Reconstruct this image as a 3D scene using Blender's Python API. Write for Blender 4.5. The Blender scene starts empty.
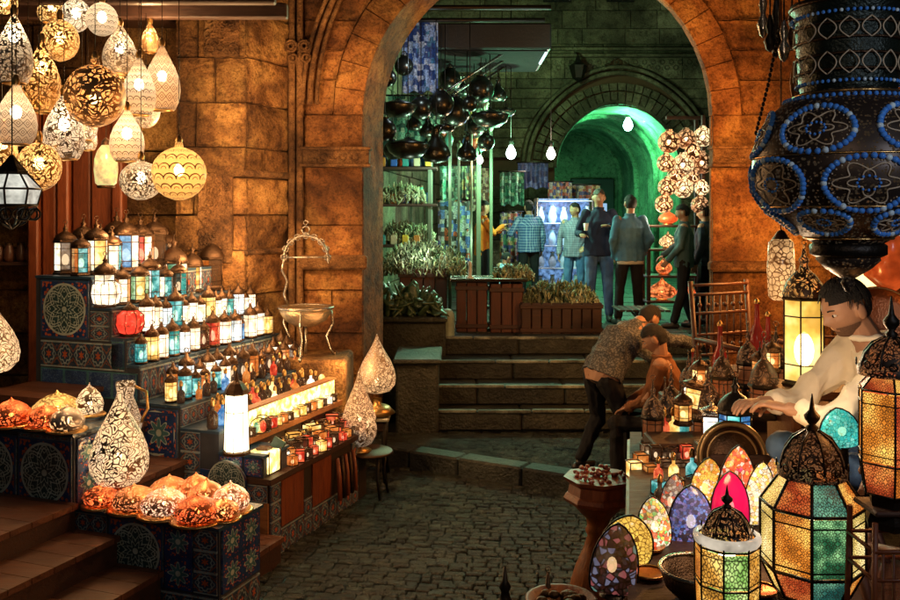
import bpy, bmesh, math, random
from mathutils import Vector, Matrix, noise
PI = math.pi; R = math.radians
rng = random.Random(11)
scene = bpy.context.scene
COL = scene.collection
EYE = 2.45                      # camera height over the lower paving

def W(px, py, d):               # a point seen at photo pixel (px, py) and d metres away
    return Vector(((px-450)/900*d, d, EYE-(py-215)/900*d))

# ------------------------------------------------------------------ mesh builder
class MB:
    def __init__(s):
        s.v = []; s.f = []; s.uv = []; s.mi = []; s.sm = []; s.m = 0; s.T = Matrix.Identity(4)
    def V(s, *ps):
        i = len(s.v)
        for p in ps: s.v.append(s.T @ Vector(p))
        return i
    def F(s, idx, uv=None, smooth=False):
        s.f.append(tuple(idx)); s.uv.append(uv or [(0, 0), (1, 0), (1, 1), (0, 1)][:len(idx)] + [(0, 0)]*max(0, len(idx)-4))
        s.mi.append(s.m); s.sm.append(smooth)
    def box(s, c, d, rot=0, uvs=(1, 1), M=None):
        x, y, z = d[0]/2, d[1]/2, d[2]/2
        Rm = M if M is not None else Matrix.Rotation(rot, 3, 'Z')
        c = Vector(c)
        P = [c + Rm @ Vector(p) for p in ((-x,-y,-z),(x,-y,-z),(x,y,-z),(-x,y,-z),(-x,-y,z),(x,-y,z),(x,y,z),(-x,y,z))]
        i = s.V(*P); a, b = uvs
        U = [(0,0),(a,0),(a,b),(0,b)]
        for q in ((0,1,5,4),(1,2,6,5),(2,3,7,6),(3,0,4,7),(4,5,6,7),(3,2,1,0)):
            s.F([i+k for k in q], U)
        return s
    def bbox(s, c, d, bev=.01, rot=0):          # box with chamfered edges
        x, y, z = d[0]/2, d[1]/2, d[2]/2; b = min(bev, x*.9, y*.9, z*.9)
        Rm = Matrix.Rotation(rot, 3, 'Z'); c = Vector(c)
        idx = {}
        for sx in (-1, 1):
            for sy in (-1, 1):
                for sz in (-1, 1):
                    for ax in range(3):
                        p = [sx*(x-b), sy*(y-b), sz*(z-b)]; p[ax] = (sx*x, sy*y, sz*z)[ax]
                        idx[(sx, sy, sz, ax)] = s.V(c + Rm @ Vector(p))
        def q(*k): s.F([idx[t] for t in k], [(0,0),(1,0),(1,1),(0,1)][:len(k)])
        for sg in (-1, 1):
            q((sg,-1,-1,0),(sg,1,-1,0),(sg,1,1,0),(sg,-1,1,0)) if sg > 0 else q((sg,-1,-1,0),(sg,-1,1,0),(sg,1,1,0),(sg,1,-1,0))
            q((-1,sg,-1,1),(-1,sg,1,1),(1,sg,1,1),(1,sg,-1,1)) if sg > 0 else q((-1,sg,-1,1),(1,sg,-1,1),(1,sg,1,1),(-1,sg,1,1))
            q((-1,-1,sg,2),(1,-1,sg,2),(1,1,sg,2),(-1,1,sg,2)) if sg > 0 else q((-1,-1,sg,2),(-1,1,sg,2),(1,1,sg,2),(1,-1,sg,2))
        for a in (-1, 1):
            for b_ in (-1, 1):
                q((a,b_,-1,0),(a,b_,1,0),(a,b_,1,1),(a,b_,-1,1))
                q((a,-1,b_,0),(a,1,b_,0),(a,1,b_,2),(a,-1,b_,2))
                q((-1,a,b_,1),(1,a,b_,1),(1,a,b_,2),(-1,a,b_,2))
                for c_ in (-1, 1): q((a,b_,c_,0),(a,b_,c_,1),(a,b_,c_,2))
        return s
    def lathe(s, prof, seg=20, c=(0, 0, 0), smooth=True, M=None, rot=0, uvn=1):
        c = Vector(c); n = len(prof); base = []
        for (r, z) in prof:
            ring = []
            for k in range(seg):
                a = 2*PI*k/seg + rot
                p = Vector((max(r, 1e-4)*math.cos(a), max(r, 1e-4)*math.sin(a), z))
                if M is not None: p = M @ p
                ring.append(s.V(c+p))
            base.append(ring)
        L = [0]
        for j in range(1, n): L.append(L[-1]+math.hypot(prof[j][0]-prof[j-1][0], prof[j][1]-prof[j-1][1]))
        t = L[-1] or 1
        for j in range(n-1):
            for k in range(seg):
                k2 = (k+1) % seg; u0, u1 = k/seg*uvn, (k+1)/seg*uvn
                s.F((base[j][k], base[j][k2], base[j+1][k2], base[j+1][k]), [(u0, L[j]/t), (u1, L[j]/t), (u1, L[j+1]/t), (u0, L[j+1]/t)], smooth)
        return s
    def tube(s, pts, r, seg=6, r2=None, cap=True):
        n = len(pts); rr = [r]*n if not isinstance(r, (list, tuple)) else list(r)
        if r2 is not None: rr = [r+(r2-r)*k/max(1, n-1) for k in range(n)]
        return s.loft(pts, [(q, q) for q in rr], seg=seg, cap=cap)
    def loft(s, pts, rad, side=None, seg=10, cap=True):
        pts = [Vector(p) for p in pts]; n = len(pts); rings = []
        sd = Vector(side) if side is not None else None
        for j in range(n):
            t = (pts[min(j+1, n-1)]-pts[max(j-1, 0)])
            t = t.normalized() if t.length > 1e-7 else Vector((0, 0, 1))
            if sd is None:
                sd = Vector((1, 0, 0)) if abs(t.x) < .9 else Vector((0, 1, 0))
            a = (sd - t*sd.dot(t)).normalized(); b = t.cross(a)
            if side is None: sd = a
            rings.append([s.V(pts[j] + a*rad[j][0]*math.cos(2*PI*k/seg) + b*rad[j][1]*math.sin(2*PI*k/seg)) for k in range(seg)])
        for j in range(n-1):
            for k in range(seg):
                k2 = (k+1) % seg
                s.F((rings[j][k], rings[j][k2], rings[j+1][k2], rings[j+1][k]), [(k/seg, j/n), ((k+1)/seg, j/n), ((k+1)/seg, (j+1)/n), (k/seg, (j+1)/n)], True)
        if cap:
            s.F(rings[0][::-1]); s.F(rings[-1])
        return s
    def limb(s, pts, rad, seg=10):              # rounded ends
        pts = [Vector(p) for p in pts]
        s.loft(pts, [(q, q) for q in rad], seg=seg)
        for p, q in ((pts[0], rad[0]), (pts[-1], rad[-1])): s.ell(p, (q, q, q), seg=seg)
        for p, q in list(zip(pts, rad))[1:-1]: s.ell(p, (q*1.0, q*1.0, q*1.0), seg=seg)
    def ell(s, c, r, M=None, seg=12, rows=8):
        c = Vector(c); g = []
        for j in range(rows+1):
            ph = PI*j/rows - PI/2; ring = []
            if j in (0, rows):
                p = Vector((0, 0, r[2]*math.sin(ph)))
                ring = [s.V(c+(M @ p if M is not None else p))]*seg
            else:
                for k in range(seg):
                    a = 2*PI*k/seg
                    p = Vector((r[0]*math.cos(ph)*math.cos(a), r[1]*math.cos(ph)*math.sin(a), r[2]*math.sin(ph)))
                    ring.append(s.V(c+(M @ p if M is not None else p)))
            g.append(ring)
        for j in range(rows):
            for k in range(seg):
                k2 = (k+1) % seg; q = [g[j][k], g[j][k2], g[j+1][k2], g[j+1][k]]
                uv = [(k/seg, j/rows), ((k+1)/seg, j/rows), ((k+1)/seg, (j+1)/rows), (k/seg, (j+1)/rows)]
                if j == 0: q = [q[0], q[2], q[3]]; uv = [uv[0], uv[2], uv[3]]
                elif j == rows-1: q = q[:3]; uv = uv[:3]
                s.F(q, uv, True)
        return s
    def prism(s, poly, z0, z1, uvs=1):          # poly: list of (x, y), counter-clockwise
        n = len(poly); i = s.V(*[(x, y, z0) for x, y in poly]); j = s.V(*[(x, y, z1) for x, y in poly])
        s.F([i+k for k in range(n)][::-1]); s.F([j+k for k in range(n)])
        for k in range(n):
            k2 = (k+1) % n; s.F((i+k, i+k2, j+k2, j+k))
        return s
    def quad(s, a, b, c, d, uv=None):
        i = s.V(a, b, c, d); s.F((i, i+1, i+2, i+3), uv); return s
    def ring(s, c, R_, r, seg=24, s2=6, M=None, arc=2*PI, a0=0):
        c = Vector(c); pts = []
        n = seg if arc >= 2*PI-1e-4 else seg+1
        for k in range(n):
            a = a0+arc*k/seg; p = Vector((math.cos(a)*R_, 0, math.sin(a)*R_))
            pts.append(c+(M @ p if M is not None else p))
        if arc >= 2*PI-1e-4: pts += pts[:1]
        return s.tube(pts, r, s2, cap=arc < 2*PI-1e-4)
    def mesh(s, name, mats):
        me = bpy.data.meshes.new(name); me.from_pydata([tuple(p) for p in s.v], [], s.f)
        uvl = me.uv_layers.new(name='UVMap'); k = 0
        flat = []
        for u in s.uv:
            for q in u: flat += [q[0], q[1]]
        uvl.data.foreach_set('uv', flat)
        me.polygons.foreach_set('material_index', s.mi); me.polygons.foreach_set('use_smooth', s.sm)
        for m in (mats if isinstance(mats, (list, tuple)) else [mats]): me.materials.append(m)
        me.update(); return me
    def build(s, name, mats, parent=None, loc=(0, 0, 0)):
        o = bpy.data.objects.new(name, s.mesh(name, mats)); COL.objects.link(o); o.location = loc
        if parent is not None: o.parent = parent
        return o

def meta(o, label=None, cat=None, group=None, kind=None):
    if label: o['label'] = label
    if cat: o['category'] = cat
    if group: o['group'] = group
    if kind: o['kind'] = kind
    return o
def empty(name, loc, label, cat, group=None, rz=0, sc=1):
    o = bpy.data.objects.new(name, None); COL.objects.link(o); o.location = loc; o.rotation_euler = (0, 0, rz)
    o.scale = (sc, sc, sc) if not isinstance(sc, (tuple, list)) else sc
    o.empty_display_size = .05
    return meta(o, label, cat, group)
def copy_tree(o, parent=None):
    c = o.copy(); COL.objects.link(c)
    if parent is not None: c.parent = parent
    for ch in [x for x in o.children]: copy_tree(ch, c)
    return c
def place(proto, loc, label, rz=0, sc=1, mats=None, group=None):
    """first call uses the prototype itself, later calls copy it"""
    if proto.get('_used') is None: o = proto; proto['_used'] = 1
    else: o = copy_tree(proto)
    o.location = loc; o.rotation_euler = (0, 0, rz); o.scale = (sc, sc, sc) if not isinstance(sc, (tuple, list)) else sc
    o['label'] = label
    if group: o['group'] = group
    if mats:
        for ch in o.children:
            k = ch.name.split('.')[0]
            if k in mats:
                ml = mats[k] if isinstance(mats[k], (list, tuple)) else [mats[k]]
                for i, sl in enumerate(ch.material_slots):
                    sl.link = 'OBJECT'; sl.material = ml[i % len(ml)]
    return o
ORD = ['first','second','third','fourth','fifth','sixth','seventh','eighth','ninth','tenth','eleventh','twelfth','thirteenth','fourteenth','fifteenth','sixteenth','seventeenth','eighteenth','nineteenth','twentieth']

# ------------------------------------------------------------------ materials
def nd(nt, t, P=None, **ins):
    n = nt.nodes.new('ShaderNode'+t)
    for k, v in (P or {}).items(): setattr(n, k, v)
    for k, v in ins.items():
        sock = n.inputs[int(k[1:])] if k[0] == 'i' and k[1:].isdigit() else n.inputs[k.replace('_', ' ')]
        if isinstance(v, bpy.types.NodeSocket): nt.links.new(v, sock)
        elif isinstance(v, bpy.types.Node): nt.links.new(v.outputs[0], sock)
        else:
            if isinstance(v, (tuple, list)) and len(v) == 3 and sock.type == 'RGBA': v = (*v, 1)
            sock.default_value = v
    return n
def M_(nt, op, a, b=0.0, c=0.0): return nd(nt, 'Math', {'operation': op}, i0=a, i1=b, i2=c)
def ramp(nt, fac, stops, interp='LINEAR'):
    n = nd(nt, 'ValToRGB', None, i0=fac); cr = n.color_ramp; cr.interpolation = interp
    while len(cr.elements) < len(stops): cr.elements.new(.5)
    for e, (p, c) in zip(cr.elements, stops):
        e.position = p; e.color = (*c, 1) if not isinstance(c, (int, float)) else (c, c, c, 1)
    return n
def mixc(nt, f, a, b, bt='MIX'):
    n = nt.nodes.new('ShaderNodeMix'); n.data_type = 'RGBA'; n.blend_type = bt
    for s_, v in ((n.inputs[0], f), (n.inputs[6], a), (n.inputs[7], b)):
        if isinstance(v, bpy.types.NodeSocket): nt.links.new(v, s_)
        elif isinstance(v, bpy.types.Node): nt.links.new(v.outputs[0], s_)
        else: s_.default_value = (*v, 1) if isinstance(v, (tuple, list)) and len(v) == 3 else v
    return n.outputs[2]
def new(name):
    m = bpy.data.materials.new(name); m.use_nodes = True; nt = m.node_tree
    return m, nt, nt.nodes['Principled BSDF'], nt.nodes['Material Output']
def link(nt, a, b): nt.links.new(a.outputs[0] if isinstance(a, bpy.types.Node) else a, b)
CACHE = {}
def plain(name, col, rough=.6, metal=0, var=.25, sc=8, bump=.15, spec=.5):
    if name in CACHE: return CACHE[name]
    m, nt, b, o = new(name); tc = nd(nt, 'TexCoord')
    nz = nd(nt, 'TexNoise', None, Vector=tc.outputs['Object'], Scale=sc, Detail=5)
    c = mixc(nt, nz.outputs[0], tuple(x*(1-var) for x in col), tuple(min(1, x*(1+var)) for x in col))
    link(nt, c, b.inputs['Base Color']); b.inputs['Roughness'].default_value = rough; b.inputs['Metallic'].default_value = metal
    b.inputs['Specular IOR Level'].default_value = spec
    if bump:
        bp = nd(nt, 'Bump', None, Strength=bump, Distance=.02, Height=nd(nt, 'TexNoise', None, Vector=tc.outputs['Object'], Scale=sc*4, Detail=4).outputs[0])
        link(nt, bp, b.inputs['Normal'])
    CACHE[name] = m; return m
def stone(name, dark, mid, light, sc=1.6, bump=.6, rough=.85, isl=.5, spec=.3):
    m, nt, b, o = new(name); tc = nd(nt, 'TexCoord'); P = tc.outputs['Object']
    geo = nd(nt, 'NewGeometry')
    n1 = nd(nt, 'TexNoise', None, Vector=P, Scale=sc, Detail=8, Roughness=.65, Distortion=.6)
    n2 = nd(nt, 'TexNoise', None, Vector=P, Scale=sc*7, Detail=6, Roughness=.7)
    n3 = nd(nt, 'TexVoronoi', {'feature': 'F1'}, Vector=P, Scale=sc*16)
    n0 = nd(nt, 'TexNoise', None, Vector=P, Scale=sc*.55, Detail=4, Roughness=.6, Distortion=.4)
    c0 = ramp(nt, n1.outputs[0], [(.34, dark), (.50, mid), (.66, light)])
    c = mixc(nt, ramp(nt, n0.outputs[0], [(.38, .78), (.56, 0)]).outputs[0], c0.outputs[0], tuple(x*.35 for x in dark))
    rr = M_(nt, 'MULTIPLY_ADD', geo.outputs['Random Per Island'], isl, 1-isl*.6)
    hsv = nd(nt, 'HueSaturation', None, Value=rr, Color=c)
    pits = ramp(nt, n2.outputs[0], [(.36, (.35, .3, .26)), (.5, (1, 1, 1))])
    c2 = mixc(nt, .8, hsv.outputs[0], pits.outputs[0], 'MULTIPLY')
    n6 = nd(nt, 'TexNoise', None, Vector=P, Scale=sc*30, Detail=3, Roughness=.8)
    c2 = mixc(nt, .85, c2, ramp(nt, n6.outputs[0], [(.36, (.42, .38, .34)), (.52, (1, 1, 1))]).outputs[0], 'MULTIPLY')
    link(nt, c2, b.inputs['Base Color']); b.inputs['Roughness'].default_value = rough; b.inputs['Specular IOR Level'].default_value = spec
    n5 = nd(nt, 'TexNoise', None, Vector=P, Scale=sc*34, Detail=4, Roughness=.75)
    h = M_(nt, 'ADD', M_(nt, 'MULTIPLY_ADD', n5.outputs[0], .35, M_(nt, 'MULTIPLY', n2.outputs[0], .8)), M_(nt, 'MULTIPLY', n1.outputs[0], .9))
    h = M_(nt, 'ADD', h, M_(nt, 'MULTIPLY', n3.outputs[0], .25))
    bp = nd(nt, 'Bump', None, Strength=bump, Distance=.05, Height=h); link(nt, bp, b.inputs['Normal'])
    return m
def wood(name, c1, c2, rough=.5, ax='Z', sc=6):
    m, nt, b, o = new(name); tc = nd(nt, 'TexCoord')
    s_ = {'X': (1, 9, 9), 'Y': (9, 1, 9), 'Z': (9, 9, 1)}[ax]
    mp = nd(nt, 'Mapping', None, Vector=tc.outputs['Object'], Scale=s_)
    n1 = nd(nt, 'TexNoise', None, Vector=mp, Scale=sc*.6, Detail=7, Roughness=.7, Distortion=1.2)
    geo = nd(nt, 'NewGeometry')
    c = ramp(nt, n1.outputs[0], [(.3, c1), (.7, c2)])
    hs = nd(nt, 'HueSaturation', None, Value=M_(nt, 'MULTIPLY_ADD', geo.outputs['Random Per Island'], .6, .7), Color=c)
    link(nt, hs, b.inputs['Base Color'])
    rr = ramp(nt, n1.outputs[0], [(.3, rough*.8), (.7, min(1, rough*1.3))]); link(nt, rr, b.inputs['Roughness'])
    bp = nd(nt, 'Bump', None, Strength=.4, Distance=.01, Height=n1.outputs[0]); link(nt, bp, b.inputs['Normal'])
    return m
def no_light(m): m.cycles.emission_sampling = 'NONE'; return m
def bulb(name, col, s, sample=False):
    m, nt, b, o = new(name)
    b.inputs['Base Color'].default_value = (0, 0, 0, 1); b.inputs['Emission Color'].default_value = (*col, 1); b.inputs['Emission Strength'].default_value = s
    return m if sample else no_light(m)
def glass(name, col, s, edge=.45, sc=9, lace=0, lacecol=(.02, .01, .005), mosaic=None, lead=.06, core=None, sample=False, see=0, motif=None):
    """lit coloured glass: glows, with streaks, an optional lace of metal and an optional mosaic palette"""
    if name in CACHE: return CACHE[name]
    m, nt, b, o = new(name); tc = nd(nt, 'TexCoord'); P = tc.outputs['Object']; oi = nd(nt, 'ObjectInfo')
    off = nd(nt, 'VectorMath', {'operation': 'ADD'}, i0=P, i1=nd(nt, 'CombineXYZ', None, X=M_(nt, 'MULTIPLY', oi.outputs['Random'], 30)).outputs[0])
    n1 = nd(nt, 'TexNoise', None, Vector=off, Scale=sc, Detail=3, Roughness=.6)
    f = ramp(nt, n1.outputs[0], [(.35, edge), (.62, 1.25)])
    if mosaic:
        vo = nd(nt, 'TexVoronoi', {'feature': 'F1'}, Vector=off, Scale=mosaic[0])
        base = ramp(nt, vo.outputs['Color'], [(k/len(mosaic[1]), c) for k, c in enumerate(mosaic[1])], 'CONSTANT')
        ve = nd(nt, 'TexVoronoi', {'feature': 'DISTANCE_TO_EDGE'}, Vector=off, Scale=mosaic[0])
        ld = ramp(nt, ve.outputs['Distance'], [(lead*.6, .05), (lead, 1.0)])
        colr = mixc(nt, 1.0, base.outputs[0], ld.outputs[0], 'MULTIPLY')
    else:
        if core: colr = mixc(nt, ramp(nt, n1.outputs[0], [(.45, 0), (.7, 1)]).outputs[0], col, core)
        else: colr = mixc(nt, 0, col, col)
    colr = mixc(nt, 1.0, colr, f.outputs[0], 'MULTIPLY')
    if motif:       # cut-metal lattice of petalled circles laid out on the pane
        sx_ = nd(nt, 'SeparateXYZ', None, Vector=tc.outputs['UV'])
        x = M_(nt, 'SUBTRACT', M_(nt, 'FRACT', M_(nt, 'MULTIPLY', sx_.outputs[0], motif[0])), .5); y = M_(nt, 'SUBTRACT', M_(nt, 'FRACT', M_(nt, 'MULTIPLY', sx_.outputs[1], motif[1])), .5)
        r = M_(nt, 'SQRT', M_(nt, 'ADD', M_(nt, 'MULTIPLY', x, x), M_(nt, 'MULTIPLY', y, y))); th = M_(nt, 'ARCTAN2', y, x)
        pet = M_(nt, 'MULTIPLY', M_(nt, 'COSINE', M_(nt, 'MULTIPLY', th, 8)), .07)
        def nr(v, t, w): return M_(nt, 'LESS_THAN', M_(nt, 'ABSOLUTE', M_(nt, 'SUBTRACT', v, t)), w)
        k = M_(nt, 'MAXIMUM', nr(M_(nt, 'ADD', r, pet), .30, .045), M_(nt, 'MAXIMUM', nr(M_(nt, 'SUBTRACT', r, pet), .46, .045), nr(r, .13, .035)))
        k = M_(nt, 'MAXIMUM', k, nr(M_(nt, 'ADD', M_(nt, 'ABSOLUTE', x), M_(nt, 'ABSOLUTE', y)), .72, .05))
        colr = mixc(nt, M_(nt, 'MULTIPLY', k, .85), colr, lacecol)
    if lace:
        ve = nd(nt, 'TexVoronoi', {'feature': 'DISTANCE_TO_EDGE'}, Vector=off, Scale=lace)
        v2 = nd(nt, 'TexVoronoi', {'feature': 'F1'}, Vector=off, Scale=lace*2.1)
        k = M_(nt, 'MULTIPLY', ramp(nt, ve.outputs['Distance'], [(.05, 0), (.1, 1)]).outputs[0], ramp(nt, v2.outputs['Distance'], [(.12, .25), (.22, 1)]).outputs[0])
        colr = mixc(nt, k, lacecol, colr)
    link(nt, colr, b.inputs['Emission Color']); b.inputs['Emission Strength'].default_value = s
    b.inputs['Base Color'].default_value = (*[x*.25 for x in (col or (.5, .5, .5))], 1)
    b.inputs['Roughness'].default_value = .18
    bp = nd(nt, 'Bump', None, Strength=.3, Distance=.01, Height=n1.outputs[0]); link(nt, bp, b.inputs['Normal'])
    if see:
        tr = nd(nt, 'BsdfTransparent', None, Color=tuple(min(1, .35+.65*x) for x in (col or (1, 1, 1))))
        mx = nd(nt, 'MixShader', None, i0=see, i1=b, i2=tr); link(nt, mx, o.inputs['Surface'])
    if not sample: no_light(m)
    CACHE[name] = m; return m
def pierced(name, metal, hole, kind='arab', sc=10, em=.5, trans=.35, thick=.09, n=(12, 7), rough=.3):
    """sheet metal pierced with a pattern; the holes pass light from inside and carry a faint glow of their own"""
    if name in CACHE: return CACHE[name]
    m, nt, b, o = new(name); tc = nd(nt, 'TexCoord'); P = tc.outputs['Object']
    if kind == 'arab':
        nz = nd(nt, 'TexNoise', None, Vector=P, Scale=sc*.5, Detail=1)
        dv = nd(nt, 'VectorMath', {'operation': 'MULTIPLY_ADD'}, i0=nz.outputs['Color'], i1=(.12, .12, .12), i2=P)
        v1 = nd(nt, 'TexVoronoi', {'feature': 'DISTANCE_TO_EDGE'}, Vector=dv, Scale=sc)
        v2 = nd(nt, 'TexVoronoi', {'feature': 'F1'}, Vector=dv, Scale=sc)
        a = M_(nt, 'GREATER_THAN', v1.outputs['Distance'], thick)
        rg = M_(nt, 'ABSOLUTE', M_(nt, 'SUBTRACT', v2.outputs['Distance'], .33))
        a2 = M_(nt, 'GREATER_THAN', rg, .055)
        h = M_(nt, 'MULTIPLY', a, a2)
    elif kind == 'dots':
        v2 = nd(nt, 'TexVoronoi', {'feature': 'F1'}, Vector=P, Scale=sc, Randomness=.7)
        v3 = nd(nt, 'TexVoronoi', {'feature': 'DISTANCE_TO_EDGE'}, Vector=P, Scale=sc*.27)
        h = M_(nt, 'MULTIPLY', M_(nt, 'LESS_THAN', v2.outputs['Distance'], .42), M_(nt, 'GREATER_THAN', v3.outputs['Distance'], thick))
    else:
        uv = nd(nt, 'SeparateXYZ', None, Vector=tc.outputs['UV'])
        U = M_(nt, 'MULTIPLY', uv.outputs[0], n[0]); Vv = M_(nt, 'MULTIPLY', uv.outputs[1], n[1])
        row = M_(nt, 'FLOOR', Vv); fy = M_(nt, 'FRACT', Vv)
        U2 = M_(nt, 'ADD', U, M_(nt, 'MULTIPLY', M_(nt, 'MODULO', row, 2), .5))
        fx = M_(nt, 'SUBTRACT', M_(nt, 'FRACT', U2), .5)
        if kind == 'scale':
            dd = M_(nt, 'SQRT', M_(nt, 'ADD', M_(nt, 'MULTIPLY', fx, fx), M_(nt, 'MULTIPLY', M_(nt, 'MULTIPLY', fy, fy), .8)))
            h = M_(nt, 'GREATER_THAN', M_(nt, 'ABSOLUTE', M_(nt, 'SUBTRACT', dd, .52)), .055)
            h = M_(nt, 'MULTIPLY', h, M_(nt, 'GREATER_THAN', M_(nt, 'ABSOLUTE', M_(nt, 'SUBTRACT', dd, .22)), .03))
        else:   # diamonds
            dd = M_(nt, 'ADD', M_(nt, 'ABSOLUTE', fx), M_(nt, 'ABSOLUTE', M_(nt, 'SUBTRACT', fy, .5)))
            h = M_(nt, 'GREATER_THAN', M_(nt, 'ABSOLUTE', M_(nt, 'SUBTRACT', dd, .5)), .06)
            h = M_(nt, 'MULTIPLY', h, M_(nt, 'GREATER_THAN', M_(nt, 'ABSOLUTE', M_(nt, 'SUBTRACT', dd, .2)), .05))
    b.inputs['Base Color'].default_value = (*metal, 1); b.inputs['Metallic'].default_value = .6; b.inputs['Roughness'].default_value = rough+.1
    bp_ = nd(nt, 'Bump', None, Strength=.8, Distance=.006, Height=h); bp_.invert = True; link(nt, bp_, b.inputs['Normal'])
    tl = nd(nt, 'BsdfTranslucent', None, Color=hole); tr = nd(nt, 'BsdfTransparent', None, Color=hole)
    mx = nd(nt, 'MixShader', None, i0=trans, i1=tl, i2=tr)
    e = nd(nt, 'Emission', None, Color=hole, Strength=em)
    ad = nd(nt, 'AddShader', None, i0=mx, i1=e)
    fin = nd(nt, 'MixShader', None, i0=h, i1=b, i2=ad); link(nt, fin, o.inputs['Surface'])
    no_light(m); CACHE[name] = m; return m
def tile(name, kind):
    """glazed painted tile, one motif per 0-1 of the UVs"""
    if name in CACHE: return CACHE[name]
    m, nt, b, o = new(name); tc = nd(nt, 'TexCoord')
    s = nd(nt, 'SeparateXYZ', None, Vector=tc.outputs['UV'])
    x = M_(nt, 'SUBTRACT', M_(nt, 'FRACT', s.outputs[0]), .5); y = M_(nt, 'SUBTRACT', M_(nt, 'FRACT', s.outputs[1]), .5)
    r = M_(nt, 'SQRT', M_(nt, 'ADD', M_(nt, 'MULTIPLY', x, x), M_(nt, 'MULTIPLY', y, y)))
    th = M_(nt, 'ARCTAN2', y, x)
    navy = (.012, .04, .15); teal = (.05, .16, .19); pale = (.42, .5, .46); rust = (.45, .10, .03); gold = (.5, .35, .08); pale2 = (.24, .31, .32)
    def near(v, t, w): return M_(nt, 'LESS_THAN', M_(nt, 'ABSOLUTE', M_(nt, 'SUBTRACT', v, t)), w)
    if kind == 'medallion':
        pet = M_(nt, 'MULTIPLY', M_(nt, 'COSINE', M_(nt, 'MULTIPLY', th, 8)), .06)
        p1 = near(M_(nt, 'ADD', r, pet), .24, .012); p2 = near(M_(nt, 'SUBTRACT', r, pet), .30, .012); p3 = near(M_(nt, 'ADD', r, M_(nt, 'MULTIPLY', pet, .6)), .12, .012)
        p4 = near(M_(nt, 'SUBTRACT', r, M_(nt, 'MULTIPLY', pet, .8)), .36, .01)
        ln = M_(nt, 'MAXIMUM', M_(nt, 'MAXIMUM', p1, p2), M_(nt, 'MAXIMUM', p3, p4))
        p16 = M_(nt, 'MULTIPLY', M_(nt, 'COSINE', M_(nt, 'MULTIPLY', th, 16)), .035)
        for a_, b_ in ((.19, .009), (.33, .009), (.395, .008)): ln = M_(nt, 'MAXIMUM', ln, near(M_(nt, 'ADD', r, p16), a_, b_))
        ln = M_(nt, 'MAXIMUM', ln, M_(nt, 'LESS_THAN', r, .05))
        c = mixc(nt, ln, (.02, .06, .07), pale)
        c = mixc(nt, near(r, .43, .018), c, pale)
        vo = nd(nt, 'TexVoronoi', {'feature': 'F1'}, Vector=tc.outputs['UV'], Scale=17)
        corner = mixc(nt, M_(nt, 'LESS_THAN', vo.outputs['Distance'], .44), navy, rust)
        c = mixc(nt, M_(nt, 'GREATER_THAN', r, .45), c, corner)
        edge = M_(nt, 'GREATER_THAN', M_(nt, 'MAXIMUM', M_(nt, 'ABSOLUTE', x), M_(nt, 'ABSOLUTE', y)), .465)
        c = mixc(nt, edge, c, (.03, .07, .16))
    elif kind == 'border':
        pet = M_(nt, 'MULTIPLY', M_(nt, 'COSINE', M_(nt, 'MULTIPLY', th, 6)), .05)
        c = mixc(nt, M_(nt, 'MAXIMUM', near(M_(nt, 'ADD', r, pet), .30, .03), near(M_(nt, 'SUBTRACT', r, pet), .36, .018)), (.02, .05, .10), pale2)
        c = mixc(nt, near(M_(nt, 'ADD', M_(nt, 'ABSOLUTE', x), M_(nt, 'ABSOLUTE', y)), .62, .03), c, (.25, .08, .03))
        c = mixc(nt, M_(nt, 'LESS_THAN', M_(nt, 'ADD', r, pet), .12), c, rust)
        c = mixc(nt, M_(nt, 'GREATER_THAN', M_(nt, 'ABSOLUTE', y), .44), c, (.25, .33, .35))
        vo = nd(nt, 'TexVoronoi', {'feature': 'F1'}, Vector=tc.outputs['UV'], Scale=9)
        c = mixc(nt, M_(nt, 'MULTIPLY', M_(nt, 'LESS_THAN', vo.outputs['Distance'], .25), M_(nt, 'GREATER_THAN', r, .36)), c, (.3, .12, .06))
    elif kind == 'star':
        pet = M_(nt, 'MULTIPLY', M_(nt, 'COSINE', M_(nt, 'MULTIPLY', th, 8)), .09)
        st = M_(nt, 'LESS_THAN', M_(nt, 'SUBTRACT', r, pet), .26)
        vo = nd(nt, 'TexVoronoi', {'feature': 'F1'}, Vector=tc.outputs['UV'], Scale=11)
        bg = mixc(nt, M_(nt, 'LESS_THAN', vo.outputs['Distance'], .33), navy, rust)
        c = mixc(nt, st, bg, teal)
        c = mixc(nt, near(M_(nt, 'SUBTRACT', r, pet), .27, .02), c, pale)
        c = mixc(nt, M_(nt, 'LESS_THAN', r, .09), c, pale)
        c = mixc(nt, M_(nt, 'GREATER_THAN', M_(nt, 'MAXIMUM', M_(nt, 'ABSOLUTE', x), M_(nt, 'ABSOLUTE', y)), .45), c, navy)
    else:   # plain navy with pale swirls
        nz = nd(nt, 'TexNoise', None, Vector=tc.outputs['UV'], Scale=7, Detail=2, Distortion=1.5)
        c = mixc(nt, near(nz.outputs[0], .5, .02), (.015, .045, .16), (.12, .2, .33))
        c = mixc(nt, M_(nt, 'GREATER_THAN', M_(nt, 'MAXIMUM', M_(nt, 'ABSOLUTE', x), M_(nt, 'ABSOLUTE', y)), .45), c, teal)
    nz = nd(nt, 'TexNoise', None, Vector=tc.outputs['Object'], Scale=14, Detail=5)
    c = mixc(nt, .6, c, ramp(nt, nz.outputs[0], [(.3, (.45, .4, .35)), (.6, (1, 1, 1))]).outputs[0], 'MULTIPLY')
    link(nt, c, b.inputs['Base Color']); b.inputs['Roughness'].default_value = .32
    bp = nd(nt, 'Bump', None, Strength=.25, Distance=.01, Height=nz.outputs[0]); link(nt, bp, b.inputs['Normal'])
    CACHE[name] = m; return m
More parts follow.
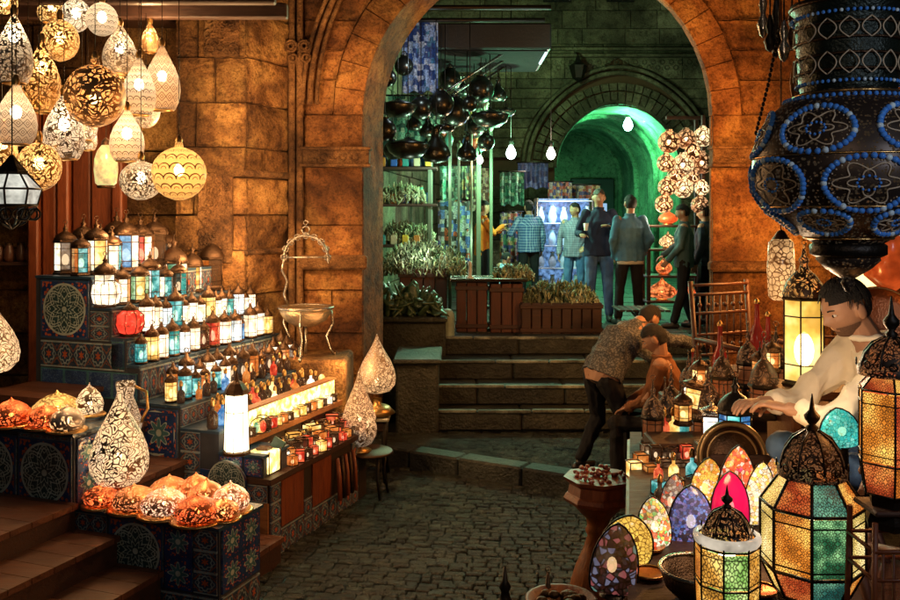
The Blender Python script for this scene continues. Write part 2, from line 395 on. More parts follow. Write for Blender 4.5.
def cloth(name, col, kind='plain', col2=(.5, .5, .5), sc=30, rough=.85):
    m, nt, b, o = new(name); tc = nd(nt, 'TexCoord'); P = tc.outputs['Object']
    n1 = nd(nt, 'TexNoise', None, Vector=P, Scale=9, Detail=5)
    c = mixc(nt, n1.outputs[0], tuple(x*.7 for x in col), tuple(min(1, x*1.25) for x in col))
    if kind == 'check':
        s = nd(nt, 'SeparateXYZ', None, Vector=P)
        fx = M_(nt, 'LESS_THAN', M_(nt, 'FRACT', M_(nt, 'MULTIPLY', M_(nt, 'ADD', s.outputs[0], s.outputs[1]), sc)), .3)
        fz = M_(nt, 'LESS_THAN', M_(nt, 'FRACT', M_(nt, 'MULTIPLY', s.outputs[2], sc)), .3)
        c = mixc(nt, M_(nt, 'MULTIPLY', M_(nt, 'ADD', fx, fz), .5), c, col2)
    elif kind == 'speck':
        v = nd(nt, 'TexNoise', None, Vector=P, Scale=sc, Detail=3)
        c = mixc(nt, ramp(nt, v.outputs[0], [(.5, 0), (.58, 1)]).outputs[0], c, col2)
    elif kind == 'denim':
        v = nd(nt, 'TexNoise', None, Vector=P, Scale=4, Detail=4)
        c = mixc(nt, ramp(nt, v.outputs[0], [(.45, 0), (.65, .8)]).outputs[0], c, col2)
    link(nt, c, b.inputs['Base Color']); b.inputs['Roughness'].default_value = rough; b.inputs['Specular IOR Level'].default_value = .2
    bp = nd(nt, 'Bump', None, Strength=.4, Distance=.03, Height=n1.outputs[0]); link(nt, bp, b.inputs['Normal'])
    return m
# ------------------------------------------------------------------ shared materials
ST_WARM = stone('warm_sandstone', (.10, .038, .014), (.36, .175, .058), (.62, .36, .12), sc=2.0, bump=1.0, isl=.7)
ST_ARCH = stone('arch_sandstone', (.10, .034, .011), (.36, .15, .046), (.62, .33, .10), sc=1.5, bump=.8, isl=.35)
ST_CARV = stone('carved_sandstone', (.08, .035, .015), (.27, .13, .05), (.4, .22, .09), sc=3, bump=1.0, isl=.3)
MORTAR = plain('mortar', (.09, .045, .02), .9)
ST_PALE = stone('worn_lit_nosing_stone', (.10, .11, .09), (.22, .24, .19), (.34, .36, .29), sc=5, bump=.5, rough=.4)  # worn edge, kept pale to stand in for light on the steps
ST_DARK = stone('dark_step_stone', (.014, .017, .012), (.034, .038, .028), (.07, .075, .056), sc=2.2, bump=.7, rough=.5, spec=.5)
COBBLE = stone('cobble_stone', (.018, .024, .020), (.038, .05, .042), (.075, .095, .078), sc=6, bump=.8, rough=.27, isl=1.0, spec=.6)
DIRT = plain('joint_dirt', (.025, .022, .016), .9, bump=.4)
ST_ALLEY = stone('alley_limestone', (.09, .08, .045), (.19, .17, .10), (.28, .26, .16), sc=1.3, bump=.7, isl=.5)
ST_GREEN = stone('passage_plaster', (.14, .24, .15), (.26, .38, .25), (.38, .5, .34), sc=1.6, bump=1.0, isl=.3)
W_RED = wood('red_brown_wood', (.09, .02, .008), (.25, .065, .02), .4, 'Z')
W_DARK = wood('dark_wood', (.016, .006, .004), (.055, .02, .010), .55, 'X')
W_STEP = wood('step_wood', (.03, .010, .006), (.13, .048, .022), .45, 'X', 4)
W_CRATE = wood('crate_wood', (.025, .010, .007), (.10, .03, .016), .6, 'Z')
W_AMB = wood('amber_wood', (.16, .06, .02), (.34, .15, .05), .5, 'X')
BRONZE = plain('bronze', (.075, .042, .024), .42, .85, .5, 30, .3)
BRASS = plain('brass', (.55, .33, .12), .3, .95, .2, 20, .1)
IRON = plain('black_iron', (.02, .016, .013), .45, .7, .3, 20, .2)
SILVER = plain('silver_metal', (.55, .5, .44), .22, .95, .25, 20, .15)
DARKPOT = plain('dark_polished_metal', (.05, .05, .042), .27, .85, .4, 12, .05)
COPPER = plain('copper', (.50, .17, .07), .28, .95, .25, 20, .15)

# ------------------------------------------------------------------ ground
g = MB(); g.quad((-60, -20, 0), (60, -20, 0), (60, 60, 0), (-60, 60, 0)); meta(g.build('ground', DIRT), kind='structure')

def cobbles(name, inside, x0, x1, y0, y1, z, rot, dx=.115, dy=.068, th=.05):
    m = MB(); c, s = math.cos(rot), math.sin(rot); cx, cy = (x0+x1)/2, (y0+y1)/2
    L = max(x1-x0, y1-y0)*.8; y = -L
    while y < L:
        x = -L + rng.uniform(0, dx); h = dy*rng.uniform(.85, 1.2)
        while x < L:
            w = dx*rng.uniform(.6, 1.35)
            mx, my = x+w/2, y+h/2 + .05*math.sin(mx_w(x))
            X, Y = cx+c*mx-s*my, cy+s*mx+c*my
            if inside(X, Y):
                zz = z+rng.uniform(-.006, .006)
                tilt = Matrix.Rotation(rng.uniform(-.05, .05), 4, 'X') @ Matrix.Rotation(rng.uniform(-.05, .05), 4, 'Y')
                m.T = Matrix.Translation((X, Y, zz)) @ Matrix.Rotation(rot+rng.uniform(-.06, .06), 4, 'Z') @ tilt
                m.bbox((0, 0, -th/2+.004), (w-.008, h-.007, th), .008)
            x += w
        y += h
    m.T = Matrix.Identity(4)
    return meta(m.build(name, COBBLE), kind='structure')
def mx_w(x): return x*1.7
def land_edge(x): return 8.69-(x+.53)*.57          # front line of the landing
cobbles('paving', lambda X, Y: -1.6 < X < 3.4 and 3.6 < Y < land_edge(X)-.02, -1.6, 3.4, 3.6, 9.0, .03, R(-7))
# landing: kerb stones + cobbles
lp = MB(); lp.prism([(-.9, land_edge(-.9)+.18), (3.6, land_edge(3.6)+.18), (3.6, 9.4), (-.9, 9.4)], 0.002, .165)
lnd = lp.build('landing', DIRT); meta(lnd, kind='structure')
k = MB(); ang = math.atan2(-.57, 1); x = -.9
while x < 3.4:
    w = rng.uniform(.5, .8); xm = x+w/2*math.cos(ang)
    k.bbox((xm, land_edge(xm)+.11, .1+rng.uniform(-.004, .004)), (w-.012, .22, .2), .018, ang); x += w*math.cos(ang)
k.build('kerb', ST_DARK, lnd)
cb = cobbles('landing_paving', lambda X, Y: -.85 < X < 3.4 and land_edge(X)+.24 < Y < 9.37, -.9, 3.4, 6.6, 9.4, .19, R(-25), .11, .066, .04)

# stairs up to the alley
def flight():
    m = MB()
    for zt, yf, yb in ((.4, 9.37, 9.75), (.6, 9.68, 10.2), (.8, 10.1, 10.7), (1.0, 10.6, 11.1)):
        x = -.45
        while x < 3.0:
            w = min(rng.uniform(.7, 1.3), 3.2-x)
            m.bbox((x+w/2, (yf+yb)/2+rng.uniform(-.006, .006), zt-.1+rng.uniform(-.004, .004)), (w-.008, yb-yf, .2), .02); x += w
    for zt, yf in ((.2, 9.42), (.4, 9.73), (.6, 10.15), (.8, 10.65)):
        m.box((1.3, yf+.5, zt-.11), (3.5, 1.0, .22))
    return m
stairs_ = meta(flight().build('stairs', ST_DARK), kind='structure')
for zt, yf in ((.4, 9.37), (.6, 9.68), (.8, 10.1), (1.0, 10.6)):
    m = MB(); x = -.45
    while x < 3.1:
        w = rng.uniform(.5, 1.1); m.bbox((x+w/2, yf+.02+rng.uniform(-.005, .005), zt+.002+rng.uniform(-.003, .003)), (w-.01, .07, .035), .01); x += w
    m.build('nosing', ST_PALE, stairs_)
fl = MB()
y = 11.1
while y < 24:
    h = rng.uniform(.35, .6); x = -2.2+rng.uniform(0, .4)
    while x < 8:
        w = rng.uniform(.45, .9)
        fl.bbox((x+w/2, y+h/2, .96+rng.uniform(-.005, .005)), (w-.012, h-.012, .08), .01); x += w
    y += h
fl.box((2.5, 21, .45), (14, 20.4, 1.02)); meta(fl.build('alley_floor', ST_DARK), kind='structure')

# ------------------------------------------------------------------ coursed walls
CZ = [0, .42, .85, 1.27, 1.7, 2.12, 2.45, 2.8, 3.08, 3.5, 3.92, 4.35, 4.8, 5.3]
def blocks_on(m, p0, p1, zs, lmin=.42, lmax=.75, proud=.03, deep=.12, left=None, right=None, seed=0, bev=.012, grid=0, amp=.014):
    """stone courses on the vertical plane p0-p1 (p0 first from the viewer's left); left/right give clipping curves in metres along it"""
    r = random.Random(seed); p0 = Vector((*p0, 0)); p1 = Vector((*p1, 0)); L = (p1-p0).length; u = (p1-p0)/L
    nrm = Vector((u.y, -u.x, 0))
    if nrm.y > 0: nrm = -nrm
    for z0, z1 in zip(zs[:-1], zs[1:]):
        l0, l1 = (left(z0), left(z1)) if left else (0, 0)
        r0, r1 = (right(z0), right(z1)) if right else (L, L)
        a, e = max(l0, l1), min(r0, r1); cuts = [None]
        x = a + r.uniform(.3, 1)*lmax
        while x < e-lmin*.6: cuts.append(x); x += r.uniform(lmin, lmax)
        cuts.append(None)
        for q in range(len(cuts)-1):
            A0, A1 = (l0, l1) if cuts[q] is None else (cuts[q], cuts[q])
            B0, B1 = (r0, r1) if cuts[q+1] is None else (cuts[q+1], cuts[q+1])
            if min(B0-A0, B1-A1) < .03: continue
            pr = proud*r.uniform(.2, 1.4); g_ = .005
            def P(s_, z, o): return p0+u*s_+Vector((0, 0, z))+nrm*o
            if grid:
                nu = max(3, int(min(B0-A0, B1-A1)/grid)); nv = max(3, int((z1-z0)/grid)); G = []
                for jv in range(nv+1):
                    row_ = []
                    for ju in range(nu+1):
                        fu, fv = ju/nu, jv/nv
                        A_, B_ = A0+(A1-A0)*fv, B0+(B1-B0)*fv
                        s_ = A_+(B_-A_)*fu; z_ = z0+(z1-z0)*fv
                        q3 = Vector((s_+seed*3.1, z_*1.1, seed*1.7))
                        ed = min(s_-A_, B_-s_, z_-z0, z1-z_); brd = ju in (0, nu) or jv in (0, nv)
                        ins = g_+max(0, noise.noise(q3*9))*.012
                        if ju == 0: s_ += ins
                        if ju == nu: s_ -= ins
                        if jv == 0: z_ += ins
                        if jv == nv: z_ -= ins
                        o_ = pr+amp*(noise.noise(q3*3.2)*1.2+noise.noise(q3*8)*.8+noise.noise(q3*19)*.45)-(bev*1.6 if brd else (bev*.5*max(0, 1-ed/.05)))
                        chip = noise.noise(q3*2.3+Vector((9, 3, 1)))
                        if chip > .42: o_ -= (chip-.42)*.16
                        row_.append(m.V(P(s_, z_, o_)))
                    G.append(row_)
                for jv in range(nv):
                    for ju in range(nu): m.F((G[jv][ju], G[jv][ju+1], G[jv+1][ju+1], G[jv+1][ju]), None, True)
                bk_ = [m.V(P(A0+g_, z0+g_, -deep)), m.V(P(B0-g_, z0+g_, -deep)), m.V(P(B1-g_, z1-g_, -deep)), m.V(P(A1+g_, z1-g_, -deep))]
                m.F([bk_[0]]+G[0][:]+[bk_[1]]); m.F([bk_[1]]+[r_[-1] for r_ in G]+[bk_[2]]); m.F([bk_[2]]+G[-1][::-1]+[bk_[3]]); m.F([bk_[3]]+[r_[0] for r_ in G[::-1]]+[bk_[0]])
                continue
            i = m.V(P(A0+g_, z0+g_, -deep), P(B0-g_, z0+g_, -deep), P(B1-g_, z1-g_, -deep), P(A1+g_, z1-g_, -deep),
                    P(A0+g_, z0+g_, pr-bev), P(B0-g_, z0+g_, pr-bev), P(B1-g_, z1-g_, pr-bev), P(A1+g_, z1-g_, pr-bev),
                    P(A0+g_+bev, z0+g_+bev, pr), P(B0-g_-bev, z0+g_+bev, pr), P(B1-g_-bev, z1-g_-bev, pr), P(A1+g_+bev, z1-g_-bev, pr))
            for f in ((8,9,10,11),(4,5,9,8),(5,6,10,9),(6,7,11,10),(7,4,8,11),(0,1,5,4),(1,2,6,5),(2,3,7,6),(3,0,4,7)): m.F([i+t for t in f])

# --- arch wall
AC, AH, AZ, AB = .875, 1.745, 3.45, 1.68
def ax(z, side, c=AC, h=AH, zs=AZ, b=AB):
    if z <= zs: return c+side*h
    t = 1-((z-zs)/b)**2
    return c+side*h*math.sqrt(max(t, 0))
def core():
    m = MB(); Z = [0, 1, 2, 3, 3.45]+[3.45+1.68*math.sin(k*PI/28) for k in range(1, 15)]
    def fx(z, sd): return ax(z, sd)
    def bx(z, sd): return ax(z, sd, 1.0, 1.715 if sd < 0 else 1.85, 3.42, 1.75)
    for z0, z1 in zip(Z[:-1], Z[1:]):
        for sd, far in ((-1, -1.75), (1, 6.5)):
            m.quad((far, 9.04, z0), (fx(z0, sd), 9.04, z0), (fx(z1, sd), 9.04, z1), (far, 9.04, z1))
            m.quad((far, 9.6, z0), (bx(z0, sd), 9.6, z0), (bx(z1, sd), 9.6, z1), (far, 9.6, z1))
            m.quad((fx(z0, sd), 9.04, z0), (bx(z0, sd), 9.6, z0), (bx(z1, sd), 9.6, z1), (fx(z1, sd), 9.04, z1))
    m.box((2.375, 9.32, 5.87), (8.25, .56, 1.46)); return m
aw = empty('arch_wall', (0, 9.0, 0), 'orange brown sandstone wall pierced by the tall rounded archway, lit by the lamps', 'wall')
def sub(root, mb, name, mat):
    mb_loc = root.location; o = mb.build(name, mat, root); o.location = (-mb_loc.x, -mb_loc.y, -mb_loc.z); return o
sub(aw, core(), 'archway', ST_ARCH)
m = MB()
ZF = [0, .42, .85, 1.27, 1.7, 1.93, 2.35, 2.93]+[3.1, 3.45, 3.8, 4.1, 4.4, 4.7, 4.95]
RING = .30
def vouss(mm):
    n = 22
    pts = []
    for k in range(n+1):
        t = PI*k/n; pts.append((AC-AH*math.cos(t), AZ+AB*math.sin(t), AC-(AH+RING)*math.cos(t), AZ+(AB+RING)*math.sin(t)))
    for k in range(n):
        a, b = pts[k], pts[k+1]; yf = 9.0-rng.uniform(0, .014)
        def mixp(p, q, t): return (p[0]+(q[0]-p[0])*t, p[1]+(q[1]-p[1])*t)
        A, B, C_, D = (a[0], a[1]), (b[0], b[1]), (b[2], b[3]), (a[2], a[3])
        cx = (A[0]+B[0]+C_[0]+D[0])/4; cz = (A[1]+B[1]+C_[1]+D[1])/4
        def S(p, f): return (cx+(p[0]-cx)*f, cz+(p[1]-cz)*f)
        q = [S(p, .985) for p in (A, B, C_, D)]; q2 = [S(p, .94) for p in (A, B, C_, D)]
        i = mm.V(*[(p[0], 9.12, p[1]) for p in q], *[(p[0], yf+.01, p[1]) for p in q], *[(p[0], yf, p[1]) for p in q2])
        for f in ((8,9,10,11),(4,5,9,8),(5,6,10,9),(6,7,11,10),(7,4,8,11),(0,1,5,4),(1,2,6,5),(2,3,7,6),(3,0,4,7)): mm.F([i+t for t in f])
vouss(m); sub(aw, m, 'arch_ring', ST_ARCH)
m = MB()
outer = lambda z, sd: ax(z, sd, AC, AH+RING+.005, AZ, AB+RING) if z > AZ else AC+sd*(AH+(RING if z > AZ-.01 else 0))
blocks_on(m, (-1.46, 9.0), (AC, 9.0), [z for z in ZF if z <= 3.45], right=lambda z: (AC-AH-.002)+1.46, seed=3, lmin=.5, lmax=.9, grid=.035, amp=.02)
blocks_on(m, (AC, 9.0), (6.4, 9.0), [0, .85, 1.25, 1.93, 2.93, 3.45], left=lambda z: AH+.002, seed=5, lmin=1.0, lmax=1.9, proud=.012, bev=.006, grid=.05, amp=.014)
blocks_on(m, (-1.46, 9.0), (AC, 9.0), [z for z in ZF if z >= 3.45]+[5.4, 6.0], right=lambda z: outer(z, -1)+1.46 if z < 5.4 else AC+1.46, seed=4, lmin=.6, lmax=1.1, proud=.015, grid=.04, amp=.018)
blocks_on(m, (AC, 9.0), (6.4, 9.0), [z for z in ZF if z >= 3.45]+[5.4, 6.0], left=lambda z: outer(z, 1)-AC if z < 5.4 else 0, seed=6, lmin=1.4, lmax=2.2, proud=.008, bev=.005, grid=.05, amp=.014)
sub(aw, m, 'wall_face', ST_ARCH)
def cornice(x0, x1, z0, z1, y=8.93):
    mm = MB(); mm.bbox(((x0+x1)/2, y+.04, (z0+z1)/2), (x1-x0, .16, z1-z0-.04), .01)
    mm.bbox(((x0+x1)/2, y+.02, z1-.012), (x1-x0+.04, .2, .03), .008); mm.bbox(((x0+x1)/2, y+.02, z0+.012), (x1-x0+.04, .2, .03), .008)
    x = x0+.06; rr = random.Random(9)
    while x < x1-.12:
        w = rr.uniform(.05, .14)
        if rr.random() < .5: mm.bbox((x+w/2, y-.045, (z0+z1)/2+rr.choice((-.03, .03))), (w, .03, .028), .006)
        else:
            mm.ring((x+w/2, y-.045, (z0+z1)/2), .035, .009, 10, 4)
        x += w+.02
    return mm
sub(aw, cornice(-1.46, -.80, 2.93, 3.12), 'carved_band', ST_CARV)
sub(aw, cornice(2.60, 3.35, 2.93, 3.13), 'carved_band', ST_CARV)
sub(aw, MB().bbox((-1.15, 8.95, 1.98), (.66, .14, .14), .02), 'ledge_course', ST_CARV)
sub(aw, MB().bbox((3.05, 8.95, 1.94), (.95, .14, .1), .02), 'ledge_course', ST_CARV)
m = MB(); pts = []
for k in range(15):
    t = k/14*1.25; pts.append((AC-(AH+.52)*math.cos(t), 8.93, AZ+.1+2.35*math.sin(t)))
for off, r_ in ((0, .03), (.07, .022), (-.07, .022)):
    m.tube([(p[0]+off, p[1]-.01, p[2]) for p in pts], r_, 6)
sub(aw, m, 'hood_moulding', ST_CARV)
m = MB()                                    # slender corner shafts with a scrolled capital
for xx in (-1.57, -1.49): m.lathe([(.04, 0), (.045, .1), (.035, .2), (.035, 3.9), (.05, 4.0), (.03, 4.05), (.035, 6)], 10, (xx, 8.93, 0))
for xx in (-1.57, -1.44):
    for rr_ in (.055, .03): m.ring((xx, 8.88, 4.12), rr_, .014, 14, 5)
    m.ring((xx+.02, 8.88, 4.0), .04, .012, 12, 5)
sub(aw, m, 'corner_shaft', ST_CARV)

# --- pier of the left-hand building
pr = empty('stone_pier', (-2.2, 8.4, 0), 'weathered golden stone pier with carved panel beside the archway', 'wall')
m = MB(); blocks_on(m, (-2.56, 8.4), (-1.90, 8.4), CZ+[6], .3, .5, seed=12, proud=.045, grid=.03, amp=.022)
blocks_on(m, (-1.90, 8.4), (-1.60, 9.0), CZ+[6], .5, .8, seed=13, proud=.02, grid=.03, amp=.02); sub(pr, m, 'wall_face', ST_WARM)
m = MB(); m.prism([(-2.56, 8.44), (-1.92, 8.44), (-1.62, 9.05), (-1.62, 9.4), (-2.56, 9.4)], 0, 6); sub(pr, m, 'core', MORTAR)
def carved_panel(x0, x1, z0, z1, y):
    mm = MB(); mm.bbox(((x0+x1)/2, y, (z0+z1)/2), (x1-x0, .06, z1-z0), .01); rr = random.Random(4)
    for k in range(34):
        cx, cz = rr.uniform(x0+.04, x1-.04), rr.uniform(z0+.04, z1-.04); a0 = rr.uniform(0, 6)
        mm.ring((cx, y-.035, cz), rr.uniform(.02, .045), .009, 10, 4, arc=rr.uniform(3, 5.5), a0=a0)
    return mm
sub(pr, carved_panel(-2.28, -1.96, 3.93, 4.33, 8.37), 'carved_panel', ST_CARV)
sub(pr, carved_panel(-2.34, -2.02, 2.0, 2.9, 8.37), 'carved_panel', ST_CARV)
m = MB(); m.T = Matrix.Translation((-1.75, 8.68, 0)) @ Matrix.Rotation(math.atan2(.6, .3), 4, 'Z'); m.bbox((0, 0, 2.84), (.72, .1, .06), .015); m.bbox((0, .01, 2.1), (.72, .08, .05), .015)
sub(pr, m, 'ledge_course', ST_CARV)
# wall behind the hanging lamps
lw = empty('lamp_shop_wall', (-3.4, 8.9, 0), 'brown stone shop wall behind the hanging pierced lamps', 'wall')
m = MB(); blocks_on(m, (-3.2, 8.8), (-2.5, 8.8), CZ+[6], .4, .7, seed=21, grid=.04, amp=.02); sub(lw, m, 'wall_face', ST_WARM)
m = MB(); blocks_on(m, (-6.6, 9.0), (-3.16, 9.0), CZ+[6], .5, .9, seed=22); sub(lw, m, 'back_wall_face', ST_WARM)
m = MB(); m.box((-4.5, 9.3, 3), (4.2, .5, 6)); sub(lw, m, 'core', MORTAR)
# red wooden door frame with boards
dr = empty('shop_doorway', (-3.5, 8.6, 0), 'red brown varnished timber doorway post behind the tiled display', 'door')
m = MB()
for xx, w, yy in ((-3.93, .10, 8.55), (-3.80, .13, 8.6), (-3.66, .11, 8.57), (-3.50, .17, 8.62), (-3.30, .2, 8.6), (-3.14, .10, 8.55)):
    m.bbox((xx, yy, 1.75), (w, .16, 3.5), .015)
sub(dr, m, 'panelling', W_RED)
m = MB(); m.bbox((-3.53, 8.55, 3.56), (1.1, .3, .14), .02); sub(dr, m, 'lintel', W_RED)
# dark box added in place of a dark opening above the stone
bk = empty('opening_box', (-2.95, 8.5, 4.2), 'dark timber box put in place of a dark opening above the shop wall', 'balcony')
m = MB(); m.bbox((-2.95, 8.5, 4.75), (.62, .6, .95), .02); sub(bk, m, 'box', W_DARK)
m = MB(); m.bbox((-2.95, 8.16, 4.35), (.66, .06, .07), .01); sub(bk, m, 'rail', W_RED)  # front bar of the added box
bm = MB()
bm.bbox((-2.2, 8.25, 4.72), (1.0, .4, .14), .02); bmo = bm.build('roof_beam', W_DARK); meta(bmo, 'dark timber beam capping the top of the golden stone pier', 'beam')
# stone ledge beneath the silver brazier
lg = MB(); lg.bbox((-1.25, 8.45, .57), (.62, .7, 1.14), .03); meta(lg.build('stone_ledge', ST_WARM), 'waist high orange stone block under the silver stand', 'ledge')
# low dark blocks beside the stairs
s1 = MB(); s1.bbox((-.34, 9.75, .46), (.44, .9, .92), .02); s1.bbox((-.34, 9.72, .94), (.5, .96, .05), .015)
meta(s1.build('stair_block', ST_DARK), 'dark stone block flanking the foot of the stairs', 'stone block')
s2 = MB(); s2.bbox((-.55, 10.75, .66), (1.0, .5, 1.1), .03); s2.bbox((-.55, 10.72, 1.23), (1.04, .55, .06), .015)
meta(s2.build('low_stone_wall', ST_DARK), 'low dark stone wall topped with a slab beneath the leafy bundles', 'wall')
bo = MB(); bo.lathe([(.085, 0), (.085, .25), (.075, .31), (.045, .35), (0, .36)], 14, (0, 0, 0)); bo = bo.build('stone_bollard', plain('green_lit_stone', (.25, .33, .27), .5), loc=(-.03, 10.7, .98))  # green of the alley lamps mixed into the stone colour
meta(bo, 'short pale rounded stone post at the top of the stairs', 'bollard')

# ------------------------------------------------------------------ far facade and passage
FD = 20.0; FS = FD/900
fa = empty('far_building', (4, 20, 1), 'olive limestone building with a carved arch over the green lit passage', 'building')
PC, PHW, PZ, PB = 3.73, 1.40, 3.5, 1.38
pax = lambda z, sd, e=0: PC+sd*((PHW+e)*math.sqrt(max(0, 1-(max(0, z-PZ)/(PB+e))**2)))
m = MB()
ZP = [1.0+.3*k for k in range(8)]+[3.5+.22*k for k in range(1, 10)]
blocks_on(m, (-.6, FD), (PC, FD), [z for z in ZP if z <= 3.5], .5, .9, right=lambda z: pax(z, -1)+.6, seed=31)
blocks_on(m, (PC, FD), (10, FD), [z for z in ZP if z <= 3.5], .5, .9, left=lambda z: pax(z, 1)-PC, seed=32)
blocks_on(m, (-.6, FD), (PC, FD), [z for z in ZP if z >= 3.3]+[5.95], .5, .9, right=lambda z: (pax(z, -1, .78)+.6 if z < 5.6 else PC+.6), seed=33)
blocks_on(m, (PC, FD), (10, FD), [z for z in ZP if z >= 3.3]+[5.95], .5, .9, left=lambda z: (pax(z, 1, .78)-PC if z < 5.6 else 0), seed=34)
blocks_on(m, (-.6, FD), (10, FD), [5.95, 6.25, 6.6, 7.0, 7.4, 7.8, 8.4], .5, 1.0, seed=35)
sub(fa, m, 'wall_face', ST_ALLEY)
m = MB(); Zb = [1.0, 2.0, 3.5]+[3.5+PB*math.sin(k*PI/20) for k in range(1, 11)]
for z0, z1 in zip(Zb[:-1], Zb[1:]):
    for sd, far in ((-1, -3), (1, 11)):
        m.quad((far, FD+.06, z0), (pax(z0, sd), FD+.06, z0), (pax(z1, sd), FD+.06, z1), (far, FD+.06, z1))
m.box((4, FD+.5, 6.93), (14, .88, 4.1)); sub(fa, m, 'core', MORTAR)
m = MB()                                     # carved voussoirs, alternately proud
n = 30
for k in range(n):
    t0, t1 = PI*k/n, PI*(k+.86)/n; pr_ = .10 if k % 2 else .05
    def P(t, e): return (PC-(PHW+e)*math.cos(t), PZ+(PB+e)*math.sin(t))
    for e0, e1, yy in ((.02, .30, pr_), (.34, .50, pr_*.6)):
        q = [P(t0, e0), P(t1, e0), P(t1, e1), P(t0, e1)]
        i = m.V(*[(p[0], FD+.1, p[1]) for p in q], *[(p[0], FD-yy, p[1]) for p in q])
        for f in ((4,5,6,7),(0,1,5,4),(1,2,6,5),(2,3,7,6),(3,0,4,7)): m.F([i+t for t in f])
sub(fa, m, 'carved_voussoirs', ST_ALLEY)
m = MB()
for e, r_, fr in ((.60, .055, -.10), (.72, .045, -.14), (.0, .05, -.04)):
    m.tube([(PC-(PHW+e)*math.cos(PI*k/36), FD+fr, PZ+(PB+e)*math.sin(PI*k/36)*(1+.06*math.sin(PI*k/36)**6)) for k in range(37)], r_, 6)
sub(fa, m, 'arch_moulding', ST_ALLEY)
for z in (5.98, 6.12, 7.25): m = MB(); m.bbox((4.7, FD-.10, z), (10.6, .18, .07), .02); sub(fa, m, 'string_course', ST_ALLEY)
for px in (557, 620):
    m = MB(); x = (px-450)*FS; m.bbox((x, FD-.035, 7.45), (.62, .05, .55), .01); w_ = sub(fa, m, 'window', plain('dark_window', (.008, .009, .01), .2))
m = MB()                                     # pale carved tracery band above the arch
for k in range(60):
    x = 1.2+k*.1
    if abs(x-PC) < 1.9: m.ring((x, FD-.05, 5.72+.12*(k % 2)), .05, .012, 8, 4)
sub(fa, m, 'carved_frieze', ST_ALLEY)
# passage behind the arch
pg = empty('vaulted_passage', (PC, 21, 1), 'vaulted passage washed in green light beyond the carved arch', 'passage')
m = MB(); prev = None
pts = [(PC-PHW-.06, 1.0), (PC-PHW-.06, 3.5)]+[(PC-(PHW+.06)*math.cos(PI*k/16), 3.5+(PB+.06)*math.sin(PI*k/16)) for k in range(1, 16)]+[(PC+PHW+.06, 3.5), (PC+PHW+.06, 1.0)]
for a, b in zip(pts[:-1], pts[1:]):
    for j in range(6):
        y0, y1 = FD+.07+j*1.2, FD+.05+(j+1)*1.2
        m.quad((a[0], y0, a[1]), (b[0], y0, b[1]), (b[0], y1, b[1]), (a[0], y1, a[1]))
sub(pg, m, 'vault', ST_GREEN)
for j in (1, 3, 5):
    m = MB(); m.tube([(p[0]*.97+PC*.03, FD+1.2+j*1.2, p[1]) for p in pts], .09, 6); sub(pg, m, 'rib', ST_GREEN)
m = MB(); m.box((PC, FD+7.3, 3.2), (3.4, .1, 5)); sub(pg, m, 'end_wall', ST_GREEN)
m = MB(); m.bbox((PC+.55, FD+7.1, 2.3), (1.3, .12, 2.5), .02); d_ = sub(pg, m, 'door', plain('dark_door', (.01, .015, .02), .4))
m = MB()
for xx in (PC+.25, PC+.8):
    for zz in (1.9, 2.55): m.bbox((xx, FD+7.02, zz), (.36, .05, .5), .01)
o_ = m.build('pane', bulb('pane_blue', (.35, .6, .9), .9), d_); 
# side walls of the alley
for nm, p0, p1, lab in (('alley_wall', (-1.5, 9.7), (-.35, 20), 'plain olive stone wall behind the hanging pots'), ('alley_wall', (3.15, 9.7), (6.2, 20), 'stone wall behind the stacked copper globe lamps')):
    m = MB(); Z = [1.0+.42*k for k in range(14)]
    p0v, p1v = Vector((*p0, 0)), Vector((*p1, 0)); L = (p1v-p0v).length; u_ = (p1v-p0v)/L
    nn = Vector((u_.y, -u_.x, 0));
    if p0[0] > 0: nn = -nn
    for z0, z1 in zip(Z[:-1], Z[1:]):
        s_ = rng.uniform(0, .5)
        while s_ < L:
            w = rng.uniform(.5, .9); cc = p0v+u_*(s_+w/2)+nn*rng.uniform(-.01, .02)
            m.bbox((cc.x, cc.y, (z0+z1)/2), (w-.012, .3, z1-z0-.012), .012, math.atan2(u_.y, u_.x)); s_ += w
    meta(m.build(nm, ST_ALLEY), lab, 'wall')
# ------------------------------------------------------------------ lit glass palette
GW = glass('glass_white', (1, .80, .52), 2.1, .45, see=.3, sc=16, core=(1, .93, .8))
GC = glass('glass_cool_white', (.72, .84, .84), 1.7, .4, see=.3, sc=16, core=(1, 1, 1))
GY = glass('glass_yellow', (1, .55, .12), 1.6, .4, see=.3, sc=16, core=(1, .85, .4))
GA = glass('glass_amber', (1, .30, .05), .6, .3, see=.3, sc=16, core=(1, .5, .12))
GT = glass('glass_teal', (.03, .42, .42), .9, .3, core=(.5, .95, .9), see=.25, sc=16)
GB = glass('glass_blue', (.03, .24, .65), .8, .3, core=(.45, .75, 1), see=.25, sc=16)
GR = glass('glass_red', (.9, .06, .03), .8, .3, see=.25, sc=16, core=(1, .3, .1))
GG = glass('glass_green', (.12, .45, .22), .8, .35, core=(.8, 1, .7), see=.25, sc=14)
GD = glass('glass_dim', (.20, .10, .05), .16, .3, see=.35, sc=16)
GLN = {'white': GW, 'frosted': GC, 'yellow': GY, 'amber': GA, 'teal': GT, 'blue': GB, 'red': GR, 'green': GG, 'dim': GD}
BULB = bulb('lamp_bulb', (1, .78, .45), 14)
FLAME = bulb('candle_flame', (1, .80, .5), 6)
BULBW = bulb('lamp_bulb_white', (1, .92, .75), 22)

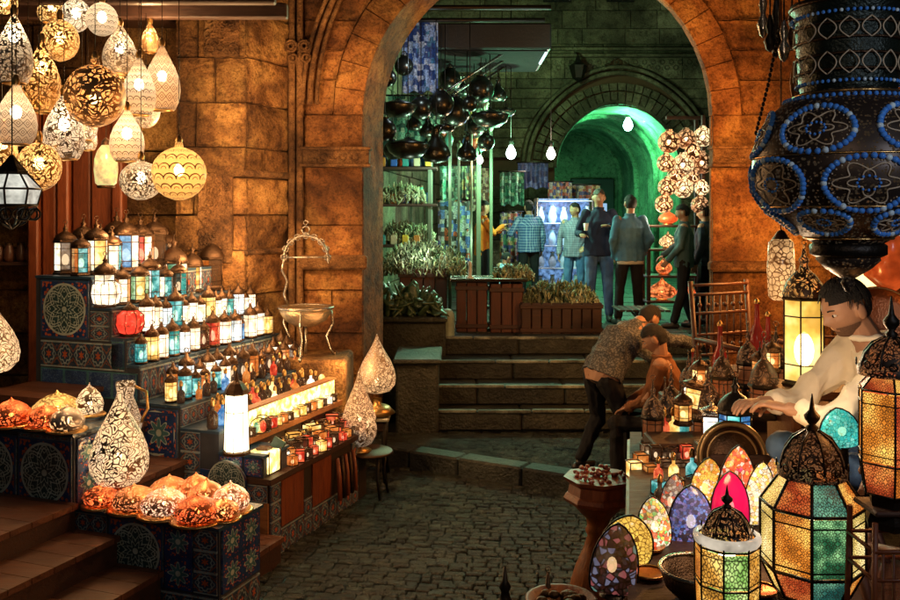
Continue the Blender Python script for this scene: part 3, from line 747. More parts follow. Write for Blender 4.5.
# ------------------------------------------------------------------ small lantern prototypes (real size, standing on z=0)
def hexa(r, n=6, rot=0): return [(r*math.cos(2*PI*k/n+rot), r*math.sin(2*PI*k/n+rot)) for k in range(n)]
def lantern_proto(r=.075, h=.2, n=6, finial=.12, mats=(GW, GT), metal=BRONZE, cat='lantern', name='glass_lantern', flare=1.0):
    t = empty(name, (0, 0, -50), 'x', cat)
    f = MB()
    f.lathe([(r*1.12, 0), (r*1.15, .012), (r*1.0, .022), (r*.95, .035), (0, .035)], n, rot=0, smooth=False)
    f.lathe([(r*1.08, .03+h), (r*1.16, .04+h), (r*1.05, .055+h)], n, rot=0, smooth=False)
    for (a, b), (a2, b2) in zip(hexa(r*1.02), hexa(r*1.02*flare)) if n == 6 else zip(hexa(r*1.02, n), hexa(r*1.02*flare, n)):
        f.tube([(a, b, .03), (a2, b2, .035+h)], r*.045, 4)
    for zz in (.03+h*.2, .03+h*.8):
        k = r*1.02*(1+(flare-1)*((zz-.03)/h)); q = hexa(k, n); q.append(q[0]); f.tube([(x, y, zz) for x, y in q], r*.035, 4)
    f.build('frame', metal, t)
    gl = MB()
    a = hexa(r*.97, n); b = hexa(r*.97*flare, n)
    for k in range(n):
        k2 = (k+1) % n; gl.m = k % len(mats)
        gl.quad((*a[k], .032), (*a[k2], .032), (*b[k2], .032+h), (*b[k], .032+h))
    gl.build('glass', list(mats), t)
    if metal is not IRON or n == 6: MB().ell((0, 0, .03+h*.38), (r*.34, r*.34, h*.22), seg=8, rows=6).build('flame', FLAME, t)
    rf = MB(); z = .05+h; R2 = r*1.05*flare
    rf.lathe([(R2, z), (R2*1.02, z+.012), (R2*.86, z+finial*.25), (R2*.55, z+finial*.42), (R2*.25, z+finial*.52), (R2*.16, z+finial*.62), (R2*.26, z+finial*.70), (R2*.12, z+finial*.78), (R2*.04, z+finial), (0, z+finial)], 12)
    rf.ring((0, 0, z+finial+.012), .014, .0025, 10, 4)
    rf.build('roof', metal, t); return t
def tube_proto():
    t = empty('candle_glass', (0, 0, -50), 'x', 'candle holder')
    m = MB(); m.lathe([(.034, .012), (.038, .02), (.038, .135), (.03, .15), (.026, .15)], 12); m.build('glass', GW, t); MB().ell((0, 0, .06), (.013, .013, .03), seg=8, rows=6).build('flame', FLAME, t)
    f = MB(); f.lathe([(.03, 0), (.042, .004), (.042, .014), (0, .014)], 12); f.lathe([(.041, .135), (.043, .142), (.03, .165), (.012, .178), (.006, .2), (0, .2)], 12)
    for k in range(6): a = k*PI/3+.4; f.tube([(.04*math.cos(a), .04*math.sin(a), .01), (.04*math.cos(a), .04*math.sin(a), .14)], .0016, 4)
    for zz in (.035, .115): f.ring((0, 0, zz), .0405, .0018, 14, 4, M=Matrix.Rotation(R(90), 3, 'X'))
    f.ring((0, 0, .212), .012, .002, 8, 4); f.build('frame', BRONZE, t); return t
def box_proto():
    t = empty('glass_box', (0, 0, -50), 'x', 'candle holder')
    m = MB(); m.bbox((0, 0, .05), (.076, .076, .088), .004); m.build('glass', GA, t); MB().ell((0, 0, .035), (.014, .014, .022), seg=8, rows=6).build('flame', FLAME, t)
    f = MB()
    for sx in (-1, 1):
        for sy in (-1, 1): f.tube([(sx*.039, sy*.039, 0), (sx*.039, sy*.039, .1)], .004, 4)
    for z in (.003, .098):
        q = [(.04, .04, z), (-.04, .04, z), (-.04, -.04, z), (.04, -.04, z), (.04, .04, z)]; f.tube(q, .005, 4)
    f.build('frame', BRONZE, t); return t
def bottle_proto():
    t = empty('perfume_bottle', (0, 0, -50), 'x', 'bottle')
    m = MB(); m.lathe([(.0, .002), (.026, 0), (.03, .01), (.03, .07), (.02, .088), (.009, .096), (.009, .12), (.012, .125)], 12); m.build('glass', GD, t)
    f = MB(); f.lathe([(.012, .12), (.015, .128), (.013, .15), (.005, .162), (0, .163)], 10); f.build('stopper', BRASS, t); return t
P_HEX = lantern_proto(); P_BIG = lantern_proto(.095, .2, 6, .2, (GG, GT)); P_TUBE = tube_proto(); P_BOX = box_proto(); P_BOT = bottle_proto()
P_BIG['label'] = 'x'

# ------------------------------------------------------------------ the tiled display on the left
DO = Vector((-1.26, 6.3, 0)); DU = Vector((.345, .939, 0)); DV = Vector((.939, -.345, 0)); DR = math.atan2(-.345, .939)
def L(a, b, z=0): return DO+DU*a+DV*b+Vector((0, 0, z))
def dbox(m, a0, a1, b0, b1, z0, z1, uvs=(1, 1)):
    c = L((a0+a1)/2, (b0+b1)/2, (z0+z1)/2); m.box(c, (abs(b1-b0), abs(a1-a0), z1-z0), DR, uvs)
PANELS = []
def dface(m, a, b0, b1, z0, z1, n=1, nv=1):      # thin tile panel facing the viewer side (-a)
    q = MB(); dbox(q, a-.012, a, b0, b1, z0, z1, (n, nv)); PANELS.append(q)
def sface(m, b, a0, a1, z0, z1, n=1, nv=1):      # thin tile panel facing +b
    q = MB(); c = L((a0+a1)/2, b+.006, (z0+z1)/2); q.box(c, (.012, a1-a0, z1-z0), DR, (n, nv)); PANELS.append(q)
def subs(root, m, name, mat):
    for q in PANELS: sub(root, q, name, mat)
    PANELS.clear()
T_MED = tile('tile_medallion', 'medallion'); T_BOR = tile('tile_border', 'border'); T_STAR = tile('tile_star', 'star'); T_NAVY = tile('tile_navy', 'navy')
TGROUT = plain('dark_tile_edge', (.02, .05, .09), .35)
dsp = empty('tiled_display', L(0, -1, 0), 'stepped display stand clad in blue patterned tiles carrying rows of lit lanterns', 'display stand')
TREADS = [(-2.1, -1.56, 1.98), (-1.56, -1.37, 1.75), (-1.37, -1.23, 1.53), (-1.23, -1.11, 1.33), (-1.11, -.75, 1.06), (-.75, -.42, .90), (-.42, -.05, .76)]
m = MB()
for b0, b1, z in TREADS: dbox(m, 0, 1.95 if b1 > -.9 and b1 < -.3 or b1 < -.9 else .32, b0+.001, b1-.001, 0, z-.02)
sub(dsp, m, 'body', plain('display_core', (.03, .035, .05), .6))
for b0, b1, z in TREADS:
    m = MB(); dbox(m, -.015, 1.97 if b1 < -.1 else .33, b0+.004, b1+.012, z-.02, z); sub(dsp, m, 'tread', TGROUT)
m = MB(); dface(m, 0, -2.04, -1.58, 1.5, 1.95); dface(m, -.0, -1.15, -.77, .66, 1.03); subs(dsp, m, 'medallion_tile', T_MED)
m = MB(); dface(m, 0, -2.04, -1.25, 1.28, 1.48, 5); dface(m, 0, -.74, -.58, .30, .88, 1, 4)
for (b0, b1, z), (c0, c1, z2) in zip(TREADS[:-2], TREADS[1:-1]): sface(m, b1-.001, 0.0, 1.9, z2+.002, z-.022, 20, 1)
dface(m, 0, -1.56, -1.39, 1.5, 1.72, 1, 2); subs(dsp, m, 'border_tile', T_BOR)
m = MB(); dface(m, 0, -2.04, -1.13, 1.07, 1.27, 4); dface(m, 0, -1.37, -1.25, 1.5, 1.51); dface(m, 0, -1.36, -1.25, 1.3, 1.5, 1); subs(dsp, m, 'navy_tile', T_NAVY)
m = MB(); dface(m, -.003, -1.06, -.80, .70, 1.0); dface(m, 0, -.57, -.2, .22, .62, 1, 1); dface(m, 0, -.20, -.06, .61, .735, 1, 1); dface(m, 0, -.41, -.22, .63, .735, 2, 1); subs(dsp, m, 'star_tile', T_STAR)
m = MB(); m.T = Matrix.Translation(L(-.03, -.33, .55)) @ Matrix.Rotation(DR, 4, 'Z') @ Matrix.Rotation(R(90), 4, 'X')
m.lathe([(.155, -.015), (.16, 0), (.155, .015)], 32); i = m.V(*[(.155*math.cos(2*PI*k/32), .155*math.sin(2*PI*k/32), .014) for k in range(32)])
m.F(range(i, i+32), [(.5+.44*math.cos(2*PI*k/32), .5+.44*math.sin(2*PI*k/32)) for k in range(32)]); m.T = Matrix.Identity(4)
sub(dsp, m, 'round_plaque', T_MED)

# table with wooden end and drawers in front
tb = empty('display_counter', L(.8, -.15, 0), 'long dark tiled counter with an orange wooden end panel and goods on top', 'counter')
m = MB(); dbox(m, .02, 1.6, -.28, -.02, 0, .56); sub(tb, m, 'body', plain('counter_core', (.025, .015, .01), .6))
m = MB(); dbox(m, -.02, 1.63, -.36, .02, .56, .60); sub(tb, m, 'top', W_DARK)
m = MB(); dbox(m, -.0, .018, -.27, -.02, .02, .42); sub(tb, m, 'end_panel', W_AMB)
m = MB(); sface(m, -.02, .03, .16, .02, .54, 1, 4); sface(m, -.02, .5, .62, .02, .3, 1, 2); sface(m, -.02, 1.3, 1.42, .02, .54, 1, 4); sface(m, -.02, .62, 1.3, .02, .2, 5, 1); sface(m, -.02, .16, .5, .02, .2, 3, 1); dface(m, 0, -.27, -.02, .43, .55, 2, 1)
subs(tb, m, 'border_tile', T_BOR)
m = MB(); sface(m, -.02, .17, .49, .21, .54, 1, 1); sface(m, -.02, .63, .93, .21, .54, 1, 1); subs(tb, m, 'drawer_front', W_RED)
for k in range(5):
    a = .98+k*.07; m = MB(); m.tube([L(a, .02, .50), L(a-.02, .05, .36), L(a-.05, .07, .18)], .016, 8, r2=.02); o = m.build('rolled_mat', [W_RED, BRONZE][k % 2])
    meta(o, 'rolled brown tube hanging on the counter front, %s from its near end' % ORD[k], 'roll', 'rolls hanging on the counter front')

# ------------------------------------------------------------------ rows of little lights
def row(proto, tier, items, a0, a1, b, z, sc=1.0, jit=.02, noun='glass lantern', group=None, two=False):
    short = tier.replace('tiled ', '')
    n = len(items)
    for k, c in enumerate(items):
        a = a0+(a1-a0)*(k/(n-1) if n > 1 else 0)+rng.uniform(-jit, jit); bb = b+rng.uniform(-jit, jit)
        cols = c.split('+'); ms = [GLN[q] for q in cols]
        colr = ' and '.join(dict.fromkeys(cols))
        place(proto, L(a, bb, z), '%s %s, %s from near end of %s' % (colr, noun, ORD[k] if k < 20 else 'far along', tier), rng.uniform(0, 1), sc*rng.uniform(.82, 1.18), {'glass': ms}, group)
row(P_HEX, 'the display top tier', ['teal+amber', 'yellow+white', 'white+teal', 'blue+white', 'red+white', 'dim+amber', 'dim+teal'], .06, 1.1, -1.72, 1.98, 1.12, group='lanterns on the top tier')
row(P_HEX, 'top tier back', ['dim+white', 'dim+frosted', 'dim+amber', 'dim+yellow'], .15, .75, -1.96, 1.98, 1.3, group='tall lanterns at the back of the top tier')
row(P_BIG, 'wall end', ['green+white+teal', 'yellow+white+yellow', 'dim+amber+dim'], 1.05, 1.62, -1.6, 1.76, 1.15, group='large lanterns at the wall end')
row(P_HEX, 'second tier', ['white+white', 'white+amber', 'yellow+green', 'teal+frosted', 'teal+white', 'dim+teal'], .06, .9, -1.46, 1.75, .95, group='lanterns on the second tier')
row(P_TUBE, 'third tier', ['white', 'white', 'frosted', 'teal', 'white', 'white', 'white', 'yellow', 'white', 'white', 'teal', 'frosted', 'white', 'white'], .3, 1.8, -1.30, 1.53, 1.4, noun='candle glass', group='candle glasses on the third tier')
row(P_TUBE, 'fourth tier', ['teal', 'yellow', 'white', 'teal', 'frosted', 'white', 'dim', 'red', 'white', 'frosted', 'blue', 'white', 'white', 'yellow'], .06, 1.85, -1.17, 1.33, 1.35, noun='candle glass', group='candle glasses on the fourth tier')
row(P_TUBE, 'fifth tier back', ['amber', 'frosted', 'white', 'white', 'frosted', 'white', 'teal', 'red', 'amber', 'frosted', 'white', 'yellow'], .3, 1.85, -1.03, 1.06, 1.35, noun='candle glass', group='candle glasses at the back of the fifth tier')
row(P_TUBE, 'fifth tier front', ['yellow', 'teal', 'teal', 'amber', 'teal', 'white', 'dim', 'dim', 'amber', 'dim', 'dim', 'dim', 'amber', 'dim'], .06, 1.85, -.88, 1.06, 1.25, noun='candle glass', group='candle glasses at the front of the fifth tier')
row(P_BOT, 'sixth tier back', ['amber', 'dim', 'dim', 'amber', 'dim', 'red', 'dim', 'dim', 'yellow', 'dim', 'dim', 'red', 'dim', 'dim', 'dim', 'amber'], .3, 1.85, -.65, .90, 1.15, noun='stoppered bottle', group='bottles at the back of the sixth tier')
row(P_BOT, 'sixth tier front', ['dim', 'blue', 'amber', 'dim', 'dim', 'red', 'dim', 'white', 'dim', 'dim', 'amber', 'dim', 'white', 'dim', 'yellow', 'dim'], .06, 1.85, -.52, .90, 1.2, noun='stoppered bottle', group='bottles at the front of the sixth tier')
row(P_TUBE, 'gap before the stone pier', ['frosted', 'white', 'yellow'], 1.75, 1.95, -.95, 1.06, 1.2, noun='candle glass', group='candle glasses at the wall end')
row(P_HEX, 'third tier wall half', ['white+frosted', 'teal+white', 'dim+white', 'amber+white'], 1.0, 1.8, -1.34, 1.53, .62, noun='caged lantern', group='caged lanterns on the third tier')
row(P_HEX, 'fourth tier middle', ['red+red', 'blue+frosted', 'white+yellow'], .9, 1.75, -1.2, 1.33, .66, noun='caged lantern', group='caged lanterns on the fourth tier')
row(P_BOT, 'fifth tier front edge', ['dim', 'amber', 'dim', 'dim', 'blue', 'dim', 'amber', 'dim', 'dim', 'red', 'dim', 'dim', 'amber', 'dim'], .1, 1.85, -.79, 1.06, .95, noun='stoppered bottle', group='bottles on the front edge of the fifth tier')
# red globe lantern at the head of the third tier
t = empty('globe_lantern', L(.12, -1.3, 1.53), 'round red glass lantern in a wire cage at the near end of the third tier', 'lantern')
m = MB(); m.lathe([(.03, .01), (.085, .03), (.11, .09), (.10, .16), (.05, .2), (.03, .2)], 20); m.build('glass', glass('glass_red_deep', (1, .06, .03), 1.3, .25, sc=14), t)
m = MB(); m.lathe([(.07, 0), (.075, .015), (.03, .02)], 16); m.lathe([(.06, .195), (.065, .205), (.02, .24), (0, .26)], 12)
for k in range(8):
    a = k*PI/4; m.tube([(q[0]*math.cos(a), q[0]*math.sin(a), q[1]) for q in ((.04, .01), (.088, .03), (.113, .09), (.103, .16), (.055, .2))], .003, 4)
m.build('frame', BRONZE, t)
t = empty('globe_lantern', L(.06, -1.47, 1.75), 'round white glass lantern with caged ribs at the near end of the second tier', 'lantern')
m = MB(); m.lathe([(.05, .01), (.095, .03), (.11, .10), (.10, .17), (.06, .2)], 20); m.build('glass', GW, t)
m = MB(); m.lathe([(.07, 0), (.075, .015), (.03, .02)], 16); m.lathe([(.07, .195), (.075, .205), (.02, .25), (0, .27)], 12)
for k in range(12):
    a = k*PI/6; m.tube([(q[0]*math.cos(a), q[0]*math.sin(a), q[1]) for q in ((.055, .01), (.098, .03), (.113, .10), (.103, .17), (.063, .2))], .0025, 4)
m.ring((0, 0, .1), .113, .003, 24, 4, M=Matrix.Rotation(R(90), 3, 'X')); m.build('frame', BRONZE, t)
# bright tall lantern at the corner
t = empty('tall_lantern', L(-.02, -.26, .76), 'tall glowing white lantern above the round tile plaque', 'lantern')
m = MB()
for k in range(8):
    a, b = hexa(.088, 8)[k], hexa(.088, 8)[(k+1) % 8]; c, d = hexa(.076, 8)[k], hexa(.076, 8)[(k+1) % 8]
    m.quad((*a, .03), (*b, .03), (*d, .42), (*c, .42))
m.build('glass', glass('glass_blaze', (1, .80, .48), 5, .9, sample=False), t)
m = MB(); m.lathe([(.1, 0), (.1, .02), (.08, .03)], 8, smooth=False); m.lathe([(.078, .42), (.088, .43), (.08, .46), (.05, .5), (.02, .52), (.012, .56), (0, .6)], 8, smooth=False)
for p in hexa(.09, 8): m.tube([(*p, .02), (p[0]*.87, p[1]*.87, .43)], .003, 4)
q = hexa(.082, 8); q.append(q[0]); m.tube([(x, y, .30) for x, y in q], .003, 4)
m.build('frame', BRONZE, t)
# backlit yellow cabinet
t = empty('backlit_cabinet', L(.85, -.36, .6), 'long yellow backlit glass cabinet glowing along the top of the counter', 'cabinet')
m = MB(); dbox(m, .1, 1.62, -.40, -.34, .82, 1.0); sub(t, m, 'panel', glass('glass_backlit', (1, .72, .16), 2.6, .35, sc=16, core=(1, .9, .5)))
m = MB(); dbox(m, .08, 1.64, -.41, -.27, .78, .82); dbox(m, .08, 1.64, -.41, -.33, 1.0, 1.015)
sub(t, m, 'shelf', W_AMB)
m = MB(); dbox(m, .08, 1.64, -.41, -.345, .60, .78); sub(t, m, 'base', W_DARK)
cols = ['amber', 'dim', 'yellow', 'dim', 'red', 'yellow', 'amber', 'dim', 'yellow', 'yellow', 'dim', 'amber', 'yellow', 'dim', 'white', 'dim']
row(P_BOX, 'backlit cabinet ledge', cols, .14, 1.55, -.31, .82, .75, .006, noun='glass box', group='glass boxes before the backlit cabinet')
row(P_BOX, 'counter back row', ['dim', 'amber', 'amber', 'dim', 'yellow', 'yellow', 'dim', 'yellow', 'dim', 'amber', 'dim', 'red', 'dim', 'dim'], .38, 1.58, -.24, .60, 1.25, .012, noun='glass box', group='glass boxes in the back row on the counter')
row(P_BOX, 'counter middle row', ['yellow', 'white', 'amber', 'dim', 'dim', 'red', 'dim', 'amber', 'red', 'amber', 'red', 'dim', 'red', 'amber', 'dim'], .30, 1.60, -.13, .60, 1.05, .015, noun='glass box', group='glass boxes in the front row on the counter')
row(P_BOX, 'counter lip', ['amber', 'red', 'dim', 'red', 'yellow', 'red', 'dim', 'red', 'amber', 'dim', 'red', 'white'], .35, 1.6, -.03, .60, .8, .012, noun='glass box', group='little glass boxes on the counter lip')
row(P_BOT, 'gap between counter boxes', ['dim', 'dim', 'amber', 'dim', 'red', 'dim', 'amber', 'dim', 'dim', 'red', 'dim', 'amber'], .4, 1.58, -.185, .60, .85, .012, noun='stoppered bottle', group='bottles between the counter boxes')
t = empty('cube_lantern', L(.12, -.12, .605), 'bright square lantern blazing at the near corner of the counter', 'lantern', rz=DR)
m = MB(); m.bbox((0, 0, .085), (.17, .15, .15), .006); m.build('glass', glass('glass_gold_block', (1, .66, .18), 2.6, .5, sc=14, core=(1, .85, .5)), t)
m = MB()
for sx in (-1, 1):
    for sy in (-1, 1): m.tube([(sx*.086, sy*.077, 0), (sx*.086, sy*.077, .17)], .005, 4)
m.bbox((0, 0, .172), (.1, .09, .02), .01); m.build('frame', BRONZE, t)
meta(MB().bbox((0, 0, 0), (.1, .02, .08), .004).build('price_card', plain('dark_green_card', (.01, .04, .03), .4), loc=L(.24, -.08, .78)), 'dark green card leaning above the bright square lantern', 'card')
bpy.data.objects['price_card'].rotation_euler = (R(-15), R(25), DR); 
# small basket of bottles
t = empty('wire_basket', L(.33, -.28, .82), 'small arched wire basket holding bottles before the backlit cabinet', 'basket')
m = MB()
for s_ in (-.05, .05): m.ring((0, s_, .06), .07, .004, 16, 4, arc=PI)
m.ring((0, 0, .02), .07, .004, 20, 4, M=Matrix.Rotation(R(90), 3, 'X')); m.build('frame', BRONZE, t)
m = MB(); m.ell((.02, -.02, .06), (.025, .02, .045)); m.build('red_bottle', GR, t)
m = MB(); m.ell((-.03, -.02, .05), (.022, .02, .04)); m.build('green_bottle', GG, t)

# ------------------------------------------------------------------ near tiled blocks and wooden steps
nb = empty('tiled_plinth', L(-.8, -.4, 0), 'two level blue tiled plinth holding the copper lamps in the near corner', 'plinth')
m = MB(); dbox(m, -1.0, -.56, -1.9, -.80, 0, 1.06); dbox(m, -1.0, -.56, -.80, .27, 0, .60); sub(nb, m, 'body', plain('display_core', (.03, .035, .05), .6))
m = MB(); dbox(m, -1.02, -.54, -1.9, -.79, 1.06, 1.08); dbox(m, -1.02, -.54, -.785, .285, .60, .62); sub(nb, m, 'top', TGROUT)
m = MB(); dface(m, -1.0, -1.24, -.81, .60, 1.03); dface(m, -1.0, -.52, -.12, .22, .6); dface(m, -1.0, -1.7, -1.26, .6, 1.03); subs(nb, m, 'medallion_tile', T_MED)
m = MB(); dface(m, -1.0, -1.24, -.81, 1.03-.0, 1.055, 4); dface(m, -1.0, -.78, -.54, .22, .6, 2, 3); dface(m, -1.0, -.78, .26, .01, .2, 8, 1); dface(m, -1.0, .1, .26, .22, .6, 1, 3); sface(m, .27, -.98, -.58, .01, .2, 3, 1)
subs(nb, m, 'border_tile', T_BOR)
m = MB(); dface(m, -1.0, -.11, .09, .22, .6, 1, 2); sface(m, .27, -.98, -.58, .22, .6, 2, 2); sface(m, -.8, -.98, -.58, .64, 1.04, 2, 2); subs(nb, m, 'star_tile', T_STAR)
# wooden stairs in front and between
def wsteps(name, a0, a1, st, lab):
    t = empty(name, L((a0+a1)/2, st[0][1], 0), lab, 'steps')
    for (b0, b1, z) in st:
        m = MB(); aa = a0; 
        while aa < a1-.02:
            w = min(.16, a1-aa); dbox(m, aa+.002, aa+w-.002, b0, b1+.025, z-.035, z); aa += w
        sub(t, m, 'tread', W_STEP)
        m = MB(); dbox(m, a0, a1, b0+.01, b1, 0, z-.036); sub(t, m, 'riser', W_DARK)
wsteps('wooden_steps', -2.2, -1.03, [(-1.9, -.76, .66), (-.76, -.44, .50), (-.44, -.12, .33), (-.12, .2, .16)], 'worn brown wooden steps in the near corner below the tiled plinth')
wsteps('wooden_steps', -.53, -.02, [(-2.1, -1.45, 1.16), (-1.45, -1.05, .93), (-1.05, -.70, .68), (-.70, -.25, .46), (-.25, .1, .22)], 'narrow brown wooden steps between the copper lamps and the tall tiled display')

# ------------------------------------------------------------------ pierced lamps that stand
PA = pierced('pierced_white', (.16, .12, .08), (.95, .84, .66), 'arab', 23, .26, .42, .08)
PC_ = pierced('pierced_copper', (.85, .34, .14), (1, .46, .2), 'arab', 33, .55, .4, .17, rough=.25)
PR = pierced('pierced_red', (.70, .20, .08), (1, .24, .08), 'arab', 34, .6, .4, .17, rough=.25)
PY = pierced('pierced_yellow', (.5, .34, .12), (1, .74, .28), 'arab', 22, .5, .4, .1)
PD = pierced('pierced_fine', (.26, .18, .12), (1, .80, .56), 'arab', 30, .22, .4, .11, rough=.5)
def plight(name, loc, w, col, rad=.03):
    l = bpy.data.lights.new(name, 'POINT'); l.energy = w; l.color = col; l.shadow_soft_size = rad
    o = bpy.data.objects.new(name, l); COL.objects.link(o); o.location = loc; return o
def standing(name, loc, label, prof, mat, base=None, w=4, bz=.5, cat='lamp', group=None, seg=28, cap=None, rz=0, sc=1.0):
    t = empty(name, loc, label, cat, group, rz, sc)
    H = prof[-1][1]
    m = MB(); m.lathe(prof, seg, uvn=1); m.build('shade', mat, t)
    if base:
        m = MB(); m.lathe(base, 24); m.build('base', BRASS if base[0][0] > .07 else BRONZE, t)
    m = MB(); m.ell((0, 0, H*bz), (.016, .016, .022), seg=10, rows=6); b_ = m.build('bulb', BULB, t)
    if w:
        l = plight('bulb_light', (0, 0, H*bz), w, (1, .62, .30), .015); l.parent = t; l.location = (0, 0, H*bz+.045)
    return t
def onion(r, h, z0=.03): return [(r*.35, z0), (r*.75, z0+h*.05), (r*.98, z0+h*.2), (r, z0+h*.32), (r*.9, z0+h*.46), (r*.62, z0+h*.6), (r*.35, z0+h*.7), (r*.16, z0+h*.8), (r*.07, z0+h*.92), (.002, z0+h)]
def drop(r, h, z0=.1): return [(r*.3, z0), (r*.7, z0+h*.04), (r*.95, z0+h*.14), (r, z0+h*.25), (r*.94, z0+h*.38), (r*.75, z0+h*.53), (r*.5, z0+h*.67), (r*.3, z0+h*.78), (r*.15, z0+h*.88), (r*.06, z0+h*.96), (.002, z0+h)]
STB = [(.09, 0), (.1, .01), (.06, .03), (.025, .05), (.03, .08), (.05, .1)]
standing('teardrop_lamp', L(-.8, -.62, .62), 'large silver white teardrop lamp with curling cutwork above the copper lamps', drop(.185, .62), PA, STB, 9, .4)
standing('teardrop_lamp', L(-.86, -1.66, 1.08), 'tall white pierced teardrop lamp cut off by the edge of the photo', [(p[0], p[1]+.2) for p in drop(.2, .55)], PA, [(.1, 0), (.11, .01), (.05, .05), (.03, .15), (.05, .3)], 9, .4)
# jug-like silver spout beside the teardrop
# copper dome lamps
cop = [  # a, b, z, r, h, mat, label
 (-.93, -1.10, 1.08, .10, .16, PR, 'orange red squat pierced lamp on the upper tiled plinth'),
 (-.72, -1.20, 1.08, .15, .22, PY, 'yellow openwork basket lamp on the upper tiled plinth'),
 (-.62, -1.02, 1.10, .085, .26, PA, 'small cream onion lamp behind the yellow basket lamp'),
 (-.95, -.90, 1.08, .10, .18, pierced('pierced_silver', (.5, .42, .36), (1, .8, .6), 'arab', 20, .1, .2, .2), 'polished silver ball lamp at the edge of the upper plinth'),
 (-.95, -1.36, 1.08, .12, .2, PR, 'red pierced lamp at the photo edge beside the yellow basket lamp'),
 (-.92, -.66, .62, .10, .14, PR, 'dim red copper lamp at the back corner of the lower plinth'),
 (-.66, -.34, .62, .12, .17, PC_, 'copper pierced lamp just behind the big teardrop lamp foot'),
 (-.60, -.18, .62, .10, .19, PC_, 'copper onion lamp highest of the copper group'),
 (-.90, -.42, .62, .13, .17, PC_, 'wide copper lamp at the foot of the big teardrop lamp'),
 (-.92, -.18, .62, .13, .20, pierced('pierced_rose', (.85, .45, .28), (1, .78, .58), 'arab', 34, .7, .4, .15), 'brightest domed copper lamp in the middle of the group'),
 (-.70, -.03, .62, .11, .20, PC_, 'copper lamp with a pointed tip between the bright dome and the counter'),
 (-.95, .08, .62, .125, .18, PR, 'red copper dome lamp at the front of the lower plinth'),
 (-.72, .16, .62, .11, .21, pierced('pierced_rose', None, None), 'pale copper onion lamp on the outer corner of the lower plinth'),
 (-.86, .20, .62, .09, .12, PC_, 'small copper lamp on the outer edge of the lower plinth'),
]
for k, (a, b, z, r, h, mt, lab) in enumerate(cop):
    h *= .72; r *= 1.08
    rr = [(r*.55, .012), (r*.92, .03), (r, .05+h*.12), (r*.93, .05+h*.3), (r*.7, .05+h*.52), (r*.4, .05+h*.68), (r*.16, .05+h*.76), (r*.06, .05+h*.84), (.002, .05+h*.92)]
    standing('copper_lamp', L(a, b, z), lab, rr, mt, [(r*1.15, 0), (r*1.2, .006), (r*1.05, .016), (r*.55, .014)], .9, .35, group='copper table lamps on the tiled plinth', rz=k)
# white jug with spout
t = empty('metal_jug', L(-.55, -.78, .93), 'pale metal jug with open spout standing behind the big teardrop lamp', 'jug')
m = MB(); m.lathe([(.05, 0), (.09, .04), (.11, .12), (.08, .22), (.05, .3), (.065, .38), (.06, .4)], 20); m.build('body', PA, t)
m = MB(); m.tube([(.06, 0, .37), (.14, 0, .33), (.15, 0, .22), (.1, 0, .12)], .01, 6); m.build('handle', BRASS, t)

# silver brazier with arched frame
t = empty('brazier_stand', (-1.33, 8.3, 1.14), 'ornate silver stand with arched frame and hanging bowl before the pier', 'stand')
m = MB(); m.lathe([(.02, .28), (.1, .29), (.19, .34), (.235, .41), (.25, .46), (.24, .46), (.17, .36), (.02, .31)], 24); m.build('bowl', plain('engraved_silver', (.6, .45, .28), .25, .9, .5, 26, .4), t)
m = MB()
for k in range(3):
    a = 2*PI*k/3+.5; c, s_ = math.cos(a), math.sin(a)
    m.tube([(c*.24, s_*.24, .44), (c*.27, s_*.27, .3), (c*.2, s_*.2, .18), (c*.24, s_*.24, .06), (c*.28, s_*.28, .0), (c*.31, s_*.31, .03)], .012, 6)
m.tube([(0, 0, .29), (0, 0, .03)], .012, 6); m.ring((0, 0, .46), .25, .012, 24, 6, M=Matrix.Rotation(R(90), 3, 'X')); m.build('leg', SILVER, t)
m = MB()
m.ring((0, 0, .92), .2, .012, 24, 5, arc=PI); 
m.tube([(-.2, 0, .92), (-.22, 0, .8), (-.17, 0, .7), (-.2, 0, .58), (-.16, 0, .47)], .012, 6); m.tube([(.2, 0, .92), (.21, 0, .86)], .01, 6)
m.tube([(-.22, 0, .92), (.22, 0, .92)], .009, 5)
for k in range(9): a = PI*k/8; m.ring((.2*math.cos(a), 0, .92+.2*math.sin(a)), .028, .006, 10, 4)
m.ring((0, 0, 1.17), .035, .008, 12, 4); m.ring((0, 0, 1.24), .02, .006, 10, 4)
m.build('arched_frame', SILVER, t)
# two fine pierced lamps and their stands
t = empty('side_table', (-.78, 8.3, 0), 'small dark side table under the tall teardrop lamp', 'table')
m = MB(); m.bbox((0, 0, .60), (.46, .42, .035), .01); m.build('tabletop', plain('grey_marble', (.28, .27, .22), .3), t)
for sx in (-1, 1):
    for sy in (-1, 1): MB().tube([(sx*.19, sy*.17, .58), (sx*.17, sy*.15, .3), (sx*.2, sy*.18, 0)], .018, 6).build('leg', IRON, t)
m = MB(); m.bbox((0, 0, .53), (.40, .36, .08), .01); m.build('apron', W_DARK, t)
standing('teardrop_lamp', (-.67, 8.25, .62), 'finely pierced teardrop lamp with bright spot on the small side table', [(p[0], p[1]+.10) for p in drop(.175, .54)], PD, [(.13, 0), (.17, .02), (.11, .08), (.04, .1), (.045, .15)], 2.5, .42)
t = empty('round_stool', (-.70, 7.75, 0), 'low round iron stool holding the slender pointed lamp', 'stool')
m = MB(); m.lathe([(0, .40), (.2, .40), (.215, .41), (.2, .425), (0, .425)], 24); m.build('seat', BRONZE, t)
for k in range(4): a = k*PI/2+.6; MB().tube([(.17*math.cos(a), .17*math.sin(a), .4), (.15*math.cos(a), .15*math.sin(a), .2), (.2*math.cos(a), .2*math.sin(a), 0)], .012, 5).build('leg', IRON, t)
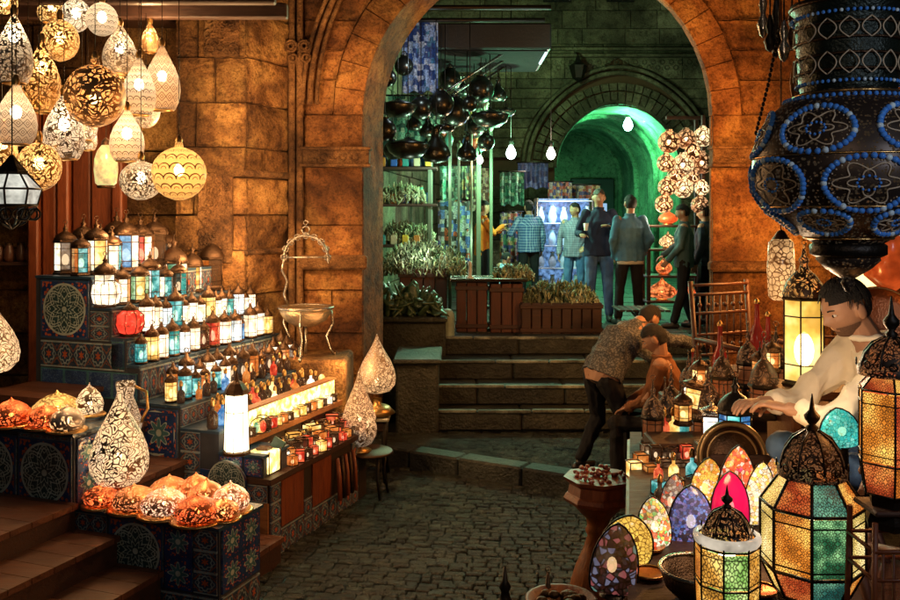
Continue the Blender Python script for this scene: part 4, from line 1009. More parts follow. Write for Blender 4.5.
standing('pointed_lamp', (-.78, 7.72, .425), 'slender pointed pierced lamp curving up from the low round stool', [(p[0]*.9, p[1]-.06) for p in drop(.17, .66)], PD, [(.1, 0), (.11, .01), (.06, .03), (.05, .05)], 1.5, .4)

# ------------------------------------------------------------------ hanging pierced lamps, top left
PS_W = pierced('hang_white', (.14, .11, .08), (.80, .72, .58), 'arab', 26, .24, .5, .085)
PS_G = pierced('hang_gold', (.26, .14, .04), (.95, .62, .24), 'arab', 25, .18, .45, .10)
PS_S = pierced('hang_silver', (.20, .16, .12), (.80, .68, .50), 'arab', 29, .12, .5, .10)
PS_B = pierced('hang_bronze', (.36, .20, .09), (.8, .46, .18), 'arab', 22, .10, .4, .14)
PS_SC = pierced('hang_scale', (.10, .07, .045), (.62, .52, .38), 'scale', 0, .13, .55, n=(16, 9))
PS_SG = pierced('hang_scale_gold', (.22, .12, .04), (.90, .60, .22), 'scale', 0, .18, .5, n=(13, 8))
PS_DI = pierced('hang_diamond', (.12, .075, .045), (.66, .52, .36), 'diamond', 0, .12, .55, n=(14, 8))
def pdrop(r, h): # hanging drop: point up, flat open bottom
    return [(r*.62, -h), (r*.72, -h*.99), (r*.93, -h*.86), (r, -h*.7), (r*.93, -h*.54), (r*.72, -h*.38), (r*.45, -h*.24), (r*.22, -h*.12), (r*.1, -h*.04), (.012, 0)]
def psphere(r, h, neck=.12):
    pts = [(.012, 0), (r*.14, -h*.05), (r*.16, -h*neck)]
    c = -(h+h*neck)/2; rz_ = (h-h*neck)/2
    for k in range(1, 12): t = PI*k/12; pts.append((max(r*math.sin(t), .02), c+rz_*math.cos(t)))
    pts.append((r*.14, -h)); return pts[::-1]
HTOP = 4.02
def hang(px, py0, py1, wpx, d, kind, mt, label, w=5, hot=.5):
    w *= .7
    """py0/py1: photo rows of its top and bottom, wpx: its width there"""
    top = W(px, py0, d); h = (py1-py0)/900*d; r = wpx/2/900*d
    t = empty('hanging_lamp', top, label, 'pendant lamp', 'pierced metal lamps hanging over the display', rng.uniform(0, 6))
    prof = pdrop(r, h) if kind == 'drop' else psphere(r, h)
    MB().lathe(prof, 32).build('shade', mt, t)
    m = MB(); m.tube([(0, 0, -.01), (0, 0, HTOP-top.z)], .0026, 5); m.build('cord', IRON, t)
    m = MB(); m.lathe([(.02, -.03), (.024, 0), (.012, .03), (0, .035)], 10); m.build('cap', BRASS, t)
    m = MB(); m.ell((0, 0, -h*hot), (.034, .034, .042), seg=12, rows=8); m.build('bulb', BULBW, t)
    if kind == 'drop': m = MB(); m.lathe([(r*.62, -h-.006), (r*.66, -h), (r*.6, -h+.01)], 24); m.build('rim', BRASS, t)
    if w:
        l = plight('bulb_light', (0, 0, 0), w, (1, .66, .34), .02); l.parent = t; l.location = (0, 0, -h*hot+.05)
hang(14, 10, 83, 36, 5.4, 'drop', PS_S, 'grey brown teardrop pendant with a bright spot in the top corner', 6, .35)
hang(60, 14, 61, 37, 6.2, 'ball', PS_G, 'round gold pendant with blocky cutwork left of the paired white globes', 5)
hang(76, -6, 32, 28, 6.6, 'ball', PS_W, 'white globe pendant high at the top beside the gold white globe', 4)
hang(102, -2, 36, 31, 6.4, 'ball', PS_SC, 'cream globe pendant at the very top over the bronze ball', 4)
hang(120, 22, 74, 34, 6.6, 'drop', PS_S, 'silver onion pendant between the top globes and the scaled drops', 5)
hang(95, 56, 127, 59, 5.6, 'ball', PS_B, 'biggest dark bronze ball pendant in the middle of the cluster', 6, .6)
hang(42, 38, 112, 37, 5.8, 'drop', PS_G, 'golden teardrop pendant with a bright spot left of the bronze ball', 6, .4)
hang(139, 54, 115, 33, 6.3, 'drop', PS_SC, 'silver teardrop pendant with overlapping scale cutwork', 5)
hang(162, 42, 110, 36, 6.5, 'drop', PS_DI, 'cream teardrop pendant with leaf cutwork nearest the stone pier', 5)
hang(16, 80, 144, 40, 5.3, 'drop', PS_DI, 'pale drop pendant with diamond cutwork at the photo edge', 5)
hang(64, 90, 159, 40, 5.7, 'drop', PS_W, 'bright white teardrop pendant with curling leaves', 6)
hang(127, 106, 161, 34, 6.1, 'drop', PS_SC, 'white teardrop pendant with scales under the silver one', 5)
hang(39, 136, 191, 43, 5.5, 'ball', PS_G, 'amber gold ball pendant with a thin neck over the panelled lantern', 4)
hang(141, 156, 200, 42, 6.0, 'ball', PS_S, 'silver ball pendant next to the large yellow ball', 4)
hang(179, 140, 200, 54, 6.0, 'ball', PS_SG, 'large yellow ball pendant with scale cutwork by the pier', 5)
hang(28, 66, 104, 28, 6.6, 'ball', PS_S, 'dim silver ball pendant deep behind the golden teardrop', 0)
hang(82, 96, 140, 30, 6.7, 'drop', PS_W, 'white drop pendant half hidden under the bronze ball', 3)
hang(112, 66, 104, 30, 6.9, 'ball', PS_G, 'gold ball pendant wedged behind the silver onion pendant', 3)
hang(52, -8, 22, 28, 6.9, 'drop', PS_G, 'gold drop pendant at the top behind the blocky gold one', 0)
hang(146, 86, 128, 28, 7.0, 'ball', PS_S, 'silver ball pendant behind the two scaled drops', 2)
hang(2, 120, 168, 30, 5.9, 'drop', PS_G, 'gold drop pendant sliced by the photo edge', 0)
# small green painted lantern
t = empty('painted_lantern', W(106, 186, 6.6), 'small cream lantern painted with a green palm, hanging above the top tier', 'lantern')
m = MB(); m.lathe([(.05, 0), (.075, .02), (.085, .12), (.08, .2), (.06, .26), (.03, .3)], 20); m.build('glass', glass('glass_palm', (.95, .7, .3), 1.0, .5, sc=12, core=(.25, .75, .15)), t)
m = MB(); m.lathe([(.06, -.015), (.065, 0), (.05, .01)], 16); m.lathe([(.035, .3), (.03, .33), (0, .36)], 12); m.tube([(0, 0, .35), (0, 0, HTOP-t.location.z)], .003, 4); m.build('frame', BRONZE, t)
# black framed panelled star lantern
t = empty('panelled_lantern', W(12, 216, 5.0), 'black framed lantern with white glass panels and scrolled iron below', 'lantern')
m = MB(); A, B, C2 = hexa(.13, 8, .2), hexa(.155, 8, .2), hexa(.08, 8, .2)
for k in range(8):
    k2 = (k+1) % 8; m.quad((*A[k], .06), (*A[k2], .06), (*B[k2], .15), (*B[k], .15)); m.quad((*B[k], .15), (*B[k2], .15), (*C2[k2], .23), (*C2[k], .23))
m.build('glass', glass('panel_white', (.85, .84, .72), .8, .4, sc=10), t)
m = MB()
for k in range(8):
    k2 = (k+1) % 8; m.tube([(*A[k], .055), (*B[k], .15), (*C2[k], .235)], .006, 5); m.tube([(*B[k], .15), (*B[k2], .15)], .006, 5); m.tube([(*A[k], .06), (*A[k2], .06)], .008, 5)
    m.ring((A[k][0]*.9, A[k][1]*.9, .01), .032, .006, 12, 4); m.tube([(A[k][0], A[k][1], .05), (A[k][0]*.5, A[k][1]*.5, -.04), (0, 0, -.07)], .006, 4)
m.lathe([(.085, .23), (.09, .245), (.04, .3), (.01, .34)], 8, smooth=False); m.tube([(0, 0, .34), (0, 0, HTOP-t.location.z)], .004, 4)
m.build('frame', IRON, t)
# extra smaller pendants deep in the cluster
for px, y0, y1, w_, d, k_, mt, lab in ((88, 118, 150, 18, 6.9, 'drop', PS_S, 'small dim drop pendant tucked below the bronze ball'), (4, -12, 14, 26, 6.4, 'ball', PS_G, 'gold ball pendant cut off by the top corner'), (150, 20, 52, 17, 7.2, 'drop', PS_B, 'small dark bronze drop pendant far back by the pier')):
    hang(px, y0, y1, w_, d, k_, mt, lab, 0)
# beam that carries them
bm = MB(); 
for yy in (5.2, 5.7, 6.2, 6.7, 7.2): bm.bbox((-2.6, yy, 4.08), (2.6, .09, .12), .01)
bm.bbox((-3.7, 6.2, 4.19), (.12, 2.6, .1), .01); bm.bbox((-1.6, 6.2, 4.19), (.12, 2.6, .1), .01)
meta(bm.build('hanging_rack', W_DARK), 'dark timber rack carrying the hanging lamps above the display', 'rack')
# shelf of dark jars at the far left
t = empty('wall_shelf', (-4.4, 8.75, 0), 'dark wall shelf crowded with small jars at the photo edge', 'shelf')
m = MB(); m.bbox((-4.45, 8.72, 1.98), (1.0, .3, .04), .01); m.bbox((-4.45, 8.72, 2.42), (1.0, .3, .04), .01); sub(t, m, 'board', W_DARK)
jp = empty('small_jar', (0, 0, -50), 'x', 'jar')
MB().lathe([(0, 0), (.035, 0), (.045, .03), (.045, .1), (.03, .13), (.03, .15)], 12).build('body', plain('jar_brown', (.12, .05, .03), .3), jp); MB().lathe([(.033, .148), (.033, .165), (.0, .172)], 10).build('lid', BRONZE, jp)
for k in range(9): place(jp, (-4.85+k*.1, 8.68+rng.uniform(-.03, .03), 2.0), 'small brown lidded jar, %s along the lower board of the dark wall shelf' % ORD[k], group='jars on the dark wall shelf', sc=rng.uniform(.9, 1.15))
# ------------------------------------------------------------------ people
SKIN = plain('skin', (.36, .19, .115), .55, 0, .12, 14, .1); SKIN_D = plain('skin_shaded', (.27, .13, .075), .55, 0, .12, 14, .1)
HAIR = plain('black_hair', (.004, .003, .003), .75, 0, .5, 60, .6); HAIR2 = plain('brown_hair', (.035, .02, .012), .5, 0, .5, 60, .6)
EYEW = plain('eye_white', (.6, .55, .5), .2, 0, .05, 5, 0); SHOE = plain('shoe_leather', (.02, .018, .016), .4); 
def remesh(mb, name, mat, parent, vox, smooth=4, fold=0, fs=6.0, seed=0):
    tmp = bpy.data.objects.new('tmp', mb.mesh('tmp', mat)); COL.objects.link(tmp)
    r = tmp.modifiers.new('r', 'REMESH'); r.mode = 'VOXEL'; r.voxel_size = vox; r.use_smooth_shade = True
    s = tmp.modifiers.new('s', 'SMOOTH'); s.factor = .5; s.iterations = smooth
    dg = bpy.context.evaluated_depsgraph_get(); me = bpy.data.meshes.new_from_object(tmp.evaluated_get(dg)); me.name = name
    bpy.data.objects.remove(tmp)
    if fold:
        nv = len(me.vertices)
        nor = [v.normal.copy() for v in me.vertices]
        for i, v in enumerate(me.vertices):
            p = v.co; q = Vector((p.x*fs, p.y*fs, p.z*fs*.55+p.x*2))+Vector((seed, 0, 0))
            n_ = abs(noise.noise(q*1.3))*-1.6+noise.noise(q*2.9)*.5
            v.co = p+nor[i]*n_*fold
    me.polygons.foreach_set('use_smooth', [True]*len(me.polygons)); me.materials.clear(); me.materials.append(mat)
    o = bpy.data.objects.new(name, me); COL.objects.link(o); o.parent = parent; return o
def head_pts(mb, M, grow=0.0, keep=None, seg=36, rows=28, fine=True):
    """head of ellipsoid + face relief; local +Y is the face, +Z up, centre at eye height"""
    def P(u, v):
        x, y, z = math.cos(v)*math.sin(u), math.cos(v)*math.cos(u), math.sin(v)
        rx, ry, rz = .074, .094, .112
        X, Y, Z = x*rx, y*ry, z*rz
        if Z < 0:
            k = 1-.30*(-z)**1.3; X *= k
            if Y < 0: Y *= 1-.45*(-z)
        if Y > 0:
            gx = lambda c, w: math.exp(-((X-c)/w)**2); gz = lambda c, w: math.exp(-((Z-c)/w)**2)
            Y += .026*gx(0, .013)*gz(-.026, .016)+.012*gx(0, .010)*gz(-.005, .02)      # nose
            Y += .008*gx(0, .045)*gz(.022, .012)                                      # brow
            Y -= .010*(gx(-.031, .015)+gx(.031, .015))*gz(.002, .011)                 # sockets
            Y += .009*gx(0, .022)*gz(-.062, .008) - .004*gx(0, .024)*gz(-.056, .004)  # lips
            Y += .012*gx(0, .024)*gz(-.093, .014)                                     # chin
            Y += .005*(gx(-.04, .018)+gx(.04, .018))*gz(-.022, .016)                  # cheeks
        n = Vector((x/rx, y/ry, z/rz)).normalized()
        return Vector((X, Y, Z))+n*grow
    g = []
    for j in range(rows+1):
        v = PI*(j/rows-.5); g.append([P(2*PI*k/seg, v) for k in range(seg)])
    idx = [[mb.V(M @ p) for p in ring] for ring in g]
    for j in range(rows):
        for k in range(seg):
            k2 = (k+1) % seg; c = (g[j][k]+g[j][k2]+g[j+1][k]+g[j+1][k2])/4
            if keep is None or keep(c): mb.F((idx[j][k], idx[j][k2], idx[j+1][k2], idx[j+1][k]), None, True)
def hand(mb, wrist, d, up, side, sc=1.0, curl=.5):
    """palm along d, back of the hand towards up; side = +1 thumb on +(d x up)"""
    d = Vector(d).normalized(); up = Vector(up); up = (up-d*up.dot(d)).normalized(); lat = d.cross(up)*side; w = Vector(wrist)
    pc = w+d*.05*sc
    mb.loft([w-d*.01, w+d*.02*sc, w+d*.055*sc, w+d*.088*sc], [(.024*sc, .018*sc), (.034*sc, .016*sc), (.042*sc, .015*sc), (.038*sc, .011*sc)], side=lat, seg=10)
    for i, (o, l) in enumerate(((.034, .070), (.0115, .080), (-.0115, .074), (-.033, .058))):
        p = w+d*.085*sc+lat*o*sc; c1 = curl*(.7+.12*i); pts = [p]; dd = d.copy()
        for q in range(3):
            a = c1*(.55, .9, .7)[q]; dd = (dd*math.cos(a)-up*math.sin(a)).normalized()
            up2 = up; pts.append(pts[-1]+dd*l*sc*(.42, .32, .26)[q])
        mb.limb(pts, [.0095*sc, .0088*sc, .008*sc, .0065*sc], seg=7)
    t0 = w+d*.025*sc+lat*.030*sc; td = (d*.6+lat*.75-up*.25).normalized(); t1 = t0+td*.038*sc; td2 = (d*.85+lat*.35-up*.4).normalized()
    mb.limb([t0, t1, t1+td2*.032*sc, t1+td2*.032*sc+(td2-up*.3).normalized()*.024*sc], [.013*sc, .0115*sc, .0095*sc, .0075*sc], seg=7)
def mirror(j): return {k: Vector(v) for k, v in j.items()}
STAND = dict(pelvis=(0, 0, .93), waist=(0, .0, 1.08), chest=(0, .0, 1.28), neck=(0, -.005, 1.45), head=(0, .015, 1.595),
             shl=(-.170, 0, 1.385), ell=(-.25, -.02, 1.13), wrl=(-.25, .06, .89), shr=(.170, 0, 1.385), elr=(.25, -.02, 1.13), wrr=(.25, .06, .89),
             hil=(-.09, 0, .91), knl=(-.11, .02, .50), anl=(-.12, -.02, .09), hir=(.09, 0, .91), knr=(.11, .02, .50), anr=(.12, -.02, .09))
def person(loc, rz, label, shirt, trousers, sc=1.0, pose=None, hy=0, hp=0, hr=0, vox=.011, sleeve=1.0, hair=HAIR, skin=SKIN, fold=.011, bulk=1.0, hem=None, extra=None, curl=.5, toe=None, hands=('down', 'down'), eyes=False, cat='person', collar=True, hemz=None, shoe=SHOE, lap=None):
    J = {k: Vector(v) for k, v in STAND.items()}
    for k, v in (pose or {}).items(): J[k] = Vector(v)
    root = empty('person', loc, label, cat, None, rz, sc)
    HM = Matrix.Translation(J['head']) @ Matrix.Rotation(R(hy), 4, 'Z') @ Matrix.Rotation(R(hp), 4, 'X') @ Matrix.Rotation(R(hr), 4, 'Y')
    b = MB(); head_pts(b, HM)
    for s_ in (-1, 1): b.ell(HM @ Vector((s_*.080, -.006, -.010)), (.012, .021, .034), M=HM.to_3x3())
    up3 = HM.to_3x3()
    b.limb([J['neck']-(J['neck']-J['chest'])*.25, J['neck'], HM @ Vector((0, -.015, -.05))], [.062, .056, .055])
    side = (J['shr']-J['shl']).normalized(); hs = (J['hir']-J['hil']).normalized()
    sh = (J['shl']+J['shr'])/2
    def torso(m, g):
        k = bulk
        m.loft([J['pelvis']-(J['waist']-J['pelvis'])*.45, J['pelvis'], J['waist'], (J['waist']+J['chest'])/2, J['chest'], (J['chest']*.4+sh*.6), J['neck']],
               [(.12+g, .09+g), (.165*k+g, .112*k+g), (.148*k+g, .102*k+g), (.155*k+g, .108*k+g), (.172*k+g, .115*k+g), (.165+g, .09+g), (.058+g, .055+g)], side=side, seg=16)
        for q in ('shl', 'shr'): m.ell(J[q], (.062+g, .062+g, .062+g))
    torso(b, 0)
    for q in 'lr':
        b.limb([J['sh'+q], J['el'+q], J['wr'+q]], [.044, .034, .026]); b.limb([J['hi'+q], J['kn'+q], J['an'+q]], [.074, .044, .034])
        dirn = (J['wr'+q]-J['el'+q]).normalized(); sd = 1 if q == 'r' else -1
        outw = side*sd; upv = outw if abs(dirn.z) > .6 else Vector((0, 0, 1))
        if q in ''.join(hands) or True:
            lat = 1
            # thumb points forward when the arm hangs, inwards when reaching
            want = Vector((0, 1, 0)) if abs(dirn.z) > .6 else -outw
            sgn = 1 if dirn.cross((upv-dirn*upv.dot(dirn)).normalized()).dot(want) > 0 else -1
            hand(b, J['wr'+q], dirn, upv, sgn, 1.0, curl)
    remesh(b, 'body', skin, root, vox if not eyes else .0048, 3 if not eyes else 1)
    # shirt
    s = MB(); top = .012
    cut = J['neck']+(J['neck']-J['chest']).normalized()*-.01
    g = .018*bulk; k = bulk; he = hemz if hemz is not None else -.62
    s.loft([J['pelvis']+(J['waist']-J['pelvis'])*he, J['pelvis'], J['waist'], (J['waist']+J['chest'])/2, J['chest'], (J['chest']*.4+sh*.6), cut],
           [(.170*k+g, .122*k+g), (.172*k+g, .122*k+g), (.160*k+g, .118*k+g), (.165*k+g, .118*k+g), (.178*k+g, .122*k+g), (.168+g, .097+g), (.066+g*.5, .066+g*.5)], side=side, seg=18)
    for q in 'lr':
        e = J['el'+q]; w = e+(J['wr'+q]-e)*sleeve if sleeve > 0 else e
        if sleeve > 0: s.limb([J['sh'+q], e, w], [.066*bulk, .056*bulk, .046*bulk])
        else: s.limb([J['sh'+q], J['sh'+q]+(e-J['sh'+q])*.75], [.07, .06])
    if collar: s.ring(J['neck']+Vector((0, .0, .010)), .064, .018, 18, 6, M=Matrix.Rotation(R(90), 3, 'X'))
    so = remesh(s, 'shirt', shirt, root, vox*.9 if not eyes else .008, 3, fold, 7, rng.uniform(0, 50))
    t = MB()
    t.loft([J['pelvis']+(J['waist']-J['pelvis'])*.35, J['pelvis'], (J['hil']+J['hir'])/2-(J['waist']-J['pelvis'])*.3], [(.158, .115), (.165, .118), (.13, .10)], side=hs, seg=14)
    for q in 'lr': t.limb([J['hi'+q], J['kn'+q], J['an'+q]+(J['kn'+q]-J['an'+q])*.06], [.102, .074, .062])
    remesh(t, 'trousers', trousers, root, vox*.9, 3, fold*.9, 7, rng.uniform(0, 50))
    hm = MB(); head_pts(hm, HM, .010, lambda c: (c.z > .048 and c.y < .085) or (c.y < -.030 and c.z > -.055) or (c.z > .03 and c.y < .015), seg=30, rows=24)
    head_pts(hm, HM, -.004, lambda c: (c.z > .048 and c.y < .085) or (c.y < -.030 and c.z > -.055) or (c.z > .03 and c.y < .015), seg=30, rows=24)
    ho = hm.build('hair', hair, root)
    for v in ho.data.vertices: v.co += v.normal*noise.noise(v.co*55)*.008
    fd = toe or {}
    for q in 'lr':
        a = J['an'+q]; f = Vector(fd.get(q, (.03 if q == 'r' else -.03, .2, 0))).normalized()
        m = MB(); base = Vector((a.x, a.y, a.z-.055))
        m.limb([base-f*.05+Vector((0, 0, .0)), base+f*.05, base+f*.14], [.038, .042, .034]); m.limb([a, base], [.042, .04]); 
        remesh(m, 'shoe', shoe, root, .012, 2)
    if eyes:
        for s_ in (-1, 1):
            m = MB(); m.ell(HM @ Vector((s_*.031, .0775, .002)), (.0125, .0085, .0065), M=up3, seg=12, rows=8); e_ = m.build('eye', EYEW, root)
            m = MB(); m.ell(HM @ Vector((s_*.031, .084, .001)), (.006, .003, .006), M=up3, seg=10, rows=6); m.build('iris', HAIR, e_)
            m = MB(); m.tube([HM @ Vector((s_*(.018+.008*i), .092-.0035*i*i*.5, .021+.003*math.sin(i*.9))) for i in range(4)], .004, 5, r2=.0025); m.build('eyebrow', HAIR, root)
    return root
DEN = cloth('denim_jacket', (.05, .13, .22), 'denim', (.12, .24, .34)); JEAN = cloth('blue_jeans', (.05, .11, .26), 'denim', (.12, .22, .40)); BLACK = cloth('black_trousers', (.012, .012, .015)); NAVY = cloth('navy_jacket', (.015, .022, .05))
LILAC = cloth('lilac_check', (.22, .22, .30), 'check', (.08, .09, .16), 28); PLAID = cloth('blue_plaid', (.05, .10, .26), 'check', (.35, .42, .6), 22)
ORANGE = cloth('orange_shirt', (.60, .16, .02)); SKY = cloth('pale_blue_shirt', (.25, .42, .62)); GREY = cloth('grey_speckled_shirt', (.055, .06, .066), 'speck', (.15, .155, .16), 70)
BROWN = cloth('brown_shirt', (.20, .085, .04)); CREAM = cloth('cream_shirt', (.78, .70, .56)); GREYBLUE = cloth('dark_blue_coat', (.03, .05, .08), 'denim', (.08, .12, .18)); TEALJ = cloth('teal_jacket', (.05, .10, .12), 'denim', (.10, .17, .2))
AZ_ = 1.0
def at(px, d, z=AZ_): return Vector(((px-450)/900*d, d, z))
PK = dict(wrl=(-.19, .08, .90), ell=(-.255, -.07, 1.13), wrr=(.19, .08, .90), elr=(.255, -.07, 1.13))
person(at(630, 11.95), R(8), 'man seen from behind in a faded denim jacket over a white hem, hands in pockets', DEN, BLACK, 1.0, dict(PK, anl=(-.17, -.02, .09), anr=(.14, .05, .09), knl=(-.13, .03, .5), head=(0.01, .02, 1.6)), hy=8, bulk=1.06)
o = bpy.data.objects[[x for x in bpy.data.objects.keys() if x.startswith('person')][-1]]
p1 = [x for x in bpy.data.objects if x.name.startswith('person')][-1]
m = MB(); m.loft([(0, 0, .80), (0, 0, .87)], [(.185, .135), (.187, .137)], side=(1, 0, 0), seg=20); m.build('white_hem', cloth('white_cloth', (.55, .55, .5)), p1)
person(at(599, 12.4), R(170), 'tall balding man facing the viewer in a navy jacket and blue jeans, one hand raised', NAVY, JEAN, 1.06, dict(ell=(-.27, .06, 1.16), wrl=(-.14, .24, 1.22), wrr=(.22, .26, 1.12), elr=(.27, .02, 1.13), anl=(-.13, .1, .09)), hy=10, hp=-8, bulk=1.05, hair=HAIR2)
cup = MB(); cup.lathe([(.025, 0), (.036, .1), (.034, .1), (.022, .005)], 14); cpo = cup.build('paper_cup', plain('white_paper', (.75, .72, .65), .6), loc=at(586, 12.1, 2.24)); meta(cpo, 'white paper cup in the raised hand of the navy jacket man', 'cup')
person(at(575, 13.9), R(160), 'man in a lilac grey checked shirt and jeans turned towards the navy jacket man', LILAC, JEAN, .96, dict(ell=(-.27, .02, 1.14), wrl=(-.20, .2, 1.02), anr=(.15, .06, .09)), hy=-35)
person(at(529, 15.0), R(14), 'man from behind in a bright blue plaid shirt and dark trousers', PLAID, BLACK, .99, dict(ell=(-.30, .08, 1.15), wrl=(-.26, .28, 1.16)), hy=12, bulk=1.1)
person(at(483, 14.0), R(-80), 'person in a vivid orange shirt with bent elbow by the alley stall', ORANGE, BLACK, .98, dict(elr=(.32, .1, 1.2), wrr=(.14, .28, 1.3), ell=(-.28, .12, 1.16), wrl=(-.12, .3, 1.22)), hy=-20)
person(at(500, 13.2), R(-60), 'small figure in a pale blue shirt seated low between the stall goods', SKY, BLACK, .72, dict(pelvis=(0, 0, .50), waist=(0, .05, .64), chest=(0, .1, .84), neck=(0, .12, 1.0), head=(0, .16, 1.14), shl=(-.18, .12, .97), shr=(.18, .12, .97), ell=(-.24, .2, .72), wrl=(-.1, .4, .66), elr=(.24, .2, .72), wrr=(.1, .4, .66), hil=(-.09, 0, .48), hir=(.09, 0, .48), knl=(-.13, .42, .5), knr=(.13, .42, .5), anl=(-.13, .4, .09), anr=(.13, .4, .09)), hp=-20)
person(at(684, 11.55), R(75), 'man in profile in a teal denim jacket beside the copper globe lamps', TEALJ, BLACK, .93, dict(ell=(-.2, .05, 1.13), wrl=(-.16, .2, .95), elr=(.2, .1, 1.13), wrr=(.15, .28, 1.0), anl=(-.1, .14, .09), anr=(.1, -.12, .09)), hp=-12)
person(at(705, 11.9), R(60), 'person in a dark blue coat mostly hidden behind the archway edge', GREYBLUE, BLACK, .93, dict(anl=(-.12, .1, .09)), hp=-8)
# bending man on the landing and the seated man he reaches over
BEND = dict(pelvis=(0, 0, .80), waist=(0, .08, .93), chest=(0, .22, 1.09), neck=(0, .40, 1.22), head=(0, .50, 1.25), shl=(-.17, .36, 1.15), shr=(.17, .36, 1.15),
            ell=(-.22, .56, .96), wrl=(-.12, .74, .82), elr=(.24, .60, 1.08), wrr=(.20, .86, 1.04), hil=(-.09, 0, .78), hir=(.09, 0, .78),
            knl=(-.16, .10, .44), anl=(-.20, -.06, .09), knr=(.14, .16, .45), anr=(.18, .10, .09))
bp_ = person((1.30, 7.75, .21), R(-62), 'man bending forward in a grey speckled shirt riding up over his bare lower back', GREY, BLACK, 1.06, BEND, hp=-45, bulk=1.12, hemz=.12, fold=.02, sleeve=1.0, vox=.009, eyes=True)
SEAT = dict(pelvis=(0, 0, .48), waist=(0, .03, .62), chest=(0, .08, .82), neck=(0, .10, .98), head=(0, .15, 1.12), shl=(-.18, .09, .94), shr=(.18, .09, .94), hil=(-.09, .02, .48), hir=(.09, .02, .48),
            knl=(-.17, .42, .48), knr=(.17, .42, .48), anl=(-.16, .42, .09), anr=(.16, .42, .09))
person((1.86, 7.45, .21), R(72), 'seated man with short black hair in a brown shirt bending his head over his work', BROWN, BLACK, 1.08, dict(SEAT, ell=(-.25, .18, .70), wrl=(-.12, .34, .60), elr=(.24, .2, .70), wrr=(.1, .34, .62)), hp=-28, fold=.018, vox=.009, eyes=True)
t = empty('wooden_stool', (1.86, 7.45, .21), 'plain wooden stool under the seated man in the brown shirt', 'stool')
m = MB(); m.bbox((0, 0, .40), (.36, .34, .04), .01); m.build('seat', W_CRATE, t)
for sx in (-1, 1):
    for sy in (-1, 1): MB().tube([(sx*.14, sy*.13, .39), (sx*.16, sy*.15, 0)], .018, 6).build('leg', W_CRATE, t)
# the seller in the cream shirt: seated on a high stool behind the near counter, facing the viewer's left
SELL = dict(pelvis=(0, -.04, .42), waist=(0, -.01, .56), chest=(0, .07, .76), neck=(0, .18, .925), head=(0, .265, 1.05), shl=(-.19, .13, .88), shr=(.19, .13, .88),
            ell=(-.23, .42, .66), wrl=(-.12, .54, .68), elr=(.20, .36, .64), wrr=(.10, .56, .66),
            hil=(-.09, .02, .42), hir=(.09, .02, .42), knl=(-.17, .44, .46), knr=(.17, .44, .46), anl=(-.16, .40, .09), anr=(.16, .40, .09))
seller = person((2.03, 3.95, .87), R(92), 'seller in a cream long sleeved shirt leaning over the lanterns, looking down at his hands', CREAM, JEAN, 1.12, SELL, hy=10, hp=-22, vox=.008, sleeve=.62, fold=.022, eyes=True, curl=.7, bulk=1.22)
HMs = Matrix.Translation(Vector(SELL['head'])) @ Matrix.Rotation(R(10), 4, 'Z') @ Matrix.Rotation(R(-22), 4, 'X')
m = MB(); head_pts(m, HMs, .0032, lambda c: c.y > .0 and c.z < -.048-.2*max(0, .05-abs(c.x))*0 and c.z < -.048 and not (abs(c.x) < .022 and -.070 < c.z), seg=40, rows=34)
m.build('beard', plain('dark_stubble', (.13, .065, .038), .8, 0, .6, 120, .4), seller)
m = MB(); rh = random.Random(2)
for k in range(700):
    a = rh.uniform(0, 6.28); v = rh.uniform(.35, 1.45); q = []
    for j in range(4):
        vv = v-.13*j; x, y, z = math.cos(vv)*math.sin(a+.05*j), math.cos(vv)*math.cos(a+.05*j), math.sin(vv)
        q.append(Vector((x*.088, y*.108, z*.126)))
    if q[-1].y > .04 and q[-1].z < .072 or (q[-1].z < -.0 and q[-1].y > -.04): continue
    m.tube([HMs @ p for p in q], .0022, 4, r2=.0008)
m.build('hair_strands', HAIR, seller)
t = empty('wooden_stool', (2.07, 3.95, .86), 'wooden stool under the seller in the cream shirt', 'stool')
m = MB(); m.bbox((0, 0, .36), (.36, .34, .04), .01); m.build('seat', W_CRATE, t)
for sx in (-1, 1):
    for sy in (-1, 1): MB().tube([(sx*.14, sy*.13, .35), (sx*.16, sy*.15, 0)], .018, 6).build('leg', W_CRATE, t)

# ------------------------------------------------------------------ alley goods
LEAFG = stone('pale_green_bundle', (.16, .20, .08), (.42, .48, .27), (.66, .68, .48), sc=6, bump=.3, rough=.6, isl=1.2); LEAFD = plain('dark_green_leaf', (.04, .07, .035), .35, 0, .6, 16, .3)
def heap(name, c, size, n, mat, label, cat, leaf=(.013, .007, .052), seed=0, up=.25):
    r = random.Random(seed); m = MB()
    for k in range(int(n*(3.4 if leaf[2] < .1 else 1))):
        x, y = r.uniform(-.5, .5)*size[0], r.uniform(-.5, .5)*size[1]
        z = r.uniform(0, 1)*size[2]*(1-abs(2*x/size[0])**3*.6)*(1-abs(2*y/size[1])**3*.5)
        Mx = Matrix.Rotation(r.uniform(0, 6.28), 3, 'Z') @ Matrix.Rotation(r.uniform(0, 1.5)*(1-up)+r.uniform(-.3, .3), 3, 'X')
        s_ = r.uniform(.6, 1.3); m.ell((x, y, z+leaf[2]*.3), (leaf[0]*s_*r.uniform(.6, 1.5), leaf[1]*s_, leaf[2]*s_*r.uniform(.5, 1.3)), M=Mx, seg=6, rows=4)
    o = m.build(name, mat, loc=c); return meta(o, label, cat, kind='stuff')
